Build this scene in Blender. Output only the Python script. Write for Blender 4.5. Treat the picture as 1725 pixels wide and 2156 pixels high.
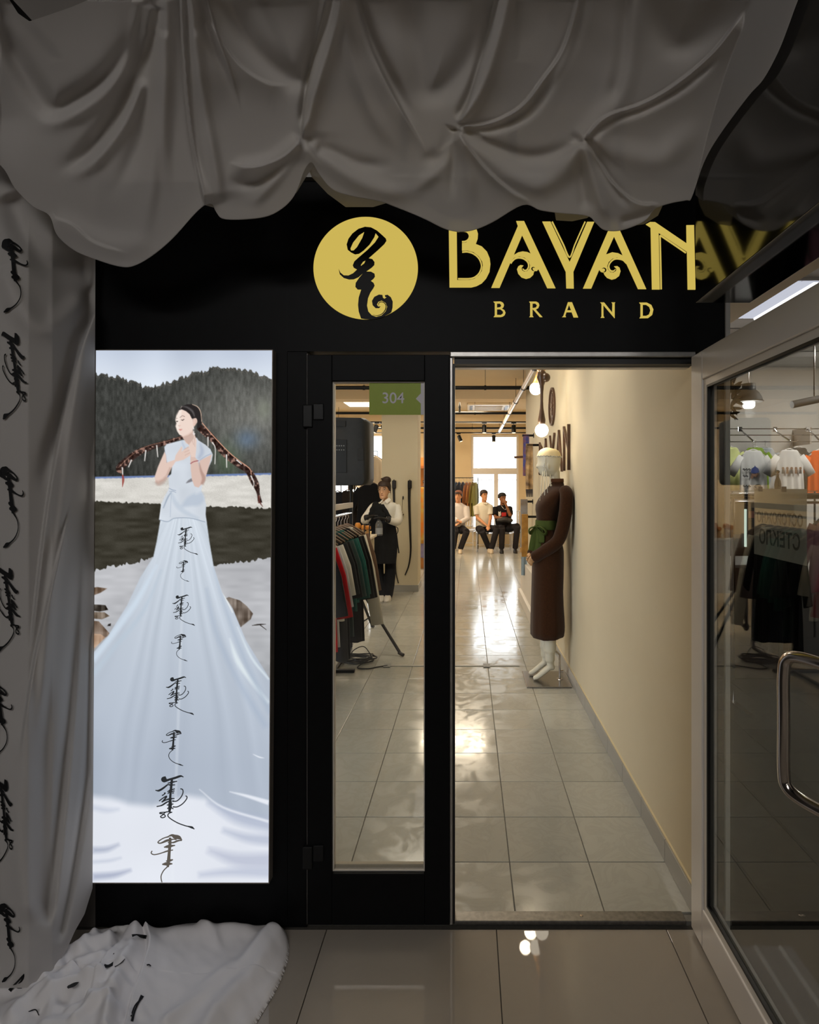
import bpy, bmesh, math, random
import numpy as np
from mathutils import Vector, Matrix

for o in list(bpy.data.objects):
    bpy.data.objects.remove(o, do_unlink=True)
SC = bpy.context.scene
C = SC.collection
random.seed(7)

# ------------------------------------------------------------------ camera
F = 1233.0                  # focal length in pixels of the 1725 x 2156 frame
PX, PY = 986.0, 1026.0      # vanishing point of the shop's depth lines
CAMZ = 1.55
cd = bpy.data.cameras.new('camera')
cam = bpy.data.objects.new('camera', cd)
C.objects.link(cam)
cam.location = (0, 0, CAMZ)
cam.rotation_euler = (math.pi / 2, 0, 0)
cd.sensor_fit = 'HORIZONTAL'
cd.sensor_width = 36.0
cd.lens = 36.0 * F / 1725.0
cd.shift_x = (862.5 - PX) / 1725.0
cd.shift_y = -(1078.0 - PY) / 1725.0
cd.clip_start = 0.05
cd.clip_end = 200
SC.camera = cam

# ------------------------------------------------------------------ world, lights, exposure
w = bpy.data.worlds.new('overcast_sky')
SC.world = w
w.use_nodes = True
bg = w.node_tree.nodes['Background']
bg.inputs[0].default_value = (0.93, 0.97, 1.0, 1)
bg.inputs[1].default_value = 7.0
vs = SC.view_settings
vs.view_transform = 'Standard'
vs.look = 'None'
vs.exposure = 0.0
vs.gamma = 1.0
vs.use_curve_mapping = False
SC.display_settings.display_device = 'sRGB'

def area(name, loc, rot, sx, sy, power, col=(1, 1, 1), portal=False, spread=180):
    l = bpy.data.lights.new(name, 'AREA')
    l.shape = 'RECTANGLE'
    l.size, l.size_y = sx, sy
    l.energy = power
    l.color = col
    l.spread = math.radians(spread)
    if portal:
        l.cycles.is_portal = True
    o = bpy.data.objects.new(name, l)
    o.location = loc
    o.rotation_euler = [math.radians(a) for a in rot]
    C.objects.link(o)
    return o

# daylight portals in the two back windows of the shop
area('window_portal', (0.71, 15.62, 1.7), (90, 0, 180), 1.24, 2.6, 1, portal=True)
area('window_portal', (-2.9, 15.62, 1.95), (90, 0, 180), 1.7, 2.0, 1, portal=True)
# mall corridor ceiling lamps behind the viewpoint, then one light added at the right
area('corridor_light', (-0.8, -1.7, 3.2), (28, 0, 0), 2.0, 0.5, 42, (1.0, 0.975, 0.95))
area('corridor_light', (0.4, -4.6, 3.2), (30, 0, 0), 2.4, 0.6, 40, (1.0, 0.97, 0.94))
area('corridor_light', (3.0, -0.6, 3.2), (0, 0, 0), 0.6, 1.2, 14, (1.0, 0.97, 0.94))  # added unseen light, brightens the warning sheet and the neighbour's side
# shop ceiling lamps above the front part of the room
area('shop_lamp', (-0.55, 3.6, 3.17), (0, 0, 0), 0.6, 0.6, 9, (1.0, 0.94, 0.84))
area('shop_lamp', (-0.6, 6.6, 3.17), (0, 0, 0), 0.6, 1.2, 34, (1.0, 0.90, 0.74))
area('shop_lamp', (-2.9, 6.0, 3.17), (0, 0, 0), 0.6, 1.2, 34, (1.0, 0.88, 0.70))
area('shop_lamp', (-0.3, 10.8, 3.17), (0, 0, 0), 1.2, 1.2, 120, (1.0, 0.84, 0.62))
area('shop_lamp', (-2.2, 13.6, 3.17), (0, 0, 0), 1.0, 0.6, 110, (1.0, 0.84, 0.62))
# wall-washing ceiling spots along the right wall
for sy, sp in ((3.5, 26), (4.75, 22)):
    l = bpy.data.lights.new('wall_spot', 'SPOT'); l.energy = sp; l.color = (1.0, 0.9, 0.74)
    l.spot_size = math.radians(62); l.spot_blend = 0.7; l.shadow_soft_size = 0.05
    o = bpy.data.objects.new('wall_spot', l); o.location = (0.30, sy, 3.16)
    o.rotation_euler = (0, math.radians(-20), 0); C.objects.link(o)
# neighbouring shop
area('neighbour_lamp', (5.3, 6.6, 3.38), (0, 0, 0), 0.6, 1.2, 105, (1.0, 0.97, 0.93))

# ------------------------------------------------------------------ helpers
def P(px, py, d):
    """photo pixel at distance d from the viewpoint -> point in the room"""
    return Vector(((px - PX) * d / F, d, CAMZ - (py - PY) * d / F))

def PF(px, py, z=0.0):
    """photo pixel on a horizontal plane at height z -> point in the room"""
    d = F * (CAMZ - z) / (py - PY)
    return P(px, py, d)

def s2l(c):
    if isinstance(c, str):
        c = [int(c[i:i + 2], 16) for i in (0, 2, 4)]
    r = []
    for v in c[:3]:
        v = v / 255.0
        r.append(v / 12.92 if v <= 0.04045 else ((v + 0.055) / 1.055) ** 2.4)
    return tuple(r)

MATS = {}
def mat(name, col, rough=0.5, metal=0.0, spec=0.5, emit=0.0, noise=None, bump=None,
        coat=0.0, trans=0.0, alpha=1.0, sheen=0.0, wave=None):
    """procedural material: colour broken up by noise, optional fine relief"""
    if name in MATS:
        return MATS[name]
    m = bpy.data.materials.new(name)
    m.use_nodes = True
    nt = m.node_tree
    b = nt.nodes['Principled BSDF']
    c = s2l(col)
    b.inputs['Base Color'].default_value = (*c, 1)
    b.inputs['Roughness'].default_value = rough
    b.inputs['Metallic'].default_value = metal
    b.inputs['Specular IOR Level'].default_value = spec
    b.inputs['Coat Weight'].default_value = coat
    b.inputs['Sheen Weight'].default_value = sheen
    b.inputs['Transmission Weight'].default_value = trans
    b.inputs['Alpha'].default_value = alpha
    if emit:
        b.inputs['Emission Color'].default_value = (*c, 1)
        b.inputs['Emission Strength'].default_value = emit
    tc = nt.nodes.new('ShaderNodeTexCoord')
    if noise:
        sc, amt, col2 = noise
        n = nt.nodes.new('ShaderNodeTexNoise')
        n.inputs['Scale'].default_value = sc
        n.inputs['Detail'].default_value = 5
        nt.links.new(tc.outputs['Object'], n.inputs['Vector'])
        mx = nt.nodes.new('ShaderNodeMix')
        mx.data_type = 'RGBA'
        rp = nt.nodes.new('ShaderNodeMapRange')
        rp.inputs[1].default_value = 0.35
        rp.inputs[2].default_value = 0.65
        rp.inputs[4].default_value = amt
        nt.links.new(n.outputs['Fac'], rp.inputs[0])
        nt.links.new(rp.outputs[0], mx.inputs['Factor'])
        mx.inputs['A'].default_value = (*c, 1)
        mx.inputs['B'].default_value = (*s2l(col2), 1)
        nt.links.new(mx.outputs['Result'], b.inputs['Base Color'])
    if bump:
        sc, st = bump
        n = nt.nodes.new('ShaderNodeTexNoise')
        n.inputs['Scale'].default_value = sc
        n.inputs['Detail'].default_value = 3
        nt.links.new(tc.outputs['Object'], n.inputs['Vector'])
        bp = nt.nodes.new('ShaderNodeBump')
        bp.inputs['Strength'].default_value = st
        bp.inputs['Distance'].default_value = 0.005
        nt.links.new(n.outputs['Fac'], bp.inputs['Height'])
        nt.links.new(bp.outputs['Normal'], b.inputs['Normal'])
    MATS[name] = m
    return m

def emission_mat(name, col, strength):
    if name in MATS:
        return MATS[name]
    m = bpy.data.materials.new(name)
    m.use_nodes = True
    nt = m.node_tree
    nt.nodes.clear()
    e = nt.nodes.new('ShaderNodeEmission')
    e.inputs[0].default_value = (*s2l(col), 1)
    e.inputs[1].default_value = strength
    out = nt.nodes.new('ShaderNodeOutputMaterial')
    nt.links.new(e.outputs[0], out.inputs[0])
    MATS[name] = m
    return m

def glass_mat(name, tint=(0.93, 0.95, 0.94), refl=1.0, ior=1.5, rough=0.0, opaque=0.0, ocol=(0.6, 0.6, 0.6)):
    """clear sheet glass: Fresnel mirror over a tinted clear body"""
    if name in MATS:
        return MATS[name]
    m = bpy.data.materials.new(name)
    m.use_nodes = True
    nt = m.node_tree
    nt.nodes.clear()
    t = nt.nodes.new('ShaderNodeBsdfTransparent')
    t.inputs[0].default_value = (*tint, 1)
    g = nt.nodes.new('ShaderNodeBsdfGlossy')
    g.inputs['Roughness'].default_value = rough
    g.inputs[0].default_value = (refl, refl, refl, 1)
    fr = nt.nodes.new('ShaderNodeFresnel')
    # the sheet has two faces: keep the same mirror strength on its far face
    ge = nt.nodes.new('ShaderNodeNewGeometry')
    mr = nt.nodes.new('ShaderNodeMapRange')
    mr.inputs[3].default_value = ior
    mr.inputs[4].default_value = 1.0 / ior
    nt.links.new(ge.outputs['Backfacing'], mr.inputs[0])
    nt.links.new(mr.outputs[0], fr.inputs[0])
    mx = nt.nodes.new('ShaderNodeMixShader')
    nt.links.new(fr.outputs[0], mx.inputs[0])
    last = t
    if opaque:
        df = nt.nodes.new('ShaderNodeBsdfDiffuse')
        df.inputs[0].default_value = (*ocol, 1)
        m2 = nt.nodes.new('ShaderNodeMixShader')
        m2.inputs[0].default_value = opaque
        nt.links.new(t.outputs[0], m2.inputs[1])
        nt.links.new(df.outputs[0], m2.inputs[2])
        last = m2
    nt.links.new(last.outputs[0], mx.inputs[1])
    nt.links.new(g.outputs[0], mx.inputs[2])
    out = nt.nodes.new('ShaderNodeOutputMaterial')
    nt.links.new(mx.outputs[0], out.inputs[0])
    MATS[name] = m
    return m

def voile_mat(name, col, see=0.12, trl=0.35, weave=900):
    """thin woven cloth: diffuse front, light passing through, a little see-through"""
    if name in MATS:
        return MATS[name]
    m = bpy.data.materials.new(name)
    m.use_nodes = True
    nt = m.node_tree
    nt.nodes.clear()
    c = s2l(col)
    d = nt.nodes.new('ShaderNodeBsdfDiffuse')
    d.inputs[0].default_value = (*c, 1)
    tr = nt.nodes.new('ShaderNodeBsdfTranslucent')
    tr.inputs[0].default_value = (*c, 1)
    tp = nt.nodes.new('ShaderNodeBsdfTransparent')
    tc = nt.nodes.new('ShaderNodeTexCoord')
    n = nt.nodes.new('ShaderNodeTexNoise')
    n.inputs['Scale'].default_value = weave
    nt.links.new(tc.outputs['Object'], n.inputs['Vector'])
    bp = nt.nodes.new('ShaderNodeBump')
    bp.inputs['Strength'].default_value = 0.06
    bp.inputs['Distance'].default_value = 0.001
    nt.links.new(n.outputs['Fac'], bp.inputs['Height'])
    nt.links.new(bp.outputs['Normal'], d.inputs['Normal'])
    m1 = nt.nodes.new('ShaderNodeMixShader')
    m1.inputs[0].default_value = trl
    nt.links.new(d.outputs[0], m1.inputs[1])
    nt.links.new(tr.outputs[0], m1.inputs[2])
    m2 = nt.nodes.new('ShaderNodeMixShader')
    m2.inputs[0].default_value = see
    nt.links.new(m1.outputs[0], m2.inputs[1])
    nt.links.new(tp.outputs[0], m2.inputs[2])
    out = nt.nodes.new('ShaderNodeOutputMaterial')
    nt.links.new(m2.outputs[0], out.inputs[0])
    MATS[name] = m
    return m

def tag(o, label=None, cat=None, group=None, kind=None):
    if label: o['label'] = label
    if cat: o['category'] = cat
    if group: o['group'] = group
    if kind: o['kind'] = kind
    return o

def thing(name, label, cat, loc=(0, 0, 0), group=None, rz=0.0):
    o = bpy.data.objects.new(name, None)
    o.empty_display_size = 0.05
    o.location = loc
    o.rotation_euler[2] = rz
    C.objects.link(o)
    return tag(o, label, cat, group)

def struct(name, label=None, loc=(0, 0, 0)):
    o = bpy.data.objects.new(name, None)
    o.location = loc
    C.objects.link(o)
    o['kind'] = 'structure'
    if label: o['label'] = label
    return o

def world_loc(o):
    v = Vector((0, 0, 0))
    while o is not None:
        v = v + Vector(o.location)
        o = o.parent
    return v

def link_mesh(name, me, m, parent=None, local=False):
    """link a mesh given in room coordinates (or in the parent's own when local)"""
    o = bpy.data.objects.new(name, me)
    if m is not None:
        me.materials.clear()
        me.materials.append(m)
    C.objects.link(o)
    if parent is not None:
        if not local:
            off = world_loc(parent)
            me.transform(Matrix.Translation(-off))
        o.parent = parent
    return o

class MB:
    """collects shapes into one mesh"""
    def __init__(self):
        self.v = []
        self.f = []
    def add(self, vs, fs):
        n = len(self.v)
        self.v += [tuple(p) for p in vs]
        self.f += [[n + i for i in f] for f in fs]
        return self
    def box(self, a, b):
        x0, x1 = sorted((a[0], b[0])); y0, y1 = sorted((a[1], b[1])); z0, z1 = sorted((a[2], b[2]))
        return self.add([(x0, y0, z0), (x1, y0, z0), (x1, y1, z0), (x0, y1, z0),
                         (x0, y0, z1), (x1, y0, z1), (x1, y1, z1), (x0, y1, z1)],
                        [(0, 3, 2, 1), (4, 5, 6, 7), (0, 1, 5, 4), (1, 2, 6, 5), (2, 3, 7, 6), (3, 0, 4, 7)])
    def cbox(self, a, b, c=0.004):
        """box with chamfered edges"""
        bm = bmesh.new()
        bmesh.ops.create_cube(bm, size=1.0)
        for v in bm.verts:
            v.co = Vector([(a[i] + b[i]) / 2 + v.co[i] * abs(b[i] - a[i]) for i in range(3)])
        bmesh.ops.bevel(bm, geom=bm.edges[:], offset=min(c, min(abs(b[i] - a[i]) for i in range(3)) * 0.45), segments=2, affect='EDGES', profile=0.5)
        bm.verts.index_update()
        self.add([v.co for v in bm.verts], [[v.index for v in f.verts] for f in bm.faces])
        bm.free()
        return self
    def tube(self, pts, r, n=10, caps=True, flat=1.0, up=None):
        """tube along a line; r number or list; flat squeezes across `up`"""
        pts = [Vector(p) for p in pts]
        rs = r if isinstance(r, (list, tuple)) else [r] * len(pts)
        rings = []
        prev = None
        for i, p in enumerate(pts):
            if i == 0: t = pts[1] - pts[0]
            elif i == len(pts) - 1: t = pts[-1] - pts[-2]
            else: t = (pts[i + 1] - p).normalized() + (p - pts[i - 1]).normalized()
            if t.length < 1e-9: t = Vector((0, 0, 1))
            t.normalize()
            if prev is None:
                u = Vector(up) if up is not None else (Vector((0, 0, 1)) if abs(t.z) < 0.9 else Vector((0, 1, 0)))
            else:
                u = prev
            u = (u - t * u.dot(t))
            if u.length < 1e-6:
                u = Vector((1, 0, 0)) - t * t.x
            u.normalize()
            prev = u
            wv = t.cross(u)
            rings.append([p + (u * math.cos(a) * flat + wv * math.sin(a)) * rs[i] for a in [2 * math.pi * k / n for k in range(n)]])
        return self.rings(rings, caps)
    def rings(self, rings, caps=True):
        n = len(rings[0])
        vs = [q for r in rings for q in r]
        fs = []
        for i in range(len(rings) - 1):
            for k in range(n):
                k2 = (k + 1) % n
                fs.append((i * n + k, i * n + k2, (i + 1) * n + k2, (i + 1) * n + k))
        if caps:
            fs.append(tuple(reversed(range(n))))
            fs.append(tuple(range((len(rings) - 1) * n, len(rings) * n)))
        return self.add(vs, fs)
    def lathe(self, c, prof, n=20, axis=(0, 0, 1)):
        """profile [(r, h)] turned round an axis through c"""
        ax = Vector(axis).normalized()
        u = Vector((1, 0, 0)) if abs(ax.x) < 0.9 else Vector((0, 1, 0))
        u = (u - ax * u.dot(ax)).normalized()
        wv = ax.cross(u)
        c = Vector(c)
        return self.rings([[c + ax * h + (u * math.cos(a) + wv * math.sin(a)) * max(r, 1e-4) for a in [2 * math.pi * k / n for k in range(n)]] for r, h in prof])
    def ball(self, c, r, n=14, sq=(1, 1, 1)):
        prof = [(math.sin(math.pi * i / (n // 2)), -math.cos(math.pi * i / (n // 2))) for i in range(n // 2 + 1)]
        c = Vector(c)
        return self.rings([[c + Vector((max(q, 1e-3) * math.cos(a) * r * sq[0], max(q, 1e-3) * math.sin(a) * r * sq[1], h * r * sq[2])) for a in [2 * math.pi * k / n for k in range(n)]] for q, h in prof])
    def prism(self, poly, y0, y1):
        """polygon in the x-z plane pushed from y0 to y1 (convex or simple)"""
        n = len(poly)
        vs = [(p[0], y0, p[1]) for p in poly] + [(p[0], y1, p[1]) for p in poly]
        fs = [tuple(range(n)), tuple(reversed(range(n, 2 * n)))]
        for i in range(n):
            j = (i + 1) % n
            fs.append((i, i + n, j + n, j))
        return self.add(vs, fs)
    def grid(self, fn, nu, nv):
        vs = [fn(i / (nu - 1), j / (nv - 1)) for j in range(nv) for i in range(nu)]
        fs = [(j * nu + i, j * nu + i + 1, (j + 1) * nu + i + 1, (j + 1) * nu + i) for j in range(nv - 1) for i in range(nu - 1)]
        return self.add(vs, fs)
    def mesh(self, name, smooth=False, fix=True):
        me = bpy.data.meshes.new(name)
        me.from_pydata([tuple(v) for v in self.v], [], self.f)
        if fix:
            bm = bmesh.new()
            bm.from_mesh(me)
            bmesh.ops.recalc_face_normals(bm, faces=bm.faces[:])
            bm.to_mesh(me)
            bm.free()
        if smooth:
            me.polygons.foreach_set('use_smooth', [True] * len(me.polygons))
            if smooth != 2:
                me.set_sharp_from_angle(angle=math.radians(40))
        me.update()
        return me
    def build(self, name, m, parent=None, smooth=False, local=False, fix=True):
        return link_mesh(name, self.mesh(name, smooth, fix), m, parent, local)

def share(o, parent, loc=None, name=None):
    """copy of one part that shares its mesh"""
    c = o.copy()
    C.objects.link(c)
    c.parent = parent
    if loc is not None:
        c.location = loc
    return c

def copy_tree(o, parent=None):
    c = o.copy()
    C.objects.link(c)
    c.parent = parent
    for ch in [q for q in o.children]:
        copy_tree(ch, c)
    return c

def catmull(pts, per=8, closed=False):
    pts = [np.array(p, float) for p in pts]
    n = len(pts)
    out = []
    rng = range(n if closed else n - 1)
    for i in rng:
        if closed:
            p0, p1, p2, p3 = pts[(i - 1) % n], pts[i], pts[(i + 1) % n], pts[(i + 2) % n]
        else:
            p0 = pts[i - 1] if i > 0 else 2 * pts[0] - pts[1]
            p1, p2 = pts[i], pts[i + 1]
            p3 = pts[i + 2] if i + 2 < n else 2 * pts[-1] - pts[-2]
        for k in range(per):
            t = k / per
            out.append(0.5 * ((2 * p1) + (-p0 + p2) * t + (2 * p0 - 5 * p1 + 4 * p2 - p3) * t * t + (-p0 + 3 * p1 - 3 * p2 + p3) * t ** 3))
    if not closed:
        out.append(pts[-1])
    return [tuple(p) for p in out]

def ribbon_poly(pts, widths, per=6):
    """brush stroke as (left, right) point lists in 2D; widths are full widths"""
    if not isinstance(widths, (list, tuple)):
        widths = [widths] * len(pts)
    q = catmull([(p[0], p[1], wd) for p, wd in zip(pts, widths)], per)
    L, R = [], []
    for i, (x, y, wd) in enumerate(q):
        a = q[max(i - 1, 0)]; b = q[min(i + 1, len(q) - 1)]
        dx, dy = b[0] - a[0], b[1] - a[1]
        l = math.hypot(dx, dy) or 1
        nx, ny = -dy / l, dx / l
        wd = max(wd, 0.02) / 2
        L.append((x + nx * wd, y + ny * wd))
        R.append((x - nx * wd, y - ny * wd))
    return L, R

def fill2d(name, loops, place, thick, m, parent=None):
    """flat shape with holes from 2D loops; place(x, y) -> (u, w) in the x-z plane, front at y=0 relative"""
    cu = bpy.data.curves.new(name, 'CURVE')
    cu.dimensions = '2D'
    cu.fill_mode = 'BOTH'
    cu.extrude = thick / 2
    for lp in loops:
        sp = cu.splines.new('POLY')
        sp.points.add(len(lp) - 1)
        for i, p in enumerate(lp):
            u, wv = place(p[0], p[1])
            sp.points[i].co = (u, wv, 0, 1)
        sp.use_cyclic_u = True
    ob = bpy.data.objects.new('tmp', cu)
    C.objects.link(ob)
    dg = bpy.context.evaluated_depsgraph_get()
    me = bpy.data.meshes.new_from_object(ob.evaluated_get(dg))
    bpy.data.objects.remove(ob, do_unlink=True)
    bpy.data.curves.remove(cu)
    return me

def flat_part(name, loops, place, y, thick, m, parent=None):
    """fill2d stood up in the x-z plane with its back at depth y (towards the viewer is -y)"""
    me = fill2d(name, loops, place, thick, m)
    me.transform(Matrix(((1, 0, 0, 0), (0, 0, -1, y - thick / 2), (0, 1, 0, 0), (0, 0, 0, 1))))
    me.name = name
    return link_mesh(name, me, m, parent)

def text_mesh(txt, size, extrude=0.0005, bold=0.0):
    cu = bpy.data.curves.new('txt', 'FONT')
    cu.body = txt
    cu.size = size
    cu.extrude = extrude
    cu.offset = bold
    cu.align_x = 'CENTER'
    cu.align_y = 'CENTER'
    ob = bpy.data.objects.new('tmp', cu)
    C.objects.link(ob)
    dg = bpy.context.evaluated_depsgraph_get()
    me = bpy.data.meshes.new_from_object(ob.evaluated_get(dg))
    bpy.data.objects.remove(ob, do_unlink=True)
    return me

def fused(mb, name, m, parent=None, voxel=0.012, smooth=6, local=False):
    """melt overlapping volumes into one continuous skin"""
    me = mb.mesh(name)
    ob = bpy.data.objects.new('tmp', me)
    C.objects.link(ob)
    r = ob.modifiers.new('r', 'REMESH')
    r.mode = 'VOXEL'
    r.voxel_size = voxel
    if smooth:
        s = ob.modifiers.new('s', 'SMOOTH')
        s.factor = 0.5
        s.iterations = smooth
    dg = bpy.context.evaluated_depsgraph_get()
    m2 = bpy.data.meshes.new_from_object(ob.evaluated_get(dg))
    bpy.data.objects.remove(ob, do_unlink=True)
    bpy.data.meshes.remove(me)
    m2.polygons.foreach_set('use_smooth', [True] * len(m2.polygons))
    m2.name = name
    return link_mesh(name, m2, m, parent, local)

FY = 2.08                                   # the shop front stands in this plane
def fx(px): return (px - PX) * FY / F
def fz(py): return CAMZ - (py - PY) * FY / F

# ================================================================== the setting
def tile_mat(name, col, vein, rough, amt, scale, spec=0.5):
    m = bpy.data.materials.new(name)
    m.use_nodes = True
    nt = m.node_tree
    b = nt.nodes['Principled BSDF']
    tc = nt.nodes.new('ShaderNodeTexCoord')
    oi = nt.nodes.new('ShaderNodeObjectInfo')
    sc = nt.nodes.new('ShaderNodeVectorMath'); sc.operation = 'SCALE'
    cmb = nt.nodes.new('ShaderNodeCombineXYZ')
    nt.links.new(oi.outputs['Random'], cmb.inputs[0])
    nt.links.new(oi.outputs['Random'], cmb.inputs[2])
    nt.links.new(cmb.outputs[0], sc.inputs[0]); sc.inputs['Scale'].default_value = 37.0
    ad = nt.nodes.new('ShaderNodeVectorMath'); ad.operation = 'ADD'
    nt.links.new(tc.outputs['Object'], ad.inputs[0])
    nt.links.new(sc.outputs[0], ad.inputs[1])
    n = nt.nodes.new('ShaderNodeTexNoise')
    n.inputs['Scale'].default_value = scale
    n.inputs['Detail'].default_value = 8
    n.inputs['Roughness'].default_value = 0.62
    n.inputs['Distortion'].default_value = 1.6
    nt.links.new(ad.outputs[0], n.inputs['Vector'])
    # thin veins where the noise crosses its middle value
    s1 = nt.nodes.new('ShaderNodeMath'); s1.operation = 'SUBTRACT'; s1.inputs[1].default_value = 0.5
    s2 = nt.nodes.new('ShaderNodeMath'); s2.operation = 'ABSOLUTE'
    mr = nt.nodes.new('ShaderNodeMapRange'); mr.inputs[1].default_value = 0.0; mr.inputs[2].default_value = 0.07
    mr.inputs[3].default_value = amt; mr.inputs[4].default_value = 0.0
    nt.links.new(n.outputs['Fac'], s1.inputs[0]); nt.links.new(s1.outputs[0], s2.inputs[0]); nt.links.new(s2.outputs[0], mr.inputs[0])
    mx = nt.nodes.new('ShaderNodeMix'); mx.data_type = 'RGBA'
    mx.inputs['A'].default_value = (*s2l(col), 1); mx.inputs['B'].default_value = (*s2l(vein), 1)
    nt.links.new(mr.outputs[0], mx.inputs['Factor'])
    br = nt.nodes.new('ShaderNodeMapRange'); br.inputs[3].default_value = 0.94; br.inputs[4].default_value = 1.05
    nt.links.new(oi.outputs['Random'], br.inputs[0])
    ml = nt.nodes.new('ShaderNodeMix'); ml.data_type = 'RGBA'; ml.blend_type = 'MULTIPLY'; ml.inputs['Factor'].default_value = 1
    nt.links.new(mx.outputs['Result'], ml.inputs['A']); nt.links.new(br.outputs[0], ml.inputs['B'])
    nt.links.new(ml.outputs['Result'], b.inputs['Base Color'])
    rr = nt.nodes.new('ShaderNodeMapRange'); rr.inputs[1].default_value = 0.4; rr.inputs[2].default_value = 0.6
    rr.inputs[3].default_value = rough[0]; rr.inputs[4].default_value = rough[1]
    nt.links.new(n.outputs['Fac'], rr.inputs[0]); nt.links.new(rr.outputs[0], b.inputs['Roughness'])
    b.inputs['Specular IOR Level'].default_value = spec
    MATS[name] = m
    return m

M_TILE = tile_mat('grey_marbled_tile', 'A4A39B', '858379', (0.08, 0.22), 0.20, 6.0, 0.55)
M_SKIRT = mat('grey_skirting_tile', '95938d', 0.35, noise=(4, 0.15, '8d8b85'))
M_CTILE = tile_mat('beige_polished_tile', '948B80', '8a8177', (0.018, 0.035), 0.12, 4.0, 0.25)
M_GROUT = mat('grout', '6f6c66', 0.9, noise=(60, 0.5, '85827a'))
M_CGROUT = mat('dark_grout', '3c3832', 0.9, noise=(60, 0.5, '4a463f'))
M_BLACK = mat('matt_black_panel', '0a0a0b', 0.5, spec=0.12, noise=(30, 0.3, '111112'))
M_CREAM = mat('cream_wall_paint', 'C9BEA4', 0.75, spec=0.25, noise=(3, 0.35, 'C1B59A'), bump=(220, 0.06))
M_TAN = mat('tan_wall_paint', 'DCC6A0', 0.8, spec=0.2, noise=(3, 0.35, 'D4BC94'))
M_CEIL = mat('shop_ceiling_paint', 'E2CFAE', 0.85, spec=0.2, noise=(2, 0.3, 'DAC6A4'))
M_DARKCEIL = mat('dark_corridor_ceiling', '080807', 0.95, spec=0.03, noise=(5, 0.4, '0c0c0b'))
M_CORWALL = mat('dark_corridor_wall', '4a4642', 0.85, spec=0.2, noise=(4, 0.4, '524d48'))
M_ALU = mat('brushed_aluminium', 'A9A6A2', 0.35, metal=0.85, noise=(40, 0.4, '8f8c88'))
M_WHITEALU = mat('white_coated_aluminium', 'D2CDC8', 0.28, spec=0.5, noise=(6, 0.25, 'C8C3BE'))
M_BLKRUB = mat('black_rubber_gasket', '070707', 0.5)
M_WHITE = mat('white_wall_paint', 'D9D4CD', 0.7, spec=0.3, noise=(3, 0.3, 'CFCAC2'))
M_BLKMET = mat('black_metal', '141414', 0.4, metal=0.5, noise=(50, 0.3, '1c1c1c'))
M_CHROME = mat('chrome', 'C9C9CB', 0.10, metal=1.0, noise=(20, 0.2, 'BDBDC0'))
M_STEEL = mat('stainless_steel', 'B5ADA6', 0.16, metal=1.0, noise=(30, 0.2, 'A69E98'))

# ---- shop floor: slab, the separate tiles of the front, procedural tiling far back
TX0, TS, TY0, TSY = 0.1716, 0.327, 2.423, 0.3312
fl = struct('floor', 'shop floor of grey marbled square tiles')
MB().box((-4.6, 2.10, -0.14), (2.6, 15.6, -0.006)).build('floor_slab', M_GROUT, fl)
base = MB().cbox((-TS / 2 + 0.002, -TSY / 2 + 0.002, -0.008), (TS / 2 - 0.002, TSY / 2 - 0.002, 0.0), 0.0015).mesh('tile')
base.materials.append(M_TILE)
cutm = MB().cbox((-TS / 2 + 0.002, -0.142, -0.008), (TS / 2 - 0.002, 0.142, 0.0), 0.0015).mesh('tile')
cutm.materials.append(M_TILE)
def put(me, name, loc, parent):
    o = bpy.data.objects.new(name, me)
    o.location = loc
    C.objects.link(o)
    o.parent = parent
    return o
NROW = 19
XEND = TX0 - 7 * TS
for r in range(-1, NROW):
    for k in range(-7, 2):
        cx = TX0 + (k + 0.5) * TS
        if r < 0:
            put(cutm, 'tile', (cx, TY0 - 0.144, 0), fl)
        else:
            put(base, 'tile', (cx, TY0 + (r + 0.5) * TSY, 0), fl)
YEND = TY0 + NROW * TSY
def tiled_far_mat():
    m = bpy.data.materials.new('far_tiling')
    m.use_nodes = True
    nt = m.node_tree
    b = nt.nodes['Principled BSDF']
    tc = nt.nodes.new('ShaderNodeTexCoord')
    mp = nt.nodes.new('ShaderNodeMapping')
    mp.inputs['Location'].default_value = (-TX0, -TY0, 0)
    nt.links.new(tc.outputs['Object'], mp.inputs['Vector'])
    bk = nt.nodes.new('ShaderNodeTexBrick')
    bk.offset = 0.0
    bk.inputs['Color1'].default_value = (*s2l('A4A39B'), 1)
    bk.inputs['Color2'].default_value = (*s2l('9E9D95'), 1)
    bk.inputs['Mortar'].default_value = (*s2l('6f6c66'), 1)
    bk.inputs['Scale'].default_value = 1.0
    bk.inputs['Mortar Size'].default_value = 0.003
    bk.inputs['Brick Width'].default_value = TS
    bk.inputs['Row Height'].default_value = TSY
    nt.links.new(mp.outputs[0], bk.inputs['Vector'])
    nt.links.new(bk.outputs['Color'], b.inputs['Base Color'])
    b.inputs['Roughness'].default_value = 0.16
    b.inputs['Specular IOR Level'].default_value = 0.55
    return m
M_FAR = tiled_far_mat()
MB().box((-4.6, YEND, -0.006), (2.6, 15.6, 0.0)).build('far_tiling', M_FAR, fl)
MB().box((-4.6, 2.13, -0.006), (XEND, YEND, 0.0)).build('side_tiling', M_FAR, fl)

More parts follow.
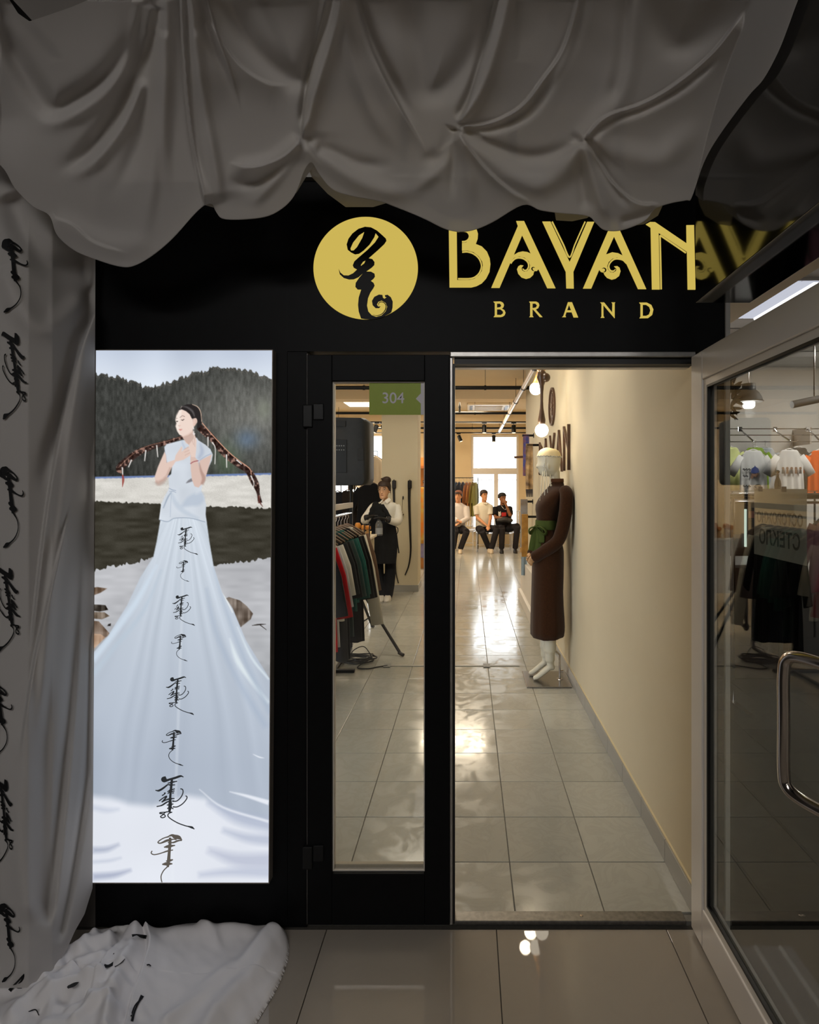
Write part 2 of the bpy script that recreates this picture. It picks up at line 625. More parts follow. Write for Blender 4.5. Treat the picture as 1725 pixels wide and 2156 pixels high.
# ---- corridor floor: large polished tiles
CZ = -0.012
fc = struct('floor', 'mall corridor floor of large beige polished tiles')
MB().box((-4.2, -7.0, -0.16), (4.6, 2.095, CZ - 0.006)).build('floor_slab', M_CGROUT, fc)
ct = MB().cbox((-0.2985, -0.2985, -0.008), (0.2985, 0.2985, 0.0), 0.0012).mesh('tile')
ct.materials.append(M_CTILE)
for i in range(-7, 7):
    for j in range(-7, 5):
        cx = 0.10 + 0.6 * i + 0.3
        cy = 2.39 - 0.6 * j - 0.6 - 0.3 + 0.28
        if j < 0: continue
        put(ct, 'tile', (cx, cy, CZ), fc)
MB().box((-4.1, -7.0, CZ - 0.006), (4.6, -0.63, CZ)).build('far_tiling', M_CTILE, fc)

# ---- walls of the shop
wr = struct('wall_right', 'cream painted right wall of the shop')
MB().box((0.825, 2.14, 0.0), (0.945, 8.36, 3.25)).build('wall_face', M_CREAM, wr)
bb = struct('baseboard_right', 'grey tile skirting along the cream wall')
sk = MB().cbox((-0.006, -TSY / 2 + 0.0015, 0.0), (0.006, TSY / 2 - 0.0015, 0.092), 0.0015).mesh('skirting_tile')
sk.materials.append(M_SKIRT)
for r in range(0, 18):
    put(sk, 'skirting_tile', (0.819, TY0 + (r - 0.5) * TSY, 0.0005), bb)
MB().box((0.818, 2.14, 0.0935), (0.8252, 8.36, 0.099)).build('skirting_lip', mat('cream_lip', 'CDBf9c', 0.6), bb)
wl = struct('wall_left', 'tan left wall of the shop')
MB().box((-4.7, 2.14, 0.0), (-4.58, 15.6, 3.25)).build('wall_face', M_TAN, wl)
wrb = struct('wall_right_far', 'tan wall at the far right of the shop')
MB().box((2.55, 8.36, 0.0), (2.67, 15.6, 3.25)).box((0.945, 8.24, 0.0), (2.67, 8.36, 3.25)).build('wall_face', M_TAN, wrb)

BY = 15.5
def wx(px): return (px - PX) * BY / F
def wz(py): return CAMZ - (py - PY) * BY / F
W1 = (wx(993), wx(1092), 0.45, wz(916))
W2 = (-3.75, -2.05, 0.95, wz(914))
wb = struct('wall_back', 'tan back wall of the shop with two windows')
b = MB()
b.box((-4.7, BY, 0), (2.67, BY + 0.12, W1[2]))
b.box((-4.7, BY, W1[3]), (2.67, BY + 0.12, 3.25))
b.box((-4.7, BY, W1[2]), (W2[0], BY + 0.12, W1[3]))
b.box((W2[0], BY, W1[2]), (W2[1], BY + 0.12, W2[2]))
b.box((W2[1], BY, W1[2]), (W1[0], BY + 0.12, W1[3]))
b.box((W1[1], BY, W1[2]), (2.67, BY + 0.12, W1[3]))
b.build('wall_face', M_TAN, wb)
M_UPVC = mat('white_window_frame', 'E9E2DA', 0.4, noise=(8, 0.2, 'DFD8D0'))
M_PANE = glass_mat('window_glass', (0.97, 0.98, 0.98))
def window(n, label, x0, x1, z0, z1, mulls, trans):
    s = struct('window_%d' % n, label)
    f = MB()
    t = 0.055
    f.box((x0, BY + 0.02, z0), (x0 + t, BY + 0.09, z1)).box((x1 - t, BY + 0.02, z0), (x1, BY + 0.09, z1))
    f.box((x0 + t, BY + 0.02, z0), (x1 - t, BY + 0.09, z0 + t)).box((x0 + t, BY + 0.02, z1 - t), (x1 - t, BY + 0.09, z1))
    f.build('window_frame', M_UPVC, s)
    MB().box((x0 + t, BY + 0.015, trans - 0.08), (x1 - t, BY + 0.088, trans + 0.08)).build('transom', M_UPVC, s)
    xs = [x0 + t] + mulls + [x1 - t]
    for mx in mulls:
        MB().box((mx - 0.055, BY + 0.02, z0 + t), (mx + 0.055, BY + 0.085, trans - 0.08)).build('mullion', M_UPVC, s)
    MB().box((x0 + t, BY + 0.05, trans + 0.08), (x1 - t, BY + 0.056, z1 - t)).build('pane', M_PANE, s)
    for a, c in zip(xs[:-1], xs[1:]):
        a2 = a + (0.055 if a != xs[0] else 0); c2 = c - (0.055 if c != xs[-1] else 0)
        MB().box((a2, BY + 0.05, z0 + t), (c2, BY + 0.056, trans - 0.08)).build('pane', M_PANE, s)
    MB().box((x0 - 0.03, BY - 0.10, z0 - 0.04), (x1 + 0.03, BY + 0.02, z0)).build('window_sill', M_UPVC, s)
    return s
window(1, 'tall bright back window behind the seated people', *W1, [wx(1045)], wz(992))
window(2, 'bright back window left of the pillar', *W2, [-2.9], 2.05)

# ---- ceiling of the shop with two cross beams
ce = struct('ceiling', 'pale tan ceiling of the shop')
MB().box((-4.7, 2.18, 3.22), (2.67, 15.62, 3.34)).build('ceiling_face', M_CEIL, ce)
for i, (yy, zz) in enumerate([(9.75, 3.02), (12.9, 3.0)]):
    MB().box((-4.58, yy, zz), (2.55, yy + 0.35, 3.22)).build('beam', M_CEIL, ce)

# ---- corridor shell
cc = struct('ceiling', 'dark corridor ceiling above the draped cloth')
MB().box((-4.2, -7.0, 3.3), (4.6, 2.1, 3.4)).build('ceiling_face', M_DARKCEIL, cc)
for yy in (0.45, 0.95, 1.45):
    MB().box((-3.0, yy, 3.02), (1.2, yy + 0.03, 3.05)).build('ceiling_rail', M_BLKMET, cc)
for xx in (-1.45, -0.65, 0.15):
    MB().box((xx, -0.5, 3.05), (xx + 0.025, 2.05, 3.075)).build('ceiling_rail', M_BLKMET, cc)
    MB().box((xx, 0.2, 3.075), (xx + 0.012, 0.212, 3.30)).build('ceiling_hanger', M_BLKMET, cc)
cwl = struct('wall_corridor_left', 'dark wall of the corridor behind the side drape')
MB().box((-1.75, -0.6, -0.02), (-1.63, 2.08, 3.3)).box((-4.2, -0.72, -0.02), (-1.63, -0.6, 3.3)).box((-4.3, -7.0, -0.02), (-4.2, -0.6, 3.3)).build('wall_face', M_CORWALL, cwl)
cwr = struct('wall_corridor_right', 'plain wall at the far right of the corridor')
MB().box((4.6, -7.0, -0.02), (4.7, 2.2, 3.4)).build('wall_face', M_CORWALL, cwr)
cwb = struct('wall_corridor_back', 'plain wall behind the viewpoint')
MB().box((-4.3, -7.1, -0.02), (4.7, -7.0, 3.4)).build('wall_face', M_CORWALL, cwb)

# ---- black shop front
ZT = fz(382)
ZH = fz(741)
front = struct('wall_front', 'black shop front panels around the doors')
fp = MB()
fp.box((fx(201), FY, CZ), (fx(605), FY + 0.10, ZT)).build('front_panel', M_BLACK, front)
MB().box((fx(605.8), FY, CZ), (fx(646.5), FY + 0.10, ZH)).build('front_panel', M_BLACK, front)
MB().box((fx(605.8), FY - 0.004, ZH + 0.001), (fx(1525), FY + 0.10, ZT)).build('fascia_panel', M_BLACK, front)
MB().box((fx(1479), FY, CZ), (fx(1525), FY + 0.06, ZH)).build('front_panel', M_BLACK, front)
# upper wall over the fascia with a strip of clerestory lights that shows through the cloth
M_UPPER = mat('grey_upper_wall', '8d8680', 0.8, noise=(3, 0.3, '857e78'))
up = MB()
up.box((-1.75, FY + 0.02, ZT), (0.95, FY + 0.10, 2.72)).box((-1.75, FY + 0.02, 2.98), (0.95, FY + 0.10, 3.30)).box((-1.75, FY + 0.02, 2.72), (-0.62, FY + 0.10, 2.98))
up.build('upper_wall', M_UPPER, front)
MB().box((-1.75, FY, CZ), (fx(201), FY + 0.10, ZT)).build('side_panel', M_CORWALL, front)
MB().box((-0.62, FY + 0.05, 2.72), (0.95, FY + 0.056, 2.98)).build('clerestory_pane', glass_mat('frosted_clerestory', (0.5, 0.48, 0.45), opaque=0.4, ocol=(0.5, 0.47, 0.43)), front)
for k in range(5):
    xx = -0.62 + 0.39 * k
    MB().box((xx - 0.015, FY + 0.03, 2.72), (xx + 0.015, FY + 0.08, 2.98)).build('clerestory_mullion', M_BLKMET, front)
MB().box((fx(640), FY - 0.03, ZT), (fx(1525), FY + 0.02, ZT + 0.012)).build('fascia_ledge', M_ALU, front)
# white edge profile at the right end of the black front
tr = struct('trim_1', 'white vertical profile at the right end of the black front')
MB().cbox((fx(1525.5), FY - 0.01, CZ), (fx(1536), FY + 0.09, 3.0), 0.003).build('profile', mat('white_profile', 'D8D6D0', 0.4, noise=(9, 0.2, 'CCCAC4')), tr)
# threshold and head of the doorway
th = struct('trim_2', 'worn aluminium threshold of the open doorway')
MB().cbox((fx(950), FY + 0.005, CZ + 0.002), (fx(1447), FY + 0.055, 0.006), 0.002).build('threshold_bar', mat('worn_aluminium', '7f7c77', 0.4, metal=0.8, noise=(60, 0.6, '5f5c58')), th)
MB().lathe((fx(1228), FY + 0.03, 0.006), [(0.006, 0), (0.006, 0.002), (0.001, 0.003)], 12).build('screw', M_STEEL, th)
hd = struct('trim_3', 'grey aluminium head of the doorway')
MB().cbox((fx(948), FY - 0.012, fz(753)), (fx(1463), FY + 0.04, fz(741.5)), 0.003).build('head_rail', M_ALU, hd)
MB().box((fx(957), FY + 0.005, fz(766)), (fx(1464), FY + 0.05, fz(753.5))).build('head_gasket', M_BLKRUB, hd)
MB().cbox((fx(957), FY + 0.05, fz(768)), (fx(1464), FY + 0.09, fz(760)), 0.002).build('inner_head', M_WHITEALU, hd)
js = struct('trim_4', 'aluminium jamb between the closed leaf and the open doorway')
MB().cbox((fx(947.5), FY - 0.006, 0.0), (fx(953.5), FY + 0.05, fz(753.5)), 0.002).build('jamb', M_ALU, js)
MB().box((fx(953.8), FY + 0.0, 0.0), (fx(958), FY + 0.05, fz(766))).build('jamb_gasket', M_BLKRUB, js)

# ---- closed leaf with a tall glass pane
M_CLEAR = glass_mat('door_glass', (0.97, 0.975, 0.97))
d1 = struct('door_1', 'closed black door leaf with tall glass pane and number 304', (fx(798), FY, 0))
lx0, lx1, lz0, lz1 = fx(648.5), fx(947), 0.004, fz(748.5)
gx0, gx1, gz0, gz1 = fx(700.5), fx(895), fz(1835), fz(803)
MB().cbox((lx0, FY - 0.012, lz0), (gx0, FY + 0.035, lz1), 0.002).build('stile', M_BLACK, d1)
MB().cbox((gx1, FY - 0.012, lz0), (lx1, FY + 0.035, lz1), 0.002).build('stile', M_BLACK, d1)
MB().cbox((gx0 + .0003, FY - 0.012, gz1), (gx1 - .0003, FY + 0.035, lz1), 0.002).build('top_rail', M_BLACK, d1)
MB().cbox((gx0 + .0003, FY - 0.012, lz0), (gx1 - .0003, FY + 0.035, gz0), 0.002).build('bottom_rail', M_BLACK, d1)
gb = MB()
bw = 0.0045
gb.box((gx0, FY + 0.002, gz0), (gx0 + bw, FY + 0.03, gz1)).box((gx1 - bw, FY + 0.002, gz0), (gx1, FY + 0.03, gz1))
gb.box((gx0 + bw, FY + 0.002, gz0), (gx1 - bw, FY + 0.03, gz0 + bw)).box((gx0 + bw, FY + 0.002, gz1 - bw), (gx1 - bw, FY + 0.03, gz1))
gb.build('glazing_bead', mat('white_bead', 'CFC7BC', 0.4), d1)
MB().box((gx0 + bw, FY + 0.008, gz0 + bw), (gx1 - bw, FY + 0.014, gz1 - bw)).build('pane', M_CLEAR, d1)
MB().cbox((gx0 + bw, FY + 0.016, gz0), (gx1 - bw, FY + 0.034, gz0 + 0.016), 0.003).build('inner_sill', mat('cream_sill', '9a9282', 0.6), d1)
for py in (877, 1800):
    h = MB().cbox((fx(640), FY - 0.02, fz(py + 24)), (fx(661), FY - 0.003, fz(py - 24)), 0.004).build('hinge', M_BLKMET, d1)
    MB().cbox((fx(662), FY - 0.018, fz(py + 8)), (fx(684), FY - 0.012, fz(py - 26)), 0.003).build('hinge_plate', M_BLKMET, h)
MB().box((fx(646.7), FY - 0.002, 0.0), (fx(648.2), FY + 0.0, fz(745))).build('edge_strip', mat('pale_edge_strip', '8f8a84', 0.5), d1)
# green room-number sticker inside the top of the pane
st = MB().box((fx(777), FY + 0.0065, fz(873)), (fx(893.5), FY + 0.0078, fz(805))).build('number_sticker', mat('green_sticker', '93A51C', 0.5, noise=(40, 0.25, '879815')), d1)
tag(st, 'olive green sticker reading 304')
M_STKGREY = mat('sticker_grey', 'D2CDCF', 0.5, noise=(30, 0.2, 'c8c3c5'))
flat_part('arrow', [[(886, 805.5), (893.3, 805.5), (893.3, 872.5), (886, 872.5), (886, 849), (875.5, 839), (886, 827.5)]], lambda a, b_: (fx(a), fz(b_)), FY + 0.0064, 0.0004, M_STKGREY, st)
me = text_mesh('304', 0.0545, 0.0002, 0.0004)
me.transform(Matrix(((1, 0, 0, fx(827.5)), (0, 0, -1, FY + 0.0061), (0, 1, 0, fz(838.5)), (0, 0, 0, 1))))
link_mesh('number', me, M_STKGREY, st)

# ================================================================== illuminated sign
M_SIGN = emission_mat('sign_yellow_acrylic', 'CDB557', 1.0)
M_SIGNB = mat('sign_black_film', '070706', 0.5, spec=0.2)
def c1(x, y): return (650 + x / 7.1875, 450 + y / 7.1875)
def c2(x, y): return (930 + x / 6.3889, 450 + y / 6.3889)
def c3(x, y): return (1200 + x / 6.1607, 450 + y / 6.1607)
def fpl(x, y): return (fx(x), fz(y))
def cv(fn, pts): return [fn(*p) for p in pts]
SY = FY - 0.0045
sign = thing('shop_sign', 'backlit yellow BAYAN BRAND sign with round logo on the black fascia', 'sign', (fx(1060), FY, fz(700)))
def letter(name, loops, lines=(), y=SY, th=0.003, m=M_SIGN):
    o = flat_part(name, loops, fpl, y, th, m, sign)
    for fn, pts, wd in lines:
        L, R = ribbon_poly([fn(*p) for p in pts], wd, 6)
        flat_part('inline_stroke', [L + R[::-1]], fpl, y, th, m, o)
    return o
# round logo
disc = flat_part('logo_disc', [[(770.9 + 109.6 * math.cos(a), 566.0 + 107.5 * math.sin(a)) for a in [2 * math.pi * k / 96 for k in range(96)]]], fpl, SY, 0.003, M_SIGN, sign)
G = [(583,480),(610,395),(670,315),(760,245),(860,213),(950,222),(1040,270),(1120,340),(1175,392),(1183,425),(1150,475),(1060,560),(915,688),(970,700),(1003,745),(1000,790),(960,830),(878,888),(950,890),(1003,920),(1010,965),(985,1000),(948,1028),(990,1060),(1005,1100),(985,1140),(940,1205),(905,1290),(890,1400),(910,1490),(960,1545),(1030,1572),(1110,1550),(1170,1490),(1195,1420),(1170,1360),(1110,1325),(1060,1345),(1040,1385),(1058,1415),(1095,1415),(1070,1440),(1020,1440),(975,1395),(965,1330),(1000,1270),(1070,1235),(1122,1240),(1132,1285),(1155,1298),(1187,1275),(1165,1272),(1158,1245),(1200,1238),(1250,1275),(1278,1340),(1275,1430),(1258,1500),(1225,1525),(1100,1585),(960,1610),(860,1606),(800,1595),(765,1490),(755,1390),(765,1280),(803,1160),(750,1160),(715,1120),(720,1060),(770,985),(832,912),(760,975),(690,1005),(620,1008),(540,985),(480,930),(462,845),(490,905),(540,945),(610,948),(680,915),(740,858),(690,830),(675,795),(700,735),(760,680),(900,560),(1010,450),(1065,365),(1020,310),(1000,370),(930,480),(840,570),(770,620),(710,630),(650,600),(600,560)]
H1 = [(850,290),(820,380),(740,520),(690,570),(650,572),(640,540),(680,450),(770,340)]
H2 = [(868,722),(850,765),(800,803),(797,790),(830,740)]
flat_part('logo_glyph', [cv(c1, G), cv(c1, H1), cv(c1, H2)], fpl, SY - 0.0031, 0.0012, M_SIGNB, disc)
L, R = ribbon_poly(cv(c1, [(975,1540),(1040,1552),(1110,1530),(1160,1475),(1178,1410),(1150,1360),(1100,1345),(1065,1370),(1068,1402)]), [0.4, 1.2, 1.6, 1.8, 1.8, 1.6, 1.4, 1.2, 0.8])
flat_part('logo_swirl', [L + R[::-1]], fpl, SY - 0.0031, 0.0012, M_SIGNB, disc)
# BAYAN
letter('letter_b', [cv(c2, [(97,105),(330,105),(410,135),(465,200),(490,280),(486,345),(460,418),(540,450),(610,520),(647,610),(657,690),(645,790),(600,880),(540,945),(470,982),(400,1000),(108,1000)]),
                    cv(c2, [(205,235),(330,235),(372,262),(387,315),(370,365),(330,398),(275,405),(275,505),(350,502),(430,525),(500,580),(545,650),(556,700),(540,780),(500,840),(440,885),(380,900),(212,902)])],
       [(c2, [(215,245),(320,245),(362,272),(375,315),(358,358),(320,382),(275,387)], 2.8), (c2, [(278,525),(350,522),(430,548),(500,608),(536,695),(525,770),(480,838),(395,880),(222,884)], 2.8)])
A1 = [(1003,110),(1108,110),(1530,1010),(1420,1010),(1302,755),(1280,778),(1250,778),(1240,795),(1232,830),(1190,870),(1135,885),(1075,865),(1030,815),(1013,755),(1030,718),(1060,700),(1100,706),(1075,735),(1080,768),(1110,790),(1150,782),(1180,747),(1190,700),(1170,645),(1115,598),(1045,582),(975,600),(935,640),(915,690),(780,1005),(668,1005),(1025,175)]
letter('letter_a', [cv(c2, A1), cv(c2, [(1083,300),(1200,548),(1150,525),(1090,517),(1030,530),(970,565)])],
       [(c2, [(928,675),(950,645),(990,612),(1045,601),(1105,615),(1155,655),(1171,710),(1150,760),(1115,772),(1090,748)], [4, 3.4, 3, 3, 3, 3, 3, 3, 2.6, 1.5])])
letter('letter_y', [[(1141.8,468.3),(1158.8,468.3),(1199,553),(1235.7,468.8),(1251,468.8),(1207,574),(1207.8,608.7),(1192.2,608.4),(1191,573.7)]],
       [(lambda a, b_: (a, b_), [(1162.4,468.3),(1174,492),(1186,516.5),(1199,543),(1210,517),(1221,492),(1231.6,468.5)], 2.8)])
A2 = [(545,110),(591,110),(985,985),(880,985),(740,680),(715,625),(680,595),(610,575),(550,590),(500,635),(480,690),(490,735),(520,768),(560,772),(595,750),(600,720),(570,692),(610,688),(640,710),(653,755),(635,815),(590,850),(540,863),(480,840),(445,800),(436,772),(400,762),(378,735),(275,978),(167,978)]
letter('letter_a', [cv(c3, A2), cv(c3, [(570,305),(685,555),(620,522),(545,510),(465,538)])],
       [(c3, [(733,650),(715,632),(680,605),(610,592),(560,605),(515,650),(500,700),(520,745),(560,753),(587,730)], [4, 3.4, 3, 3, 3, 3, 3, 3, 2.6, 1.5])])
letter('letter_n', [cv(c3, [(980,148),(1035,118),(1100,120),(1508,397),(1505,160),(1603,158),(1622,992),(1522,992),(1513,500),(1145,255),(1160,990),(1060,990),(1043,190)])],
       [(c3, [(1179,988),(1176,800),(1169,500),(1164,290)], 2.8), (c3, [(1164,288),(1300,380),(1400,448),(1500,517)], 2.8)])
# small spur ornaments of the two A's, black on yellow
for fn, pts in ((c2, [(1252,737),(1228,732),(1212,748),(1220,768),(1240,782)]), (c3, [(412,722),(440,716),(460,735),(452,760),(430,768)])):
    L, R = ribbon_poly([fn(*p) for p in pts], [0.6, 1.8, 2.6, 2.2, 0.8])
    flat_part('spur_cut', [L + R[::-1]], fpl, SY - 0.0031, 0.0008, M_SIGNB, sign)
# BRAND
letter('small_letter_b', [cv(c2, [(697,1190),(790,1188),(825,1204),(840,1235),(833,1262),(810,1284),(845,1305),(860,1340),(848,1372),(820,1391),(790,1397),(700,1397),(715,1375),(715,1210)]), cv(c2, [(745,1215),(785,1215),(803,1240),(790,1264),(745,1272)]), cv(c2, [(745,1292),(790,1292),(825,1320),(825,1350),(795,1370),(745,1368)])])
letter('small_letter_r', [cv(c2, [(1177,1190),(1270,1190),(1302,1207),(1314,1240),(1300,1275),(1265,1297),(1355,1397),(1320,1397),(1235,1300),(1222,1290),(1222,1380),(1235,1397),(1178,1397),(1190,1380),(1190,1210)]), cv(c2, [(1222,1215),(1260,1215),(1283,1240),(1265,1270),(1222,1278)])])
letter('small_letter_a', [[(1195.5,637.5),(1204,637.5),(1217,669.4),(1207.5,669.4),(1203.5,658.5),(1192.5,658.5),(1190,666),(1191.5,668.7),(1183.3,668.7),(1186,666)], [(1198,643),(1202.3,654.5),(1194,654.5)]])
letter('small_letter_n', [cv(c3, [(392,1158),(440,1158),(545,1290),(548,1172),(537,1158),(585,1158),(577,1172),(577,1362),(430,1190),(432,1335),(445,1356),(395,1356),(408,1338),(408,1175)])])
letter('small_letter_d', [cv(c3, [(895,1160),(990,1160),(1050,1190),(1078,1250),(1062,1320),(1010,1360),(898,1362),(912,1340),(912,1180)]), cv(c3, [(940,1188),(985,1188),(1025,1215),(1040,1260),(1022,1312),(985,1332),(940,1332)])])

# ================================================================== backlit poster
rng = np.random.default_rng(3)
BX0, BX1, BY0, BY1 = 202.5, 573.5, 738.0, 1858.0
NU, NV = 300, 905
def smooth_noise(h, w_, cy, cx, seed):
    r = np.random.default_rng(seed).random((cy + 2, cx + 2))
    yy = np.linspace(0, cy, h); xx = np.linspace(0, cx, w_)
    y0 = yy.astype(int); x0 = xx.astype(int)
    fy = (yy - y0)[:, None]; fxx = (xx - x0)[None, :]
    fy = fy * fy * (3 - 2 * fy); fxx = fxx * fxx * (3 - 2 * fxx)
    a = r[y0][:, x0]; b_ = r[y0][:, x0 + 1]; c = r[y0 + 1][:, x0]; d = r[y0 + 1][:, x0 + 1]
    return (a * (1 - fxx) + b_ * fxx) * (1 - fy) + (c * (1 - fxx) + d * fxx) * fy
def paint_poster():
    X = np.linspace(BX0, BX1, NU)[None, :].repeat(NV, 0)
    Y = np.linspace(BY0, BY1, NV)[:, None].repeat(NU, 1)
    # photo columns shift left towards the foot of the poster; undo that for tracing
    XX = X - (Y - BY0) * 0.0068
    I = np.zeros((NV, NU, 3))
    n1 = smooth_noise(NV, NU, 160, 14, 1); n2 = smooth_noise(NV, NU, 40, 90, 2); n3 = smooth_noise(NV, NU, 12, 6, 4)
    nf = np.random.default_rng(5).random((NV, NU))
    def col(c): return np.array(c, float)
    def blend(mask, c):
        mk = np.clip(mask, 0, 1)[..., None]
        I[:] = I * (1 - mk) + (np.asarray(c, float) if np.ndim(c) != 3 else c) * mk
    def curve(pts, v, at=XX):
        p = sorted(pts)
        return np.interp(at, [q[0] for q in p], [q[1] for q in p]) if v == 'y' else np.interp(at, [q[1] for q in sorted(pts, key=lambda t: t[1])], [q[0] for q in sorted(pts, key=lambda t: t[1])])
    def poly(pts, soft=0.7):
        """soft-edged inside mask of a polygon"""
        pts = np.array(pts, float)
        ins = np.zeros(XX.shape, bool)
        dist = np.full(XX.shape, 1e9)
        x0, y0 = pts.min(0) - 4; x1, y1 = pts.max(0) + 4
        r0 = max(int((y0 - BY0) / (BY1 - BY0) * (NV - 1)), 0); r1 = min(int((y1 - BY0) / (BY1 - BY0) * (NV - 1)) + 2, NV)
        q0 = max(int((x0 - 2 - BX0) / (BX1 - BX0) * (NU - 1)), 0); q1 = min(int((x1 + 10 - BX0) / (BX1 - BX0) * (NU - 1)) + 2, NU)
        if r1 <= r0 or q1 <= q0: return np.zeros(XX.shape)
        sx, sy = XX[r0:r1, q0:q1], Y[r0:r1, q0:q1]
        i2 = np.zeros(sx.shape, bool); d2 = np.full(sx.shape, 1e9)
        for a, b_ in zip(pts, np.roll(pts, -1, 0)):
            cond = (a[1] > sy) != (b_[1] > sy)
            xi = a[0] + (sy - a[1]) * (b_[0] - a[0]) / ((b_[1] - a[1]) or 1e-9)
            i2 ^= cond & (sx < xi)
            ab = b_ - a; L2 = (ab ** 2).sum() or 1e-9
            t = np.clip(((sx - a[0]) * ab[0] + (sy - a[1]) * ab[1]) / L2, 0, 1)
            d2 = np.minimum(d2, np.hypot(sx - a[0] - t * ab[0], sy - a[1] - t * ab[1]))
        sd = np.where(i2, d2, -d2)
        out = np.zeros(XX.shape)
        out[r0:r1, q0:q1] = np.clip(sd / (2 * soft) + 0.5, 0, 1)
        return out
    def line(pts, wd, soft=0.6):
        L, R = ribbon_poly(pts, wd, 5)
        return poly(L + R[::-1], soft)
    def sm(a, b_, v):
        t = np.clip((v - a) / (b_ - a), 0, 1)
        return t * t * (3 - 2 * t)
    # sky
    t = np.clip((Y - 738) / 80, 0, 1)[..., None]
    I[:] = col((193, 203, 220)) * (1 - t) + col((222, 230, 240)) * t + (n3[..., None] - 0.5) * 16
    # wooded hill
    ridge = curve([(195,790),(231,791),(256,798),(282,808),(307,815),(333,813),(358,805),(384,795),(410,784),(435,779),(460,775),(499,777),(537,786),(575,799)], 'y')
    tooth = smooth_noise(1, NU, 1, 110, 9)[0] * 9 + smooth_noise(1, NU, 1, 60, 10)[0] * 5
    edge = ridge - tooth[None, :] + 6
    haze = np.exp(-(((XX - 540) / 130) ** 2 + ((Y - 880) / 90) ** 2))[..., None]
    streak = smooth_noise(NV, NU, 100, 120, 12)
    hill = col((62, 63, 60)) + haze * col((52, 51, 49)) + (streak[..., None] - 0.5) * 18 + (smooth_noise(NV, NU, 110, 70, 14)[..., None] - 0.5) * 16 + (nf[..., None] - 0.5) * 10
    hill = hill - (np.clip((Y - 930) / 70, 0, 1) * np.clip((330 - XX) / 90, 0, 1))[..., None] * 14
    blend(sm(-1, 1, Y - edge), hill)
    rim = np.exp(-((Y - edge - 3) / 3.5) ** 2) * (nf > 0.6)
    blend(rim * 0.35, (150, 140, 128))
    for (cx, cy, rx, ry, cc, a) in ((520, 925, 24, 20, (96, 124, 160), 0.5), (478, 968, 26, 36, (92, 116, 84), 0.5), (556, 862, 16, 22, (140, 146, 128), 0.5)):
        blend(a * np.exp(-(((XX - cx) / rx) ** 2 + ((Y - cy) / ry) ** 2)), cc)
    # ice and water bands
    y0 = 1004 - (XX - 200) * 0.022
    blend(sm(-1, 1, Y - y0), (112, 132, 178))
    ice = col((214, 211, 204)) + (n1[..., None] - 0.5) * 22 + (nf[..., None] - 0.5) * 14
    blend(sm(-1, 1, Y - y0 - 5 + n2 * 2), ice)
    y1 = 1055 + (XX - 200) * 0.042 + (n2 - 0.5) * 5
    dark = col((60, 57, 48)) + (n1[..., None] - 0.5) * 22 + (nf[..., None] - 0.5) * 6
    blend(sm(-1, 1, Y - y1), dark)
    y2 = np.where(XX < 400, 1200 - (XX - 200) * 0.20, 1192 - (XX - 440) * 0.13) + tooth[None, :] * 0.8 - 6
    wat = col((186, 187, 191)) * np.ones((NV, NU, 1)) - sm(1250, 1420, Y)[..., None] * col((26, 25, 25)) + (n1[..., None] - 0.5) * 14 + (n3[..., None] - 0.5) * 30
    blend(sm(-1, 1, Y - y2), wat)
    # rocks
    def rock(p, c):
        m_ = poly(p)
        blend(m_, col(c) + (n2[..., None] - 0.5) * 60 + (n1[..., None] - 0.5) * 40)
    rock([(470,1262),(482,1257),(505,1264),(520,1276),(533,1292),(528,1304),(505,1322),(486,1312)], (112, 100, 90))
    rock([(190,1238),(205,1236),(226,1239),(212,1248),(196,1254)], (120, 100, 84))
    rock([(190,1272),(222,1274),(228,1284),(210,1288),(190,1285)], (70, 64, 58))
    rock([(190,1288),(220,1289),(231,1297),(215,1304),(190,1302)], (118, 104, 90))
    rock([(190,1306),(208,1308),(233,1336),(215,1346),(200,1350),(190,1350)], (126, 108, 94))
    rock([(190,1334),(212,1335),(222,1342),(196,1368),(190,1372)], (170, 140, 116))
    rock([(228,1314),(234,1312),(233,1318),(226,1318)], (50, 46, 44))
    blend(line([(531,1317),(545,1315),(560,1314)], [1, 3, 1]) + line([(548,1316),(561,1326)], [2, 1]), (52, 46, 42))
    # ---------------- dress train
    SK = [(340,1084),(338,1094),(330,1140),(323,1172),(296,1215),(268,1274),(226,1341),(188,1384),(188,1870),(590,1870),(590,1450),(568,1429),(518,1348),(490,1281),(468,1247),(450,1192),(441,1140),(435,1096),(433,1084)]
    ang = np.arctan2(XX - 386, Y - 1020)
    fold = np.interp(ang * 30 + smooth_noise(NV, NU, 6, 6, 21) * 2, np.arange(-60, 60), np.random.default_rng(8).random(120)) - 0.5
    fold2 = np.interp(ang * 75, np.arange(-150, 150), np.random.default_rng(18).random(300)) - 0.5
    ty = np.clip((Y - 1094) / 520, 0, 1)[..., None]
    sk = col((205, 214, 224)) * (1 - ty) + col((176, 186, 201)) * ty
    fade = np.clip(1.25 - (Y - 1100) / 620, 0.15, 1)[..., None]
    sk = sk + fold[..., None] * 26 * fade + fold2[..., None] * 12 * np.clip(1 - (Y - 1094) / 250, 0, 1)[..., None]
    cen = np.exp(-((XX - 385) / 60) ** 2)[..., None]
    sk = sk + cen * 8 * (1 - ty) - (np.clip((240 - XX) / 45, 0, 1) * np.clip((Y - 1500) / 90, 0, 1))[..., None] * 8
    # sun-lit foot of the train
    lit_edge = np.interp(XX, [190, 230, 270, 320, 360, 395, 430, 470, 520, 570], [1668, 1676, 1690, 1692, 1684, 1672, 1676, 1700, 1716, 1728])
    lit = sm(-8, 14, Y - lit_edge + (n3 - 0.5) * 10)[..., None]
    sk = sk * (1 - lit) + (col((228, 232, 241)) + (n3[..., None] - 0.5) * 6) * lit
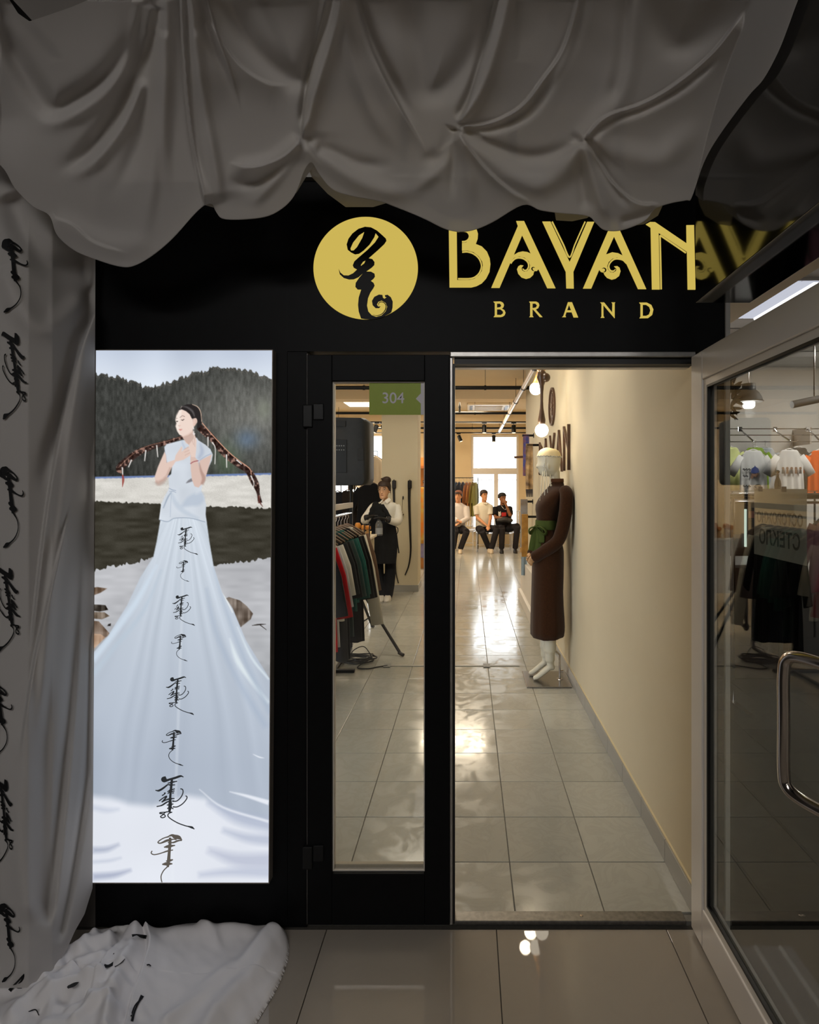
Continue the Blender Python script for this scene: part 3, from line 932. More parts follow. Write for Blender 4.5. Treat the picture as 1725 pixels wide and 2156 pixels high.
    for p, wd, cc, a, so in [
        ([(440,1690),(500,1720),(575,1738)], [6, 26, 30], (172, 181, 202), 0.75, 9),
        ([(470,1748),(520,1764),(575,1770)], [8, 18, 24], (178, 186, 206), 0.7, 7),
        ([(440,1790),(500,1810),(575,1812)], [10, 26, 34], (180, 186, 206), 0.7, 9),
        ([(420,1842),(490,1836),(575,1838)], [8, 16, 22], (176, 184, 206), 0.6, 7),
        ([(195,1790),(225,1788),(250,1778)], [12, 10, 4], (160, 168, 190), 0.7, 5),
        ([(195,1846),(240,1842),(275,1832)], [14, 12, 4], (160, 168, 192), 0.75, 5),
        ([(195,1700),(225,1706),(250,1704)], [10, 10, 4], (190, 198, 216), 0.6, 5),
        ([(195,1815),(230,1812),(255,1806)], [6, 6, 3], (178, 186, 206), 0.5, 4),
        ([(484,1667),(520,1676),(566,1690)], [1, 6, 10], (236, 240, 248), 0.9, 2),
        ([(420,1662),(470,1700),(566,1730)], [1, 4, 6], (240, 243, 250), 0.7, 2),
        ([(533,1588),(546,1594),(556,1596)], [1, 3, 1], (236, 240, 248), 0.8, 1),
        ([(484,1345),(500,1390),(530,1435),(566,1480)], [1, 10, 8, 6], (226, 236, 240), 0.8, 3),
        ([(500,1320),(530,1385),(566,1430)], [1, 5, 4], (222, 234, 240), 0.7, 2),
        ([(340,1200),(300,1290),(240,1365),(196,1420)], [2, 8, 10, 10], (186, 200, 214), 0.7, 4),
        ([(330,1190),(285,1270),(230,1345),(196,1390)], [3, 12, 12, 12], (208, 222, 236), 0.8, 4),
        ([(450,1196),(478,1290),(520,1400),(570,1500)], [2, 6, 10, 12], (168, 182, 200), 0.6, 5),
        ([(435,1240),(455,1330),(500,1430),(560,1530)], [2, 8, 10, 12], (166, 180, 200), 0.55, 6),
        ([(443,1110),(452,1180),(470,1245),(490,1290)], [2, 4, 4, 2], (232, 236, 236), 0.9, 1)]:
        mk = (line(p, wd, so) * a)[..., None]
        sk = sk * (1 - mk) + col(cc) * mk
    blend(poly(SK, 1.0), sk)
    blend(np.clip(poly([(384,1090),(389,1090),(386,1300),(372,1700),(366,1858),(360,1858),(368,1640),(380,1300)], 1.5) * 0.25, 0, 1), (235, 240, 246))
    # ---------------- figure
    def q(x, y): return (240 + x / 5.3906, 840 + y / 5.3906)
    def Q(pts): return [q(*p) for p in pts]
    def braid(pts, wd, seed):
        m_ = line(Q(pts), [v / 5.39 for v in wd], 0.8)
        r = smooth_noise(NV, NU, 260, 90, seed)[..., None]
        blend(m_, col((58, 42, 38)) + (r - 0.5) * 60 + (r > 0.76) * col((70, 52, 44)))
    braid([(790,430),(690,462),(600,492),(430,545),(280,605),(150,700),(60,790),(95,830)], [34, 40, 48, 60, 72, 84, 80, 40], 31)
    braid([(960,310),(1030,370),(1110,440),(1250,610),(1400,730),(1520,810),(1590,930),(1625,1010),(1640,1080),(1660,1180)], [70, 84, 76, 76, 76, 70, 84, 60, 34, 50], 32)
    blend(line(Q([(1000,270),(1110,400),(1290,590),(1420,700),(1540,790),(1560,860)]), 1.6), (226, 168, 140))
    blend(line(Q([(770,425),(600,480),(430,520),(280,580),(140,690),(50,780)]), 1.0) * 0.7, (200, 150, 128))
    for p in ([(1068,430),(1068,540)], [(1115,490),(1150,560),(1146,740)], [(1278,630),(1280,780)], [(485,525),(498,660)], [(362,580),(348,705)], [(200,690),(165,775)], [(95,775),(100,880)], [(1555,870),(1590,960),(1570,1030)], [(1390,690),(1450,740)]):
        blend(line(Q(p), [2.6] + [1.6] * (len(p) - 1)), (232, 228, 224))
    blend(line(Q([(98,860),(105,920),(95,1000)]), [3, 5, 1]) * 0.8, (150, 60, 52))
    blend(line(Q([(1640,1100),(1650,1160),(1690,1225)]), [4, 4, 1]) * 0.8, (96, 52, 46))
    # jacket
    J = [(765,470),(690,490),(600,512),(572,545),(580,620),(600,720),(660,760),(650,850),(618,885),(628,1010),(575,1110),(540,1185),(512,1368),(612,1392),(690,1352),(860,1350),(950,1362),(1035,1395),(1048,1200),(1020,1100),(992,1050),(1000,960),(1040,850),(1110,700),(1122,630),(1095,570),(1040,520),(960,470),(940,440)]
    g = np.clip((XX - 345) / 90, 0, 1)[..., None]
    jac = col((212, 219, 228)) - g * 8 + (smooth_noise(NV, NU, 60, 20, 41)[..., None] - 0.5) * 12
    jm = poly(Q(J), 0.8)
    blend(jm, jac)
    for p, wd, cc, a, so in [
        ([(1000,1060),(960,1130),(870,1160),(770,1220)], [5, 26, 22, 4], (180, 192, 208), 0.7, 4),
        ([(660,1075),(700,1180),(800,1280),(960,1360)], [3, 10, 10, 6], (186, 198, 212), 0.6, 3),
        ([(650,1060),(610,1120),(560,1240)], [2, 3, 2], (150, 164, 182), 0.8, 1),
        ([(655,1050),(645,1180),(640,1340)], [1, 1.4, 1], (176, 188, 204), 0.8, 1),
        ([(620,1010),(660,1030),(705,1040)], [1, 1.4, 1], (140, 154, 176), 0.9, 0.6),
        ([(630,1050),(670,1048),(705,1062)], [1, 1.4, 1], (150, 164, 184), 0.9, 0.6),
        ([(820,955),(850,935),(890,915)], [1, 5, 7], (120, 118, 124), 0.9, 1),
        ([(1110,620),(1040,650),(970,700)], [1.5, 1.5, 1.5], (160, 172, 194), 0.9, 1),
        ([(980,500),(1000,600),(960,680)], [3, 8, 6], (172, 182, 202), 0.7, 3),
        ([(600,720),(588,640),(578,600)], [1, 2, 1], (170, 184, 204), 0.8, 1),
        ([(540,1185),(520,1368)], [1.5, 1.5], (232, 238, 246), 0.8, 0.8),
        ([(515,1372),(612,1392),(690,1354),(860,1352),(1035,1396)], [1.5] * 5, (140, 154, 172), 0.8, 0.6),
        ([(770,470),(790,530),(840,620)], [2, 4, 2], (186, 196, 214), 0.7, 1.5)]:
        blend(line(Q(p), wd, so) * a, cc)
    skin = col((226, 200, 188))
    def limb(p, c=skin, s=0.8):
        blend(poly(Q(p), s), c)
    # left arm, right arm, hands
    limb([(575,598),(592,640),(598,722),(690,690),(700,640),(770,535),(778,560),(765,600),(845,537),(852,560),(860,580),(872,625),(860,645),(790,690),(700,712),(655,780),(605,885),(560,930),(500,963),(470,940),(463,880),(500,770)])
    blend(line(Q([(600,885),(560,930),(505,958),(475,935)]), [6, 9, 10, 5], 2.5) * 0.6, (176, 146, 134))
    blend(line(Q([(640,780),(600,870)]), [3, 3], 2) * 0.6, (176, 146, 134))
    limb([(870,625),(905,640),(945,690),(960,740),(972,790),(975,700),(1112,628),(1090,720),(1050,860),(1020,945),(960,1006),(915,992),(885,915),(872,800),(868,700)], col((218, 190, 178)))
    blend(line(Q([(965,720),(990,820),(1020,900),(1000,970)]), [2, 5, 8, 6], 1.6) * 0.7, (170, 136, 124))
    limb([(800,455),(840,420),(856,388),(880,420),(905,385),(922,420),(938,470),(935,560),(925,660),(880,660),(862,600),(850,520),(815,500)], col((230, 206, 194)))
    for p in ([(865,400),(880,440),(905,520)], [(905,400),(915,460),(918,540)], [(790,575),(850,545)], [(800,605),(858,580)], [(805,640),(865,610)]):
        blend(line(Q(p), 0.9) * 0.6, (180, 148, 136))
    blend(line(Q([(868,735),(905,712),(960,700)]), 1.6), (150, 62, 74))
    # neck, face, hair
    limb([(770,420),(900,360),(905,450),(850,520),(800,470)], col((206, 178, 166)))
    limb([(712,180),(740,125),(800,118),(870,160),(895,230),(905,300),(890,380),(840,415),(790,428),(742,405),(720,365),(702,310),(712,275),(700,240)], col((238, 216, 204)))
    limb([(712,180),(740,125),(770,118),(760,200),(735,300),(745,395),(720,365),(702,310),(712,275),(700,240)], col((246, 232, 222)), 2)
    blend(line(Q([(795,425),(850,408),(888,370)]), [2, 4, 2], 2) * 0.5, (200, 166, 150))
    limb([(898,228),(922,214),(945,228),(945,262),(922,300),(905,318),(895,290)], col((232, 202, 188)))
    blend(line(Q([(915,235),(932,250),(915,290)]), 1) * 0.5, (186, 150, 136))
    limb([(712,185),(735,120),(775,80),(830,60),(890,60),(950,85),(990,140),(1003,200),(1000,265),(975,320),(945,340),(940,330),(950,250),(935,214),(905,220),(885,225),(860,175),(820,140),(768,117),(740,128)], col((44, 40, 40)))
    blend(line(Q([(770,85),(830,95),(890,140),(915,200)]), [1, 3, 4, 2], 1.5) * 0.45, (150, 146, 146))
    blend(line(Q([(890,62),(950,90),(985,150),(998,260)]), [1, 1.6, 1.6, 1.2]), (206, 182, 162))
    blend(line(Q([(772,82),(755,110)]), 0.8) * 0.8, (214, 196, 184))
    for p, wd in (([(748,212),(775,192),(805,200)], 0.9), ([(708,225),(720,215)], 0.8)):
        blend(line(Q(p), wd * 1.4, 0.4) * 0.75, (110, 88, 80))
    for p in ([(762,235),(780,240),(800,228)], [(706,252),(718,256),(728,248)]):
        blend(line(Q(p), [0.8, 2.0, 1.0], 0.4), (48, 34, 32))
    blend(line(Q([(735,345),(755,350),(775,342)]), [1, 3.4, 1]), (214, 150, 142))
    blend(line(Q([(728,300),(740,306),(756,300)]), [0.6, 1.4, 0.6]) * 0.6, (196, 150, 138))
    for p in ([(903,310),(903,345)], [(905,360),(908,410)]):
        blend(line(Q(p), [1.4, 2.6]), (236, 230, 226))
    blend(line(Q([(895,385),(920,400)]), 3), (232, 222, 218))
    # keep the print colours in range
    return np.clip(I, 0, 255)
IMG = paint_poster()
LBY = FY - 0.0355                            # plane of the print
def lbx(px, py): return (px - (py - BY0) * 0.0068 - PX) * LBY / F
def lbz(py): return CAMZ - (py - PY) * LBY / F
box = thing('light_box', 'tall backlit poster of a person in long white dress by a lake', 'light box', (lbx(388, BY1), FY, lbz(BY1)))
YB = FY - 0.035
xs = np.linspace(BX0, BX1, NU); ys = np.linspace(BY0, BY1, NV)
XV = (xs[None, :] - (ys[:, None] - BY0) * 0.0068 - PX) * LBY / F
ZV = CAMZ - (ys[:, None].repeat(NU, 1) - PY) * LBY / F
co = np.stack([XV, np.full_like(XV, YB - 0.0005), ZV], -1).reshape(-1, 3)
idx = np.arange(NU * NV).reshape(NV, NU)
quads = np.stack([idx[:-1, :-1], idx[1:, :-1], idx[1:, 1:], idx[:-1, 1:]], -1).reshape(-1, 4)
me = bpy.data.meshes.new('poster_print')
me.vertices.add(NU * NV); me.vertices.foreach_set('co', co.ravel())
me.loops.add(quads.size); me.loops.foreach_set('vertex_index', quads.ravel().astype(np.int32))
me.polygons.add(len(quads)); me.polygons.foreach_set('loop_start', np.arange(0, quads.size, 4, dtype=np.int32)); me.polygons.foreach_set('loop_total', np.full(len(quads), 4, np.int32))
me.update()
ca = me.color_attributes.new('print', 'FLOAT_COLOR', 'POINT')
lin = IMG / 255.0
lin = np.where(lin <= 0.04045, lin / 12.92, ((lin + 0.055) / 1.055) ** 2.4).reshape(-1, 3)
ca.data.foreach_set('color', np.concatenate([lin, np.ones((len(lin), 1))], 1).astype(np.float32).ravel())
m = bpy.data.materials.new('backlit_print')
m.use_nodes = True
nt = m.node_tree; nt.nodes.clear()
at = nt.nodes.new('ShaderNodeAttribute'); at.attribute_name = 'print'
em = nt.nodes.new('ShaderNodeEmission'); em.inputs[1].default_value = 1.0
ou = nt.nodes.new('ShaderNodeOutputMaterial')
nt.links.new(at.outputs['Color'], em.inputs[0]); nt.links.new(em.outputs[0], ou.inputs[0])
link_mesh('poster_print', me, m, box)
def lb_box(x0, x1, y0, y1, ya, yb, name, mm):
    poly_ = [(lbx(x0, y1), lbz(y1)), (lbx(x1, y1), lbz(y1)), (lbx(x1, y0), lbz(y0)), (lbx(x0, y0), lbz(y0))]
    return MB().prism(poly_, ya, yb).build(name, mm, box)
lb_box(BX0 - 0.3, BX1 + 0.3, BY0 - 0.3, BY1 + 0.3, YB, FY - 0.0005, 'housing', M_BLACK)
M_LBF = mat('light_box_rim', '8f8880', 0.4, metal=0.3)
lb_box(BX0 - 1.6, BX0, BY0 - 1.6, BY1 + 1.6, YB - 0.003, FY - 0.0005, 'rim', M_LBF)
lb_box(BX1, BX1 + 1.6, BY0 - 1.6, BY1 + 1.6, YB - 0.003, FY - 0.0005, 'rim', M_LBF)
lb_box(BX0, BX1, BY0 - 1.6, BY0, YB - 0.003, FY - 0.0005, 'rim', M_LBF)
lb_box(BX0, BX1, BY1, BY1 + 1.6, YB - 0.003, FY - 0.0005, 'rim', M_LBF)

# ---- brush calligraphy (strokes in a 1 x 1 cell, traced from the largest pair on the poster)
def gA(x, y): return ((x - 480) / 950.0, (y - 240) / 950.0)
def gB(x, y): return ((x - 450) / 950.0, (y - 1250) / 950.0)
def stroke(fn, pts, wd): return ([fn(*p) for p in pts], [v / 950.0 for v in wd])
GLYPH_A = [stroke(gA, [(400,285),(350,310),(370,340),(470,310),(560,285),(650,255),(700,272)], [60, 80, 50, 36, 40, 34, 6]),
  stroke(gA, [(500,300),(485,450),(470,620),(468,760),(455,870)], [40, 44, 40, 64, 40]),
  stroke(gA, [(425,380),(500,362),(590,345)], [8, 30, 10]), stroke(gA, [(430,400),(340,470),(270,508),(212,503)], [24, 34, 34, 8]), stroke(gA, [(430,402),(480,410),(555,408)], [20, 26, 8]),
  stroke(gA, [(420,530),(470,500),(550,476)], [8, 30, 8]), stroke(gA, [(425,560),(470,530),(545,512)], [8, 30, 8]), stroke(gA, [(500,550),(535,546)], [16, 6]),
  stroke(gA, [(325,595),(360,575),(385,548),(360,555)], [6, 14, 14, 4]), stroke(gA, [(275,690),(340,640),(405,605),(380,650),(345,690),(320,705)], [6, 16, 26, 30, 26, 8]),
  stroke(gA, [(320,710),(400,670),(470,650),(545,645)], [8, 22, 30, 8]), stroke(gA, [(232,785),(320,765),(400,715),(460,685)], [6, 24, 26, 16]),
  stroke(gA, [(505,690),(580,690),(650,630),(690,550),(685,490),(645,475)], [30, 12, 12, 16, 14, 5]), stroke(gA, [(515,790),(590,790),(680,740),(750,660),(760,615),(735,598)], [26, 12, 10, 12, 12, 4]),
  stroke(gA, [(410,760),(470,750),(525,740)], [8, 30, 8]), stroke(gA, [(415,820),(470,800),(525,825)], [8, 30, 8]),
  stroke(gA, [(505,885),(400,878),(340,930),(300,960),(335,980),(385,955),(350,915),(290,905),(300,890),(400,882)], [16, 14, 14, 12, 12, 14, 12, 10, 10, 6]),
  stroke(gA, [(490,885),(440,910),(430,950),(480,1000),(600,1070),(720,1115),(800,1135),(850,1150),(890,1178)], [14, 14, 12, 10, 8, 10, 26, 38, 6])]
GLYPH_B = [stroke(gB, [(445,1285),(360,1310),(285,1355),(265,1385),(310,1395),(420,1350),(520,1330),(580,1335)], [26, 16, 16, 22, 24, 40, 20, 6]),
  stroke(gB, [(440,1280),(500,1262),(550,1285),(620,1300),(672,1345)], [20, 40, 70, 64, 10]), stroke(gB, [(430,1380),(520,1385),(600,1355),(668,1350)], [10, 26, 30, 8]),
  stroke(gB, [(470,1300),(468,1400),(455,1550),(445,1680),(430,1800)], [40, 50, 50, 56, 40]),
  stroke(gB, [(365,1465),(440,1450),(555,1432)], [14, 50, 16]), stroke(gB, [(165,1525),(150,1565),(200,1590),(300,1570),(420,1530),(520,1510)], [6, 20, 12, 14, 26, 10]),
  stroke(gB, [(400,1700),(460,1690),(520,1675)], [16, 44, 16]), stroke(gB, [(335,1755),(420,1745),(510,1745)], [20, 60, 14]),
  stroke(gB, [(430,1790),(360,1860),(320,1940),(318,2000),(332,2060)], [22, 14, 14, 14, 16])]
TAIL_B = stroke(gB, [(430,1790),(350,1870),(330,1950),(360,2030),(450,2110),(560,2160),(640,2185),(720,2215)], [22, 13, 12, 12, 12, 14, 36, 6])
def glyph_mesh(strokes, to3, per=4):
    mb = MB()
    for pts, wd in strokes:
        L, R = ribbon_poly(pts, list(wd), per)
        vs = [to3(*a) for a in L] + [to3(*a) for a in R]
        n = len(L)
        mb.add(vs, [(i, i + 1, n + i + 1, n + i) for i in range(n - 1)])
    return mb
M_INKE = emission_mat('poster_ink', '2c2e30', 1.0)
M_INKE2 = emission_mat('poster_ink_light', '5d5750', 1.0)
# top middle of the spine (px), height of the cell (px) for each character down the train
row = [('A', 391, 1109, 60), ('B', 386, 1180, 44), ('A', 382, 1252, 66), ('B', 379, 1335, 56), ('A', 373, 1424, 82), ('B', 365, 1537, 74), ('A', 360, 1632, 115), ('B', 356, 1757, 118)]
for i, (g, cx, cy, hh) in enumerate(row):
    sk_ = list(GLYPH_A) if g == 'A' else (GLYPH_B[:-1] + [TAIL_B] if i < 7 else list(GLYPH_B))
    def to3(u, v, cx=cx, cy=cy, hh=hh):
        x = cx + u * hh; y = min(cy + v * hh, BY1 - 0.5)
        return ((x - PX) * LBY / F, YB - 0.0011, lbz(y))
    glyph_mesh(sk_, to3, 5).build('calligraphy', M_INKE if i < 7 else M_INKE2, box, fix=False)

# ================================================================== draped cloth
def seg_dist(X, Y, pts):
    """signed distance to a polyline (positive to its left when walking) and run along it 0..1"""
    best = np.full(X.shape, 1e9); sign = np.zeros(X.shape); run = np.zeros(X.shape)
    pts = np.array(pts, float)
    ln = np.hypot(*np.diff(pts, axis=0).T); cum = np.concatenate([[0], np.cumsum(ln)]); tot = cum[-1]
    for i in range(len(pts) - 1):
        a, b_ = pts[i], pts[i + 1]
        ab = b_ - a; L2 = (ab ** 2).sum() or 1e-9
        t = np.clip(((X - a[0]) * ab[0] + (Y - a[1]) * ab[1]) / L2, 0, 1)
        dx, dy = X - a[0] - t * ab[0], Y - a[1] - t * ab[1]
        d = np.hypot(dx, dy)
        s = np.sign(ab[0] * dy - ab[1] * dx)
        m_ = d < best
        best = np.where(m_, d, best); sign = np.where(m_, s, sign); run = np.where(m_, (cum[i] + t * ln[i]) / tot, run)
    return best * np.where(sign == 0, 1, sign), run

def folds(X, Y, lst):
    """sum of fold profiles; result in millimetres, positive towards the viewer.
    'r' round ridge/valley, 's' lapped edge: one side stands proud and falls off slowly"""
    H = np.zeros(X.shape)
    for kind, pts, wd, amp, ends in lst:
        q = catmull(pts, 6)
        d, run = seg_dist(X, Y, q)
        fade = np.clip(run / max(ends[0], 1e-3), 0, 1) * np.clip((1 - run) / max(ends[1], 1e-3), 0, 1) if ends else 1.0
        fade = fade * fade * (3 - 2 * fade) if ends else 1.0
        if kind == 'r':
            H += amp * fade * np.exp(-(d / wd) ** 2)
        else:
            sgn = 1 if amp > 0 else -1
            t = np.clip(d * sgn / 3.5, -1, 1)
            step = 0.5 + 0.5 * np.sin(t * math.pi / 2)
            H += 1.35 * abs(amp) * fade * step * np.exp(-np.clip(d * sgn, 0, None) / wd)
    return H

def bump_noise(X, Y, s, seed):
    """smooth wandering noise on photo-sized coordinates"""
    r = np.random.default_rng(seed).random((64, 64))
    u = (X / s) % 62; v = (Y / s) % 62
    x0 = np.floor(u).astype(int); y0 = np.floor(v).astype(int)
    f = u - x0; g = v - y0
    f = f * f * (3 - 2 * f); g = g * g * (3 - 2 * g)
    return (r[y0, x0] * (1 - f) + r[y0, x0 + 1] * f) * (1 - g) + (r[y0 + 1, x0] * (1 - f) + r[y0 + 1, x0 + 1] * f) * g

def sheet(name, U, V, D, m, parent, extra=None):
    """cloth sheet from arrays of photo columns U, rows V and distances D"""
    nv, nu = U.shape
    co = np.stack([(U - PX) * D / F, D, CAMZ - (V - PY) * D / F], -1).reshape(-1, 3)
    idx = np.arange(nu * nv).reshape(nv, nu)
    q = np.stack([idx[:-1, :-1], idx[1:, :-1], idx[1:, 1:], idx[:-1, 1:]], -1).reshape(-1, 4)
    return grid_mesh(name, co, q, m, parent)

def grid_mesh(name, co, q, m, parent):
    me = bpy.data.meshes.new(name)
    me.vertices.add(len(co)); me.vertices.foreach_set('co', co.astype(np.float32).ravel())
    me.loops.add(q.size); me.loops.foreach_set('vertex_index', q.ravel().astype(np.int32))
    me.polygons.add(len(q)); me.polygons.foreach_set('loop_start', np.arange(0, q.size, 4, dtype=np.int32)); me.polygons.foreach_set('loop_total', np.full(len(q), 4, np.int32))
    me.polygons.foreach_set('use_smooth', [True] * len(q))
    me.update(calc_edges=True)
    me.validate()
    return link_mesh(name, me, m, parent)

M_VOILE = voile_mat('white_voile', 'D6D1CD', 0.16, 0.36)
M_VOILE2 = voile_mat('white_voile_thin', 'CFC9C4', 0.22, 0.4)

TOPL = [(-80, -60), (-20, -40), (15, -8), (38, 28), (62, 45), (95, 34), (150, 15), (190, -2), (240, -40), (320, -160), (1700, -160)]
HEM = [(-80, 300), (0, 347), (31, 396), (70, 435), (104, 454), (120, 495), (156, 527), (198, 545), (250, 561), (282, 560), (323, 537), (365, 501), (407, 454), (430, 433),
       (447, 430), (455, 446), (475, 462), (548, 459), (589, 443), (620, 412), (641, 360), (656, 342), (672, 366), (699, 398), (740, 413), (800, 424), (825, 433), (866, 449), (900, 464), (945, 485), (987, 487), (1034, 470), (1101, 432),
       (1138, 443), (1180, 449), (1237, 455), (1255, 470), (1274, 485), (1310, 485), (1357, 466), (1380, 440), (1414, 428), (1446, 422), (1457, 416), (1482, 344), (1514, 287), (1576, 203), (1608, 167), (1639, 110), (1660, 57), (1681, 0), (1730, -120)]
FOLDS = [
    # lapped pleats: the side that stands proud is to the left (+) or right (-) of the walking direction
    ('s', [(378, -80), (384, 90), (398, 250), (414, 350), (432, 436)], 34, -34, (0.02, 0.05)),
    ('r', [(386, -60), (396, 130), (412, 300), (436, 420)], 9, -26, (0.02, 0.2)),
    ('r', [(350, -60), (352, 120), (346, 300), (356, 430)], 13, 16, (0.02, 0.3)),
    ('r', [(415, -60), (440, 70), (472, 150), (510, 245)], 12, -22, (0.02, 0.45)),
    ('s', [(425, -60), (455, 60), (490, 160), (512, 246)], 40, 18, (0.02, 0.4)),
    ('r', [(400, -60), (420, 150), (445, 300), (470, 440)], 12, 15, (0.02, 0.15)),
    # left swag, sagging arcs
    ('r', [(-10, 40), (50, 150), (105, 226), (150, 215), (230, 160), (300, 60), (318, -60)], 22, -26, (0.15, 0.02)),
    ('r', [(70, 262), (140, 248), (215, 196), (270, 118), (300, 20), (312, -60)], 16, 20, (0.2, 0.02)),
    ('r', [(108, 368), (170, 330), (240, 246), (290, 140), (318, 10)], 18, -28, (0.25, 0.02)),
    ('r', [(130, 372), (190, 350), (262, 262), (306, 160)], 13, 18, (0.3, 0.1)),
    ('r', [(230, 430), (280, 330), (300, 230), (322, 60)], 18, -15, (0.3, 0.05)),
    ('r', [(300, 520), (318, 400), (330, 260), (340, 60)], 16, 14, (0.25, 0.05)),
    ('r', [(100, 450), (180, 500), (260, 520), (330, 500)], 26, 12, (0.2, 0.2)),
    ('s', [(90, 452), (150, 470), (200, 510), (280, 535)], 20, 8, (0.2, 0.3)),
    # second swag and its gather
    ('r', [(470, -40), (520, 80), (590, 150), (640, 160), (680, 60), (700, -40)], 24, -22, (0.05, 0.05)),
    ('s', [(440, 40), (500, 130), (560, 172), (615, 180)], 30, 12, (0.1, 0.2)),
    ('s', [(716, -60), (690, 50), (660, 140), (641, 220), (637, 292)], 26, -24, (0.02, 0.05)),
    ('r', [(700, -60), (672, 60), (648, 160), (636, 270)], 8, -20, (0.02, 0.1)),
    ('r', [(730, -60), (705, 60), (672, 170), (642, 285)], 10, 16, (0.02, 0.1)),
    ('r', [(480, 345), (530, 352), (590, 330), (634, 296)], 16, 18, (0.25, 0.05)),
    ('r', [(470, 372), (520, 388), (580, 360), (640, 302)], 13, -16, (0.25, 0.05)),
    ('s', [(478, 340), (530, 350), (590, 332), (634, 294)], 26, 14, (0.2, 0.05)),
    ('r', [(520, 440), (560, 400), (600, 350), (637, 300)], 12, 12, (0.3, 0.05)),
    # third swag
    ('s', [(735, -60), (768, 60), (800, 140), (846, 230), (905, 330)], 46, 26, (0.02, 0.3)),
    ('r', [(740, -60), (778, 70), (820, 160), (880, 270)], 12, -24, (0.02, 0.35)),
    ('r', [(715, -40), (740, 120), (790, 250), (850, 330)], 16, 14, (0.05, 0.3)),
    ('r', [(640, 296), (690, 340), (760, 385), (830, 405), (900, 400)], 20, 18, (0.08, 0.3)),
    ('r', [(660, 310), (700, 320), (760, 345), (840, 350)], 14, -12, (0.1, 0.4)),
    ('r', [(845, -60), (880, 110), (900, 190), (950, 170), (1010, 80), (1045, -60)], 28, -20, (0.1, 0.05)),
    ('s', [(1062, -60), (1035, 60), (1010, 140), (985, 220), (962, 262)], 30, -26, (0.02, 0.04)),
    ('r', [(1052, -60), (1024, 80), (995, 180), (962, 255)], 9, -20, (0.02, 0.08)),
    ('r', [(1085, -60), (1052, 80), (1015, 190), (965, 262)], 12, 16, (0.02, 0.1)),
    ('r', [(880, 330), (930, 330), (960, 268)], 16, -14, (0.3, 0.05)),
    ('r', [(860, 410), (930, 350), (960, 272)], 14, 12, (0.3, 0.05)),
    ('r', [(960, 268), (955, 340), (950, 430)], 10, -14, (0.05, 0.4)),
    ('r', [(960, 268), (985, 350), (1000, 450)], 12, 12, (0.05, 0.4)),
    # fourth swag
    ('s', [(960, 264), (1030, 258), (1095, 225), (1140, 170), (1190, 90), (1230, -60)], 36, 20, (0.04, 0.05)),
    ('r', [(965, 272), (1040, 268), (1110, 236), (1160, 170), (1210, 70), (1240, -60)], 12, -20, (0.05, 0.05)),
    ('r', [(1130, 215), (1180, 140), (1212, 60), (1230, -60)], 10, 16, (0.3, 0.05)),
    ('r', [(1110, 380), (1170, 350), (1230, 300), (1300, 200), (1330, 40), (1335, -60)], 24, 16, (0.2, 0.05)),
    ('r', [(1280, 240), (1310, 130), (1325, -60)], 16, -18, (0.2, 0.05)),
    ('r', [(962, 268), (1010, 320), (1080, 372), (1140, 390), (1200, 350), (1228, 296)], 22, 20, (0.05, 0.05)),
    ('r', [(965, 275), (1030, 305), (1110, 330), (1180, 318), (1228, 288)], 14, -14, (0.06, 0.06)),
    ('s', [(966, 280), (1020, 350), (1075, 400), (1120, 425)], 24, 16, (0.05, 0.2)),
    # fifth, right swag
    ('s', [(1230, 290), (1275, 245), (1350, 218), (1420, 178), (1500, 110), (1570, 20)], 40, 22, (0.03, 0.1)),
    ('r', [(1235, 296), (1290, 252), (1360, 226), (1440, 180), (1520, 110)], 10, -18, (0.03, 0.2)),
    ('r', [(1380, -60), (1420, 90), (1500, 40), (1560, -60)], 30, -20, (0.1, 0.1)),
    ('s', [(1230, 292), (1262, 340), (1292, 385), (1340, 425), (1390, 430)], 26, 20, (0.04, 0.1)),
    ('r', [(1230, 292), (1280, 380), (1330, 440)], 10, -16, (0.04, 0.2)),
    ('r', [(1228, 296), (1222, 360), (1235, 450)], 12, -16, (0.05, 0.2)),
    ('r', [(1228, 296), (1250, 380), (1280, 470)], 12, 14, (0.05, 0.2)),
    ('r', [(1240, 300), (1330, 330), (1400, 330), (1480, 250)], 26, 14, (0.1, 0.3)),
    ('r', [(1300, 470), (1350, 455), (1385, 436)], 8, -14, (0.2, 0.2)),
]
def canopy_base(U, V):
    t = np.clip((V + 160) / 640.0, 0, 1.15)
    return 1.20 + 0.56 * t ** 0.9
def canopy_depth(U, V):
    d = canopy_base(U, V)
    H = folds(U, V, FOLDS) + (bump_noise(U, V, 120, 3) - 0.5) * 9 + (bump_noise(U + V * 0.3, V, 60, 6) - 0.5) * 1.5
    d = d - H / 1000.0
    return np.where(U > 1380, np.minimum(d, 0.655 * F / np.maximum(U - PX, 50)), d)
canopy = thing('swag_drape', 'white gathered voile swags hanging across the top of the shop front', 'drape', (0.0, 1.6, 2.35))
us = np.linspace(-80, 1728, 820)
nv = 240
top = np.interp(us, [p[0] for p in TOPL], [p[1] for p in TOPL]); HEMS = sorted(catmull(HEM, 5)); hem = np.interp(us, [p[0] for p in HEMS], [p[1] for p in HEMS])
tv = np.linspace(0, 1, nv)[:, None]
U = us[None, :].repeat(nv, 0); V = np.minimum(top, hem - 6)[None, :] * (1 - tv) + hem[None, :] * tv
D = canopy_depth(U, V)
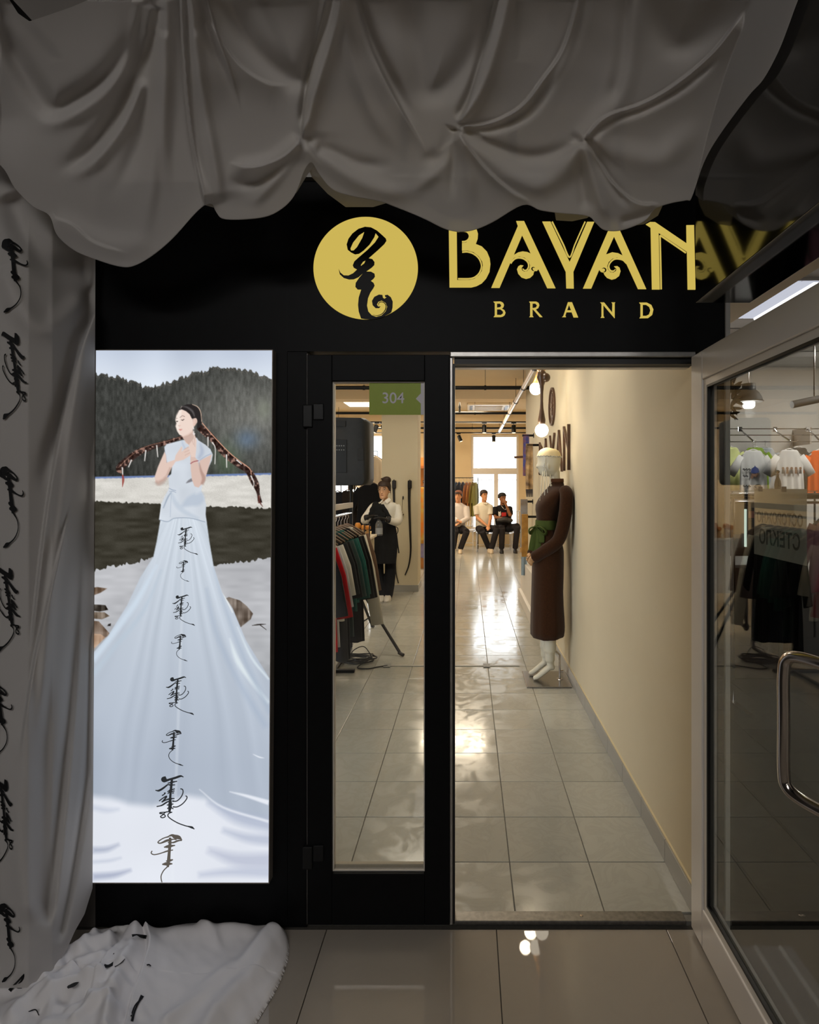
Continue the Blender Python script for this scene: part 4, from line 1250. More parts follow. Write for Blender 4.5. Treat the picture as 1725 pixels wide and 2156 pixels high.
# the hem rolls back under itself into a soft pouch
nr = 14
ang = np.linspace(0.15, 1.0, nr)[:, None] * math.pi
rad = np.clip((hem - np.minimum(top, hem - 6)) * 0.05, 2, 9)[None, :]
Vr = hem[None, :] + rad * np.sin(ang) * 0.35 - (1 - np.cos(ang)) * rad * 1.6
Dr = D[-1:, :] + (1 - np.cos(ang)) * 0.022 + np.linspace(0, 1, nr)[:, None] * 0.02
front_sheet = sheet('front_cloth', np.concatenate([U, us[None, :].repeat(nr, 0)]), np.concatenate([V, Vr]), np.concatenate([D, Dr]), M_VOILE, canopy)
# inner layers of cloth seen below and between the gathers
def layer(name, outline_top, outline_bot, d0, d1, seed, m=M_VOILE, lst=()):
    x0 = outline_bot[0][0]; x1 = outline_bot[-1][0]
    u = np.linspace(x0, x1, 140); n = 60
    tp = np.interp(u, [p[0] for p in outline_top], [p[1] for p in outline_top]); bt = np.interp(u, [p[0] for p in outline_bot], [p[1] for p in outline_bot])
    t = np.linspace(0, 1, n)[:, None]
    UU = u[None, :].repeat(n, 0); VV = tp[None, :] * (1 - t) + bt[None, :] * t
    DD = d0 + (d1 - d0) * t + (bump_noise(UU, VV, 60, seed) - 0.5) * 0.02 - folds(UU, VV, lst) / 1000.0
    return sheet(name, UU, VV, DD, m, canopy)
layer('inner_cloth', [(640, 300), (720, 330), (830, 370)], [(640, 320), (656, 372), (690, 408), (728, 436), (786, 436), (816, 427), (830, 424)], 1.84, 1.90, 11)
layer('inner_cloth', [(1150, 330), (1260, 330)], [(1150, 440), (1168, 446), (1171, 464), (1205, 466), (1237, 459), (1260, 440)], 1.80, 1.84, 12)
layer('inner_cloth', [(1330, 380), (1402, 380)], [(1330, 476), (1357, 472), (1386, 454), (1397, 430), (1402, 410)], 1.80, 1.83, 13)
layer('inner_cloth', [(425, 250), (462, 250)], [(425, 425), (432, 432), (450, 437), (462, 440)], 1.82, 1.83, 14)
layer('inner_cloth', [(560, 300), (660, 290)], [(560, 452), (589, 441), (625, 405), (645, 372), (660, 350)], 1.80, 1.84, 16, lst=[('r', [(600, 440), (622, 380), (640, 300)], 10, 10, (0.2, 0.05))])

# ---- side drape with brush lettering, hanging along the left wall to the floor
side = thing('lettered_drape', 'white voile drape with black brush lettering hanging down to the floor', 'drape', (-1.40, 1.85, 0.0))
SFOLDS = [('s', [(215, 610), (150, 800), (100, 1060), (60, 1400)], 46, -30, (0.05, 0.2)),
          ('r', [(205, 600), (160, 760), (120, 900), (85, 1050)], 16, -30, (0.05, 0.3)),
          ('r', [(190, 640), (165, 800), (135, 1050), (100, 1330), (80, 1600)], 12, 22, (0.1, 0.2)),
          ('s', [(150, 1050), (95, 1290), (70, 1400), (40, 1600)], 40, -26, (0.15, 0.2)),
          ('r', [(195, 900), (175, 1200), (150, 1500), (125, 1750), (105, 1960)], 16, -26, (0.1, 0.05)),
          ('r', [(180, 1100), (165, 1400), (140, 1700), (112, 1960)], 10, 20, (0.1, 0.05)),
          ('r', [(196, 1300), (185, 1600), (150, 1850), (120, 1990)], 9, -22, (0.1, 0.05)),
          ('r', [(20, 400), (60, 500), (110, 560), (200, 560)], 30, -30, (0.1, 0.1)),
          ('r', [(0, 560), (50, 660), (110, 690), (190, 620)], 26, 20, (0.1, 0.1)),
          ('r', [(60, 1500), (45, 1750), (60, 1950)], 24, 16, (0.2, 0.1)),
          ('r', [(100, 1400), (95, 1700), (90, 1950)], 18, -18, (0.2, 0.1))]
def side_base(U):
    return np.interp(U, [-200, -60, 60, 110, 203], [1.70, 1.755, 1.80, 1.86, 2.062])
def side_depth(U, V):
    return side_base(U) - (folds(U, V, SFOLDS) + (bump_noise(U, V * 0.4, 60, 8) - 0.5) * 6) / 1000.0 * 1.3 - 0.012
nu, nv = 170, 420
v = np.linspace(250, 2080, nv)
redge = np.interp(v, [250, 560, 1780, 1870, 1925, 1960, 2000, 2050, 2080], [201, 201, 195, 195, 178, 158, 140, 112, 98])
ledge = np.full(nv, -170.0)
t = np.linspace(0, 1, nu)[None, :]
U = ledge[:, None] * (1 - t) + redge[:, None] * t; V = v[:, None].repeat(nu, 1)
D = side_depth(U, V)
Z = CAMZ - (V - PY) * D / F
D = np.where(Z < 0.004, np.minimum(D, F * (CAMZ - 0.004) / np.maximum(V - PY, 1)), D)
D = np.minimum(D, 2.036)
sheet('hanging_cloth', U, V, D, M_VOILE, side)
M_INK = mat('black_brush_ink', '101011', 0.7, spec=0.2, noise=(60, 0.3, '1a1a1b'))
def on_side(strokes, cx, cy, sx, sy, shear):
    mb = glyph_mesh([(p, [k * 1.5 for k in w_]) for p, w_ in strokes], lambda u, v_: (cx + u * sx + shear * v_ * sx, cy + v_ * sy, 0), 3)
    A = np.array(mb.v)
    d = side_depth(A[:, 0][None, :], A[:, 1][None, :])[0] - 0.006
    mb.v = [tuple(P(a[0], a[1], k)) for a, k in zip(A, d)]
    return mb
FLIPA = [([(-a, b_) for a, b_ in p], w_) for p, w_ in GLYPH_A]
FLIPB = [([(-a, b_) for a, b_ in p], w_) for p, w_ in GLYPH_B[:-1] + [TAIL_B]]
for (g, cx, cy, sx, sy, sh) in (('B', 25, 505, 95, 150, 0.10), ('A', 22, 700, 85, 185, 0.25), ('B', 18, 985, 85, 165, 0.15), ('A', 10, 1195, 80, 180, 0.25), ('B', -4, 1440, 80, 150, 0.15), ('A', 2, 1640, 70, 190, 0.2), ('B', 14, 1905, 75, 160, 0.15)):
    on_side(FLIPA if g == 'A' else FLIPB, cx, cy, sx, sy, sh).build('brush_lettering', M_INK, side, fix=False)

# ---- the train of the drape pooled on the corridor floor
POOL = [(-120, 2030), (60, 1985), (110, 2010), (165, 2000), (195, 1975), (245, 1956), (275, 1956), (300, 1966), (360, 1958), (400, 1948), (420, 1946), (445, 1950), (520, 1954), (585, 1952), (603, 1968), (609, 2005), (600, 2045), (580, 2090), (556, 2130), (520, 2190), (440, 2320), (-120, 2320)]
def floor_xy(p):
    q_ = PF(p[0], p[1], CZ)
    return (q_.x, q_.y)
poolw = catmull([floor_xy(p) for p in POOL], 5, True)
PF_FOLDS = [('s', [(300, 1966), (312, 2010), (296, 2070), (275, 2130), (255, 2230)], 30, -26, (0.03, 0.1)),
            ('r', [(288, 1968), (280, 2010), (255, 2070), (235, 2130), (215, 2230)], 16, 34, (0.03, 0.1)),
            ('r', [(262, 1960), (245, 2000), (240, 2020)], 9, -18, (0.1, 0.3)),
            ('r', [(330, 2200), (380, 2140), (450, 2080), (520, 2030), (560, 1985), (588, 1958)], 14, 26, (0.1, 0.1)),
            ('r', [(400, 2260), (450, 2160), (520, 2080), (575, 2000), (597, 1965)], 22, 30, (0.1, 0.05)),
            ('r', [(350, 2160), (410, 2110), (480, 2060), (530, 2010)], 10, -12, (0.2, 0.2)),
            ('r', [(330, 1985), (400, 1975), (470, 1972), (560, 1970)], 16, 22, (0.2, 0.2)),
            ('r', [(420, 1952), (450, 1990), (470, 2015)], 12, 14, (0.1, 0.4)),
            ('r', [(150, 2030), (200, 2000), (250, 1990)], 12, 22, (0.2, 0.2)),
            ('r', [(90, 2120), (150, 2060), (230, 2030)], 10, 24, (0.2, 0.2)),
            ('r', [(60, 2156), (130, 2110), (230, 2080)], 9, 26, (0.2, 0.1)),
            ('r', [(110, 2175), (170, 2130), (230, 2110)], 9, -16, (0.2, 0.1)),
            ('r', [(140, 2200), (200, 2150), (240, 2140)], 8, 22, (0.2, 0.1)),
            ('r', [(20, 2100), (70, 2060), (150, 2040)], 12, 26, (0.2, 0.2)),
            ('r', [(0, 2190), (60, 2130), (120, 2100)], 12, 24, (0.2, 0.2)),
            ('r', [(-60, 2120), (0, 2080), (60, 2060)], 14, 28, (0.2, 0.2)),
            ('s', [(175, 2156), (215, 2060), (262, 1990)], 20, 14, (0.1, 0.1))]
xs_ = np.linspace(min(p[0] for p in poolw), max(p[0] for p in poolw), 330)
ys_ = np.linspace(min(p[1] for p in poolw), max(p[1] for p in poolw), 300)
GX, GY = np.meshgrid(xs_, ys_)
pw = np.array(poolw)
ins = np.zeros(GX.shape, bool); dst = np.full(GX.shape, 1e9); NX = GX.copy(); NY = GY.copy()
for a, b_ in zip(pw, np.roll(pw, -1, 0)):
    cond = (a[1] > GY) != (b_[1] > GY)
    ins ^= cond & (GX < a[0] + (GY - a[1]) * (b_[0] - a[0]) / ((b_[1] - a[1]) or 1e-9))
    ab = b_ - a; L2 = (ab ** 2).sum() or 1e-12
    tt = np.clip(((GX - a[0]) * ab[0] + (GY - a[1]) * ab[1]) / L2, 0, 1)
    dn = np.hypot(GX - a[0] - tt * ab[0], GY - a[1] - tt * ab[1]); nr_ = dn < dst
    dst = np.where(nr_, dn, dst); NX = np.where(nr_, a[0] + tt * ab[0], NX); NY = np.where(nr_, a[1] + tt * ab[1], NY)
def pool_h(x, y):
    """height of the pooled cloth over the floor at room position x, y (arrays)"""
    yy = np.maximum(y, 0.35)
    u_ = PX + x * F / yy; v_ = PY + (CAMZ - CZ) * F / yy
    lft = np.clip((330 - u_) / 120, 0, 1)
    h = 0.014 + folds(u_, v_, PF_FOLDS) / 1000.0 * 1.05 + (bump_noise(x * 1000 + 3000, y * 1000, 70, 22) - 0.5) * (0.008 + 0.03 * lft) + (bump_noise(x * 1000 + 3000 + y * 400, y * 1000, 30, 25) - 0.5) * (0.004 + 0.02 * lft) + 0.02 * lft
    return np.maximum(h, 0.004)
edge = np.clip(dst / 0.03, 0, 1)
HH = pool_h(GX, GY) * np.sqrt(edge * (2 - edge)) + 0.0025
idx = np.arange(GX.size).reshape(GX.shape)
ok_ = ins | (dst < 0.006)
keep = ok_[:-1, :-1] & ok_[1:, :-1] & ok_[1:, 1:] & ok_[:-1, 1:]
q = np.stack([idx[:-1, :-1], idx[:-1, 1:], idx[1:, 1:], idx[1:, :-1]], -1)[keep]
used, inv = np.unique(q, return_inverse=True)
snap = dst < 0.006
co = np.stack([np.where(snap, NX, GX), np.where(snap, NY, GY), CZ + np.where(snap, 0.002, HH)], -1).reshape(-1, 3)[used]
q = inv.reshape(-1, 4)
tr_ = grid_mesh('pooled_train', co, q, voile_mat('white_voile_folded', 'E2DEDE', 0.04, 0.06), side)
def on_pool(pts, wd):
    L, R = ribbon_poly(pts, wd, 5)
    def to3(p):
        g = PF(p[0], p[1], CZ + 0.03)
        h = float(pool_h(np.array([[g.x]]), np.array([[g.y]]))[0, 0])
        g = PF(p[0], p[1], CZ + h + 0.005)
        return g
    n = len(L)
    return MB().add([to3(p) for p in L] + [to3(p) for p in R], [(i, i + 1, n + i + 1, n + i) for i in range(n - 1)])
for p, wd in (([(238, 2008), (252, 2004), (262, 2010), (258, 2022), (240, 2032)], [3, 3, 4, 6, 10]), ([(245, 2025), (228, 2034), (212, 2032), (207, 2038)], [8, 6, 10, 4]), ([(200, 2042), (186, 2048)], [8, 4]), ([(168, 2058), (155, 2070), (142, 2080)], [8, 14, 4]),
              ([(278, 1970), (288, 1968), (297, 1971), (308, 1973)], [6, 3, 7, 8]), ([(300, 2096), (292, 2110), (284, 2128), (278, 2150)], [8, 4, 4, 6]), ([(296, 2104), (284, 2118), (276, 2140)], [3, 3, 3]), ([(309, 2032), (314, 2031), (318, 2034)], [3, 3, 2]),
              ([(20, 2086), (34, 2070), (52, 2052), (46, 2064), (36, 2078), (46, 2080)], [8, 4, 5, 4, 4, 3]), ([(60, 2130), (75, 2126), (82, 2138)], [2, 3, 2])):
    on_pool(p, wd).build('ink_stroke', M_INK, tr_, fix=False)

# ================================================================== glossy black bulkhead and the open glass door
M_GLOSS = mat('black_lacquer', '060606', 0.06, spec=0.5, noise=(14, 0.3, '0a0a0a'))
M_GLOSS.node_tree.nodes['Principled BSDF'].inputs['IOR'].default_value = 1.85
bk = struct('trim_6', 'glossy black bulkhead beside the swags, mirroring the yellow sign')
MB().cbox((0.668, -0.6, 2.092), (0.829, 1.722, 3.298), 0.002).build('bulkhead_body', M_GLOSS, bk)

d2 = struct('door_2', 'open glass door in white aluminium frame at the right of the doorway', (0.80, 2.06, 0.0))
DX0, DX1 = 0.785, 0.829
DY0, DY1 = 1.165, 2.062
ZB, ZT2 = 0.004, 2.010
MB().cbox((DX0, 1.966, ZB), (DX1, DY1, ZT2), 0.004).build('hinge_stile', M_WHITEALU, d2)
MB().cbox((DX0, DY0, ZB), (DX1, DY0 + 0.095, ZT2), 0.004).build('lock_stile', M_WHITEALU, d2)
MB().cbox((DX0, DY0 + 0.0955, 1.912), (DX1, 1.9655, ZT2), 0.004).build('top_rail', M_WHITEALU, d2)
MB().cbox((DX0, DY0 + 0.0955, ZB), (DX1, 1.9655, 0.135), 0.004).build('bottom_rail', M_WHITEALU, d2)
GY0, GY1, GZ0, GZ1 = DY0 + 0.0955, 1.9655, 0.1355, 1.9115
def bead(name, xo, w_, m_, z0, z1, y0, y1, proud):
    o = MB()
    o.box((xo, y0, z0), (xo + proud, y1, z0 + w_)).box((xo, y0, z1 - w_), (xo + proud, y1, z1)).box((xo, y0, z0 + w_), (xo + proud, y0 + w_, z1 - w_)).box((xo, y1 - w_, z0 + w_), (xo + proud, y1, z1 - w_))
    return o.build(name, m_, d2)
bead('glazing_bead', DX0 + 0.006, 0.022, mat('white_glazing_bead', 'C9C4BD', 0.35), GZ0, GZ1, GY0, GY1, 0.010)
bead('gasket', DX0 + 0.0062, 0.008, M_BLKRUB, GZ0 + 0.022, GZ1 - 0.022, GY0 + 0.022, GY1 - 0.022, 0.010)
bead('outer_bead', 0.8145, 0.024, M_WHITEALU, GZ0, GZ1, GY0, GY1, 0.010)
M_DGLASS = glass_mat('tinted_door_glass', (0.80, 0.81, 0.79), refl=0.9, ior=1.5)
MB().box((0.803, GY0, GZ0), (0.809, GY1, GZ1)).build('pane', M_DGLASS, d2)
hb = catmull([(0.790, 1.205, 1.172), (0.765, 1.235, 1.172), (0.735, 1.300, 1.172), (0.722, 1.325, 1.160), (0.718, 1.332, 1.125), (0.718, 1.332, 1.02), (0.718, 1.332, 0.905), (0.722, 1.325, 0.872), (0.738, 1.295, 0.858), (0.768, 1.232, 0.856), (0.790, 1.205, 0.856)], 8)
h = MB().tube(hb, 0.0135, 18).build('pull_handle', M_STEEL, d2, smooth=2)
for zz in (1.172, 0.856):
    MB().lathe((0.7855, 1.205, zz), [(0.022, 0), (0.022, 0.004), (0.015, 0.006)], 18, (-1, 0, 0)).build('rosette', M_STEEL, h, smooth=True)
# warning sheet stuck on the far face of the glass, seen from behind
sheet_m = glass_mat('plastic_sheet', (0.80, 0.82, 0.78), opaque=0.62, ocol=(0.62, 0.62, 0.58), ior=1.3)
ws = MB().box((0.8095, 1.400, 1.362), (0.8102, 1.657, 1.546)).build('warning_sheet', sheet_m, d2)
tag(ws, 'pale plastic sheet lettered in Cyrillic, seen from behind')
M_TXT = mat('grey_lettering', '4c4d49', 0.7)
for txt, zz, sz in (('ОСТОРОЖНО', 1.466, 0.040), ('СТЕКЛО', 1.412, 0.054)):
    me = text_mesh(txt, sz, 0.0001, 0.0012)
    wid = max(v.co.x for v in me.vertices) - min(v.co.x for v in me.vertices)
    k = 0.225 / wid if txt[0] == 'О' else 0.20 / wid
    # letters run away from the viewer (+y) and face +x
    me.transform(Matrix(((0, 0, 1, 0.8094), (k, 0, 0, 1.528), (0, 1, 0, zz), (0, 0, 0, 1))))
    link_mesh('lettering', me, M_TXT, ws)
for yy in (1.50, 1.62):
    MB().box((0.8090, yy - 0.012, 1.538), (0.8094, yy + 0.012, 1.552)).build('tape', mat('grey_tape', '6b6b68', 0.5), ws)
for zz in (0.25, 1.75):
    MB().lathe((0.832, 2.066, zz - 0.05), [(0.009, 0), (0.009, 0.1)], 14).build('hinge', M_STEEL, d2, smooth=True)

# ================================================================== neighbouring shop on the right
nw = struct('wall_neighbour', 'white walls of the neighbouring shop')
MB().box((0.95, 9.0, 0), (6.6, 9.1, 3.4)).build('back_face', M_WHITE, nw)
MB().box((6.5, 2.2, 0), (6.6, 9.0, 3.4)).build('side_face', M_WHITE, nw)
MB().box((0.946, 2.2, 0), (0.95, 8.24, 3.4)).build('party_face', mat('mauve_wall', '8b827d', 0.8), nw)
MB().box((4.58, 2.12, 0), (6.6, 2.2, 3.4)).build('front_face', M_WHITE, nw)
nf = struct('floor_neighbour', 'dark floor of the neighbouring shop')
MB().box((0.946, 2.096, -0.15), (6.6, 9.1, -0.004)).build('floor_face', mat('charcoal_floor', '191714', 0.75, spec=0.1, noise=(8, 0.4, '171513')), nf)
nc = struct('ceiling_neighbour', 'white panel ceiling of the neighbouring shop')
MB().box((0.946, 2.1, 3.4), (6.6, 9.1, 3.5)).build('ceiling_face', mat('white_ceiling', 'CFCBC6', 0.8, noise=(4, 0.2, 'C6C2BD')), nc)
for k in range(1, 6):
    MB().box((0.95, 2.2 + 1.15 * k, 3.392), (6.5, 2.215 + 1.15 * k, 3.3995)).build('ceiling_joint', mat('joint_grey', '8d8a86', 0.6), nc)
pl = thing('ceiling_light_panel', 'bright ribbed ceiling light panel above the open glass door', 'ceiling light', (2.95, 5.9, 3.38))
MB().box((2.40, 5.15, 3.372), (3.50, 6.32, 3.3995)).build('frame', mat('white_lamp_frame', 'D6D6D8', 0.4), pl)
for k in range(4):
    x0 = 2.42 + 0.267 * k
    MB().box((x0, 5.17, 3.366), (x0 + 0.257, 6.30, 3.3718)).build('diffuser', emission_mat('ribbed_diffuser', 'C3C6D2', 1.0), pl)
    MB().tube([(x0 + 0.128, 5.19, 3.360), (x0 + 0.128, 6.28, 3.360)], 0.022, 10).build('light_tube', emission_mat('tube_white', 'FFFFFF', 1.6), pl)

M_HANGER = mat('clear_plastic_hanger', 'C9C4BE', 0.2, spec=0.6)
M_HANGERW = mat('wooden_hanger', '6f5a48', 0.5, noise=(30, 0.4, '5a4838'))
def garment_mesh(w_=0.24, L=0.70, t=0.035, flare=1.1, neck=0.075, waves=5, amp=0.012, ph=0.0, drop=0.10, n=40):
    rows = [(0.0, neck), (-0.02, neck * 1.25), (-drop * 0.6, w_ * 0.72), (-drop, w_ * 0.95), (-drop - 0.05, w_), (-drop - 0.14, w_ * 0.97)]
    k = 10
    for i in range(1, k + 1):
        s = i / k
        rows.append((-(drop + 0.14) - (L - drop - 0.14) * s, w_ * (0.97 + (flare - 0.97) * s)))
    rg = []
    for z, hw in rows:
        s = -z / L
        r = []
        for q_ in range(n):
            a = 2 * math.pi * q_ / n
            cx, sy = math.cos(a), math.sin(a)
            y = (abs(sy) ** 0.7) * (1 if sy >= 0 else -1) * t * (0.55 + 0.6 * s)
            wv = math.sin(cx * math.pi * waves + ph) * amp * min(1.0, max(0.0, s * 1.5 - 0.15))
            r.append((cx * hw, y + wv, z + 0.006 * math.sin(cx * 7 + ph) * s))
        rg.append(r)
    return MB().rings(rg)
def hang_garment(name, label, cat, top, m, group=None, rz=0.0, hanger=M_HANGERW, sleeve=0.0, sl_w=0.06, sl_ang=20, **kw):
    """a garment on its hanger, hung by the hook at point `top` (the rail's underside)"""
    t = thing(name, label, cat, top, group, rz)
    hw = kw.get('w_', 0.24)
    g = garment_mesh(**kw)
    g.v = [(x, y, z - 0.105) for x, y, z in g.v]
    body = g.build('body', m, t, smooth=2, local=True)
    if sleeve:
        for s in (-1, 1):
            a = math.radians(sl_ang)
            dr = kw.get('drop', 0.10)
            p0 = (s * hw * 0.80, 0, -0.105 - dr * 0.85)
            p1 = (s * (hw * 0.98 + sleeve * 0.35 * math.sin(a)), 0.0, -0.105 - dr * 1.25 - sleeve * 0.35 * math.cos(a))
            p2 = (s * (hw * 0.98 + sleeve * math.sin(a)), 0.012, -0.105 - dr * 1.2 - sleeve * math.cos(a))
            MB().tube([p0, p1, p2], [sl_w * 0.9, sl_w, sl_w * 1.0], 14, flat=0.26, up=(0, 1, 0)).build('sleeve', m, t, smooth=2, local=True)
    hm = MB().tube(catmull([(-hw * 0.85, 0, -0.105 - kw.get('drop', 0.10) * 0.72), (-hw * 0.4, 0, -0.105 - 0.012), (0, 0, -0.088), (hw * 0.4, 0, -0.105 - 0.012), (hw * 0.85, 0, -0.105 - kw.get('drop', 0.10) * 0.72)], 4), 0.009, 8)
    hm.build('hanger', hanger, t, smooth=2, local=True)
    MB().tube(catmull([(0, 0, -0.085), (0, 0, -0.045), (0.012, 0, -0.02), (0.008, 0, -0.002), (-0.006, 0, 0.0), (-0.012, 0, -0.012)], 4), 0.0025, 6).build('hook', M_STEEL, t, smooth=2, local=True)
    return t

# rails on the neighbour's back wall, with slanted arms
RY = 8.55
rail = thing('wall_rail', 'three thin dark wall rails behind the hanging T-shirts', 'rail', (4.9, RY, 2.2))
for zz in (2.405, 2.312, 2.215):
    MB().tube([(3.68, RY, zz), (6.3, RY, zz)], 0.008, 8).build('rail_bar', M_STEEL, rail)
for xx in (3.75, 5.0, 6.2):
    MB().box((xx - 0.012, RY - 0.006, 2.18), (xx + 0.012, 8.999, 2.43)).build('bracket', M_STEEL, rail)
def arm(xa, xb, yb, label):
    a = thing('slanted_hanging_arm', label, 'hanging arm', (xa, RY, 2.40))
    MB().tube([(xa, RY - 0.012, 2.40), (xa * 0.7 + xb * 0.3, RY - 0.2, 2.33), (xb, yb - 0.02, 2.165)], 0.011, 8).build('arm_bar', M_CHROME, a, smooth=2)
    MB().cbox((xa - 0.03, RY - 0.03, 2.36), (xa + 0.03, RY - 0.009, 2.43), 0.004).build('clip', M_CHROME, a)
arm(3.96, 3.86, 7.93, 'chrome slanted arm above the left white T-shirt')
arm(4.47, 4.28, 7.80, 'chrome slanted arm above the right white T-shirt')
arm(4.95, 4.77, 7.93, 'chrome slanted arm above the orange T-shirt')
M_TWHITE = mat('white_cotton', 'CFCCC9', 0.85, spec=0.15, noise=(8, 0.2, 'C5C2BF'))
M_ORANGE = mat('orange_cotton', 'D2622B', 0.85, spec=0.15, noise=(8, 0.3, 'C2551f'))
def tee(cx, yy, zz, m, label, name='t_shirt', w_=0.185, L=0.62, group='T-shirts in the neighbouring shop'):
    return hang_garment(name, label, 'T-shirt', (cx, yy, zz), m, group, hanger=M_HANGER, sleeve=0.24, sl_w=0.062, sl_ang=30, w_=w_, L=L, t=0.03, flare=1.04, neck=0.095, waves=4, amp=0.014, ph=cx)
t1 = tee(3.86, 7.93, 2.152, M_TWHITE, 'white T-shirt with blue onion print hanging left of the other white one')
t2 = tee(4.28, 7.80, 2.152, M_TWHITE, 'white T-shirt with a row of small printed figures')
t3 = tee(4.77, 7.93, 2.152, M_ORANGE, 'orange T-shirt hanging right of the white ones')
M_BLUEP = mat('blue_print', '2b3a78', 0.7); M_GREYP = mat('grey_print', '4a4746', 0.7); M_BRP = mat('brown_print', '7d5a45', 0.7)
def ell(cx, cy, rx, ry, n=16): return [(cx + rx * math.cos(2 * math.pi * k / n), cy + ry * math.sin(2 * math.pi * k / n)) for k in range(n)]
def put_print(t, nm, poly_, m_, y=-0.050):
    me = fill2d(nm, [poly_], lambda a, b_: (a * 0.8, b_ * 0.8 - 0.03), 0.002, m_)
    me.transform(Matrix(((1, 0, 0, 0), (0, 0, -1, y), (0, 1, 0, 0), (0, 0, 0, 1))))
    me.name = nm
    return link_mesh(nm, me, m_, t, local=True)
put_print(t1, 'print', [(-0.07, -0.47), (-0.055, -0.40), (-0.01, -0.37), (0.0, -0.345), (0.015, -0.37), (0.06, -0.40), (0.075, -0.46), (0.04, -0.475), (-0.03, -0.485)], M_BLUEP)
put_print(t1, 'print', [(-0.075, -0.56), (-0.05, -0.48), (0.0, -0.49), (0.05, -0.475), (0.07, -0.50), (0.03, -0.545), (-0.02, -0.53), (-0.04, -0.575)], M_BRP)
put_print(t1, 'print', ell(0.05, -0.70, 0.055, 0.04), M_GREYP)
for yy_, n_ in ((-0.42, 3), (-0.53, 2), (-0.70, 3)):
    for k in range(n_):
        L_, R_ = ribbon_poly([(-0.20 + 0.045 * k, yy_), (-0.185 + 0.045 * k, yy_ + 0.018), (-0.175 + 0.045 * k, yy_ - 0.008), (-0.16 + 0.045 * k, yy_ + 0.006)], 0.005, 3)
        put_print(t1, 'script_print', L_ + R_[::-1], M_GREYP)
for k in range(5):
    x_ = -0.14 + 0.072 * k
    put_print(t2, 'print', ell(x_, -0.40, 0.022, 0.022), M_BRP)
    put_print(t2, 'print', [(x_ - 0.016, -0.42), (x_ + 0.016, -0.42), (x_ + 0.022, -0.49), (x_ - 0.022, -0.49)], [M_GREYP, M_BRP][k % 2])
for cx, yy, cc, lab in ((3.66, 8.2, 'D9DE9A', 'pale lime T-shirt at the left end of the wall rail'), (4.06, 8.28, '7F9A33', 'green T-shirt peeking from behind the left white one'), (4.24, 8.36, 'A9AEB4', 'pale grey T-shirt between the two white ones'), (4.68, 8.3, '4A4846', 'dark grey T-shirt between the white and orange ones')):
    tee(cx, yy, 2.215, mat('cotton_' + cc, cc, 0.85, spec=0.15, noise=(8, 0.25, cc)), lab, L=0.60)
# slender black vase on a shelf in front of the shirts
VX, VY = 3.20, 6.05
sh = thing('glass_shelf_unit', 'glass shelf on chrome posts below the white T-shirts', 'shelf', (3.1, 6.1, 0))
MB().box((2.72, 5.95, 1.505), (3.62, 6.2, 1.517)).build('shelf_board', glass_mat('shelf_glass', (0.85, 0.88, 0.86), opaque=0.15), sh)
for xx in (2.74, 3.60):
    MB().tube([(xx, 6.08, -0.004), (xx, 6.08, 1.505)], 0.012, 8).build('post', M_CHROME, sh)
va = MB().lathe((VX, VY, 1.5172), [(0.022, 0), (0.03, 0.01), (0.034, 0.06), (0.028, 0.10), (0.014, 0.14), (0.012, 0.16), (0.018, 0.165), (0.012, 0.175), (0.022, 0.20), (0.008, 0.212)], 16).build('slender_vase', mat('black_vase', '17120f', 0.25), None, smooth=True)
tag(va, 'slender black vase in front of the right white T-shirt', 'vase')
# pendant lamp
lp = thing('pendant_lamp', 'grey metal pendant lamp with glowing bulb in the neighbouring shop', 'lamp', (3.6, 7.5, 3.38))
LX, LZ = 3.595, 2.64
MB().lathe((LX, 7.5, LZ), [(0.172, 0.0), (0.178, 0.006), (0.165, 0.02), (0.15, 0.07), (0.12, 0.12), (0.085, 0.155), (0.082, 0.17), (0.08, 0.235), (0.02, 0.24)], 28).build('lamp_shade', mat('grey_enamel', '5d5a56', 0.55, noise=(10, 0.3, '524f4c')), lp, smooth=True)
MB().lathe((LX, 7.5, LZ - 0.085), [(0.004, 0), (0.05, 0.006), (0.072, 0.03), (0.075, 0.09), (0.06, 0.10)], 20).build('bulb', emission_mat('bulb_white', 'FFFFFF', 6.0), lp, smooth=2)
MB().tube([(LX, 7.5, LZ + 0.24), (LX, 7.5, 3.4)], 0.006, 8).build('chain', M_STEEL, lp)
l = bpy.data.lights.new('pendant_light', 'POINT'); l.energy = 12; l.shadow_soft_size = 0.06
o = bpy.data.objects.new('pendant_light', l); o.location = (LX, 7.5, LZ - 0.14); C.objects.link(o)
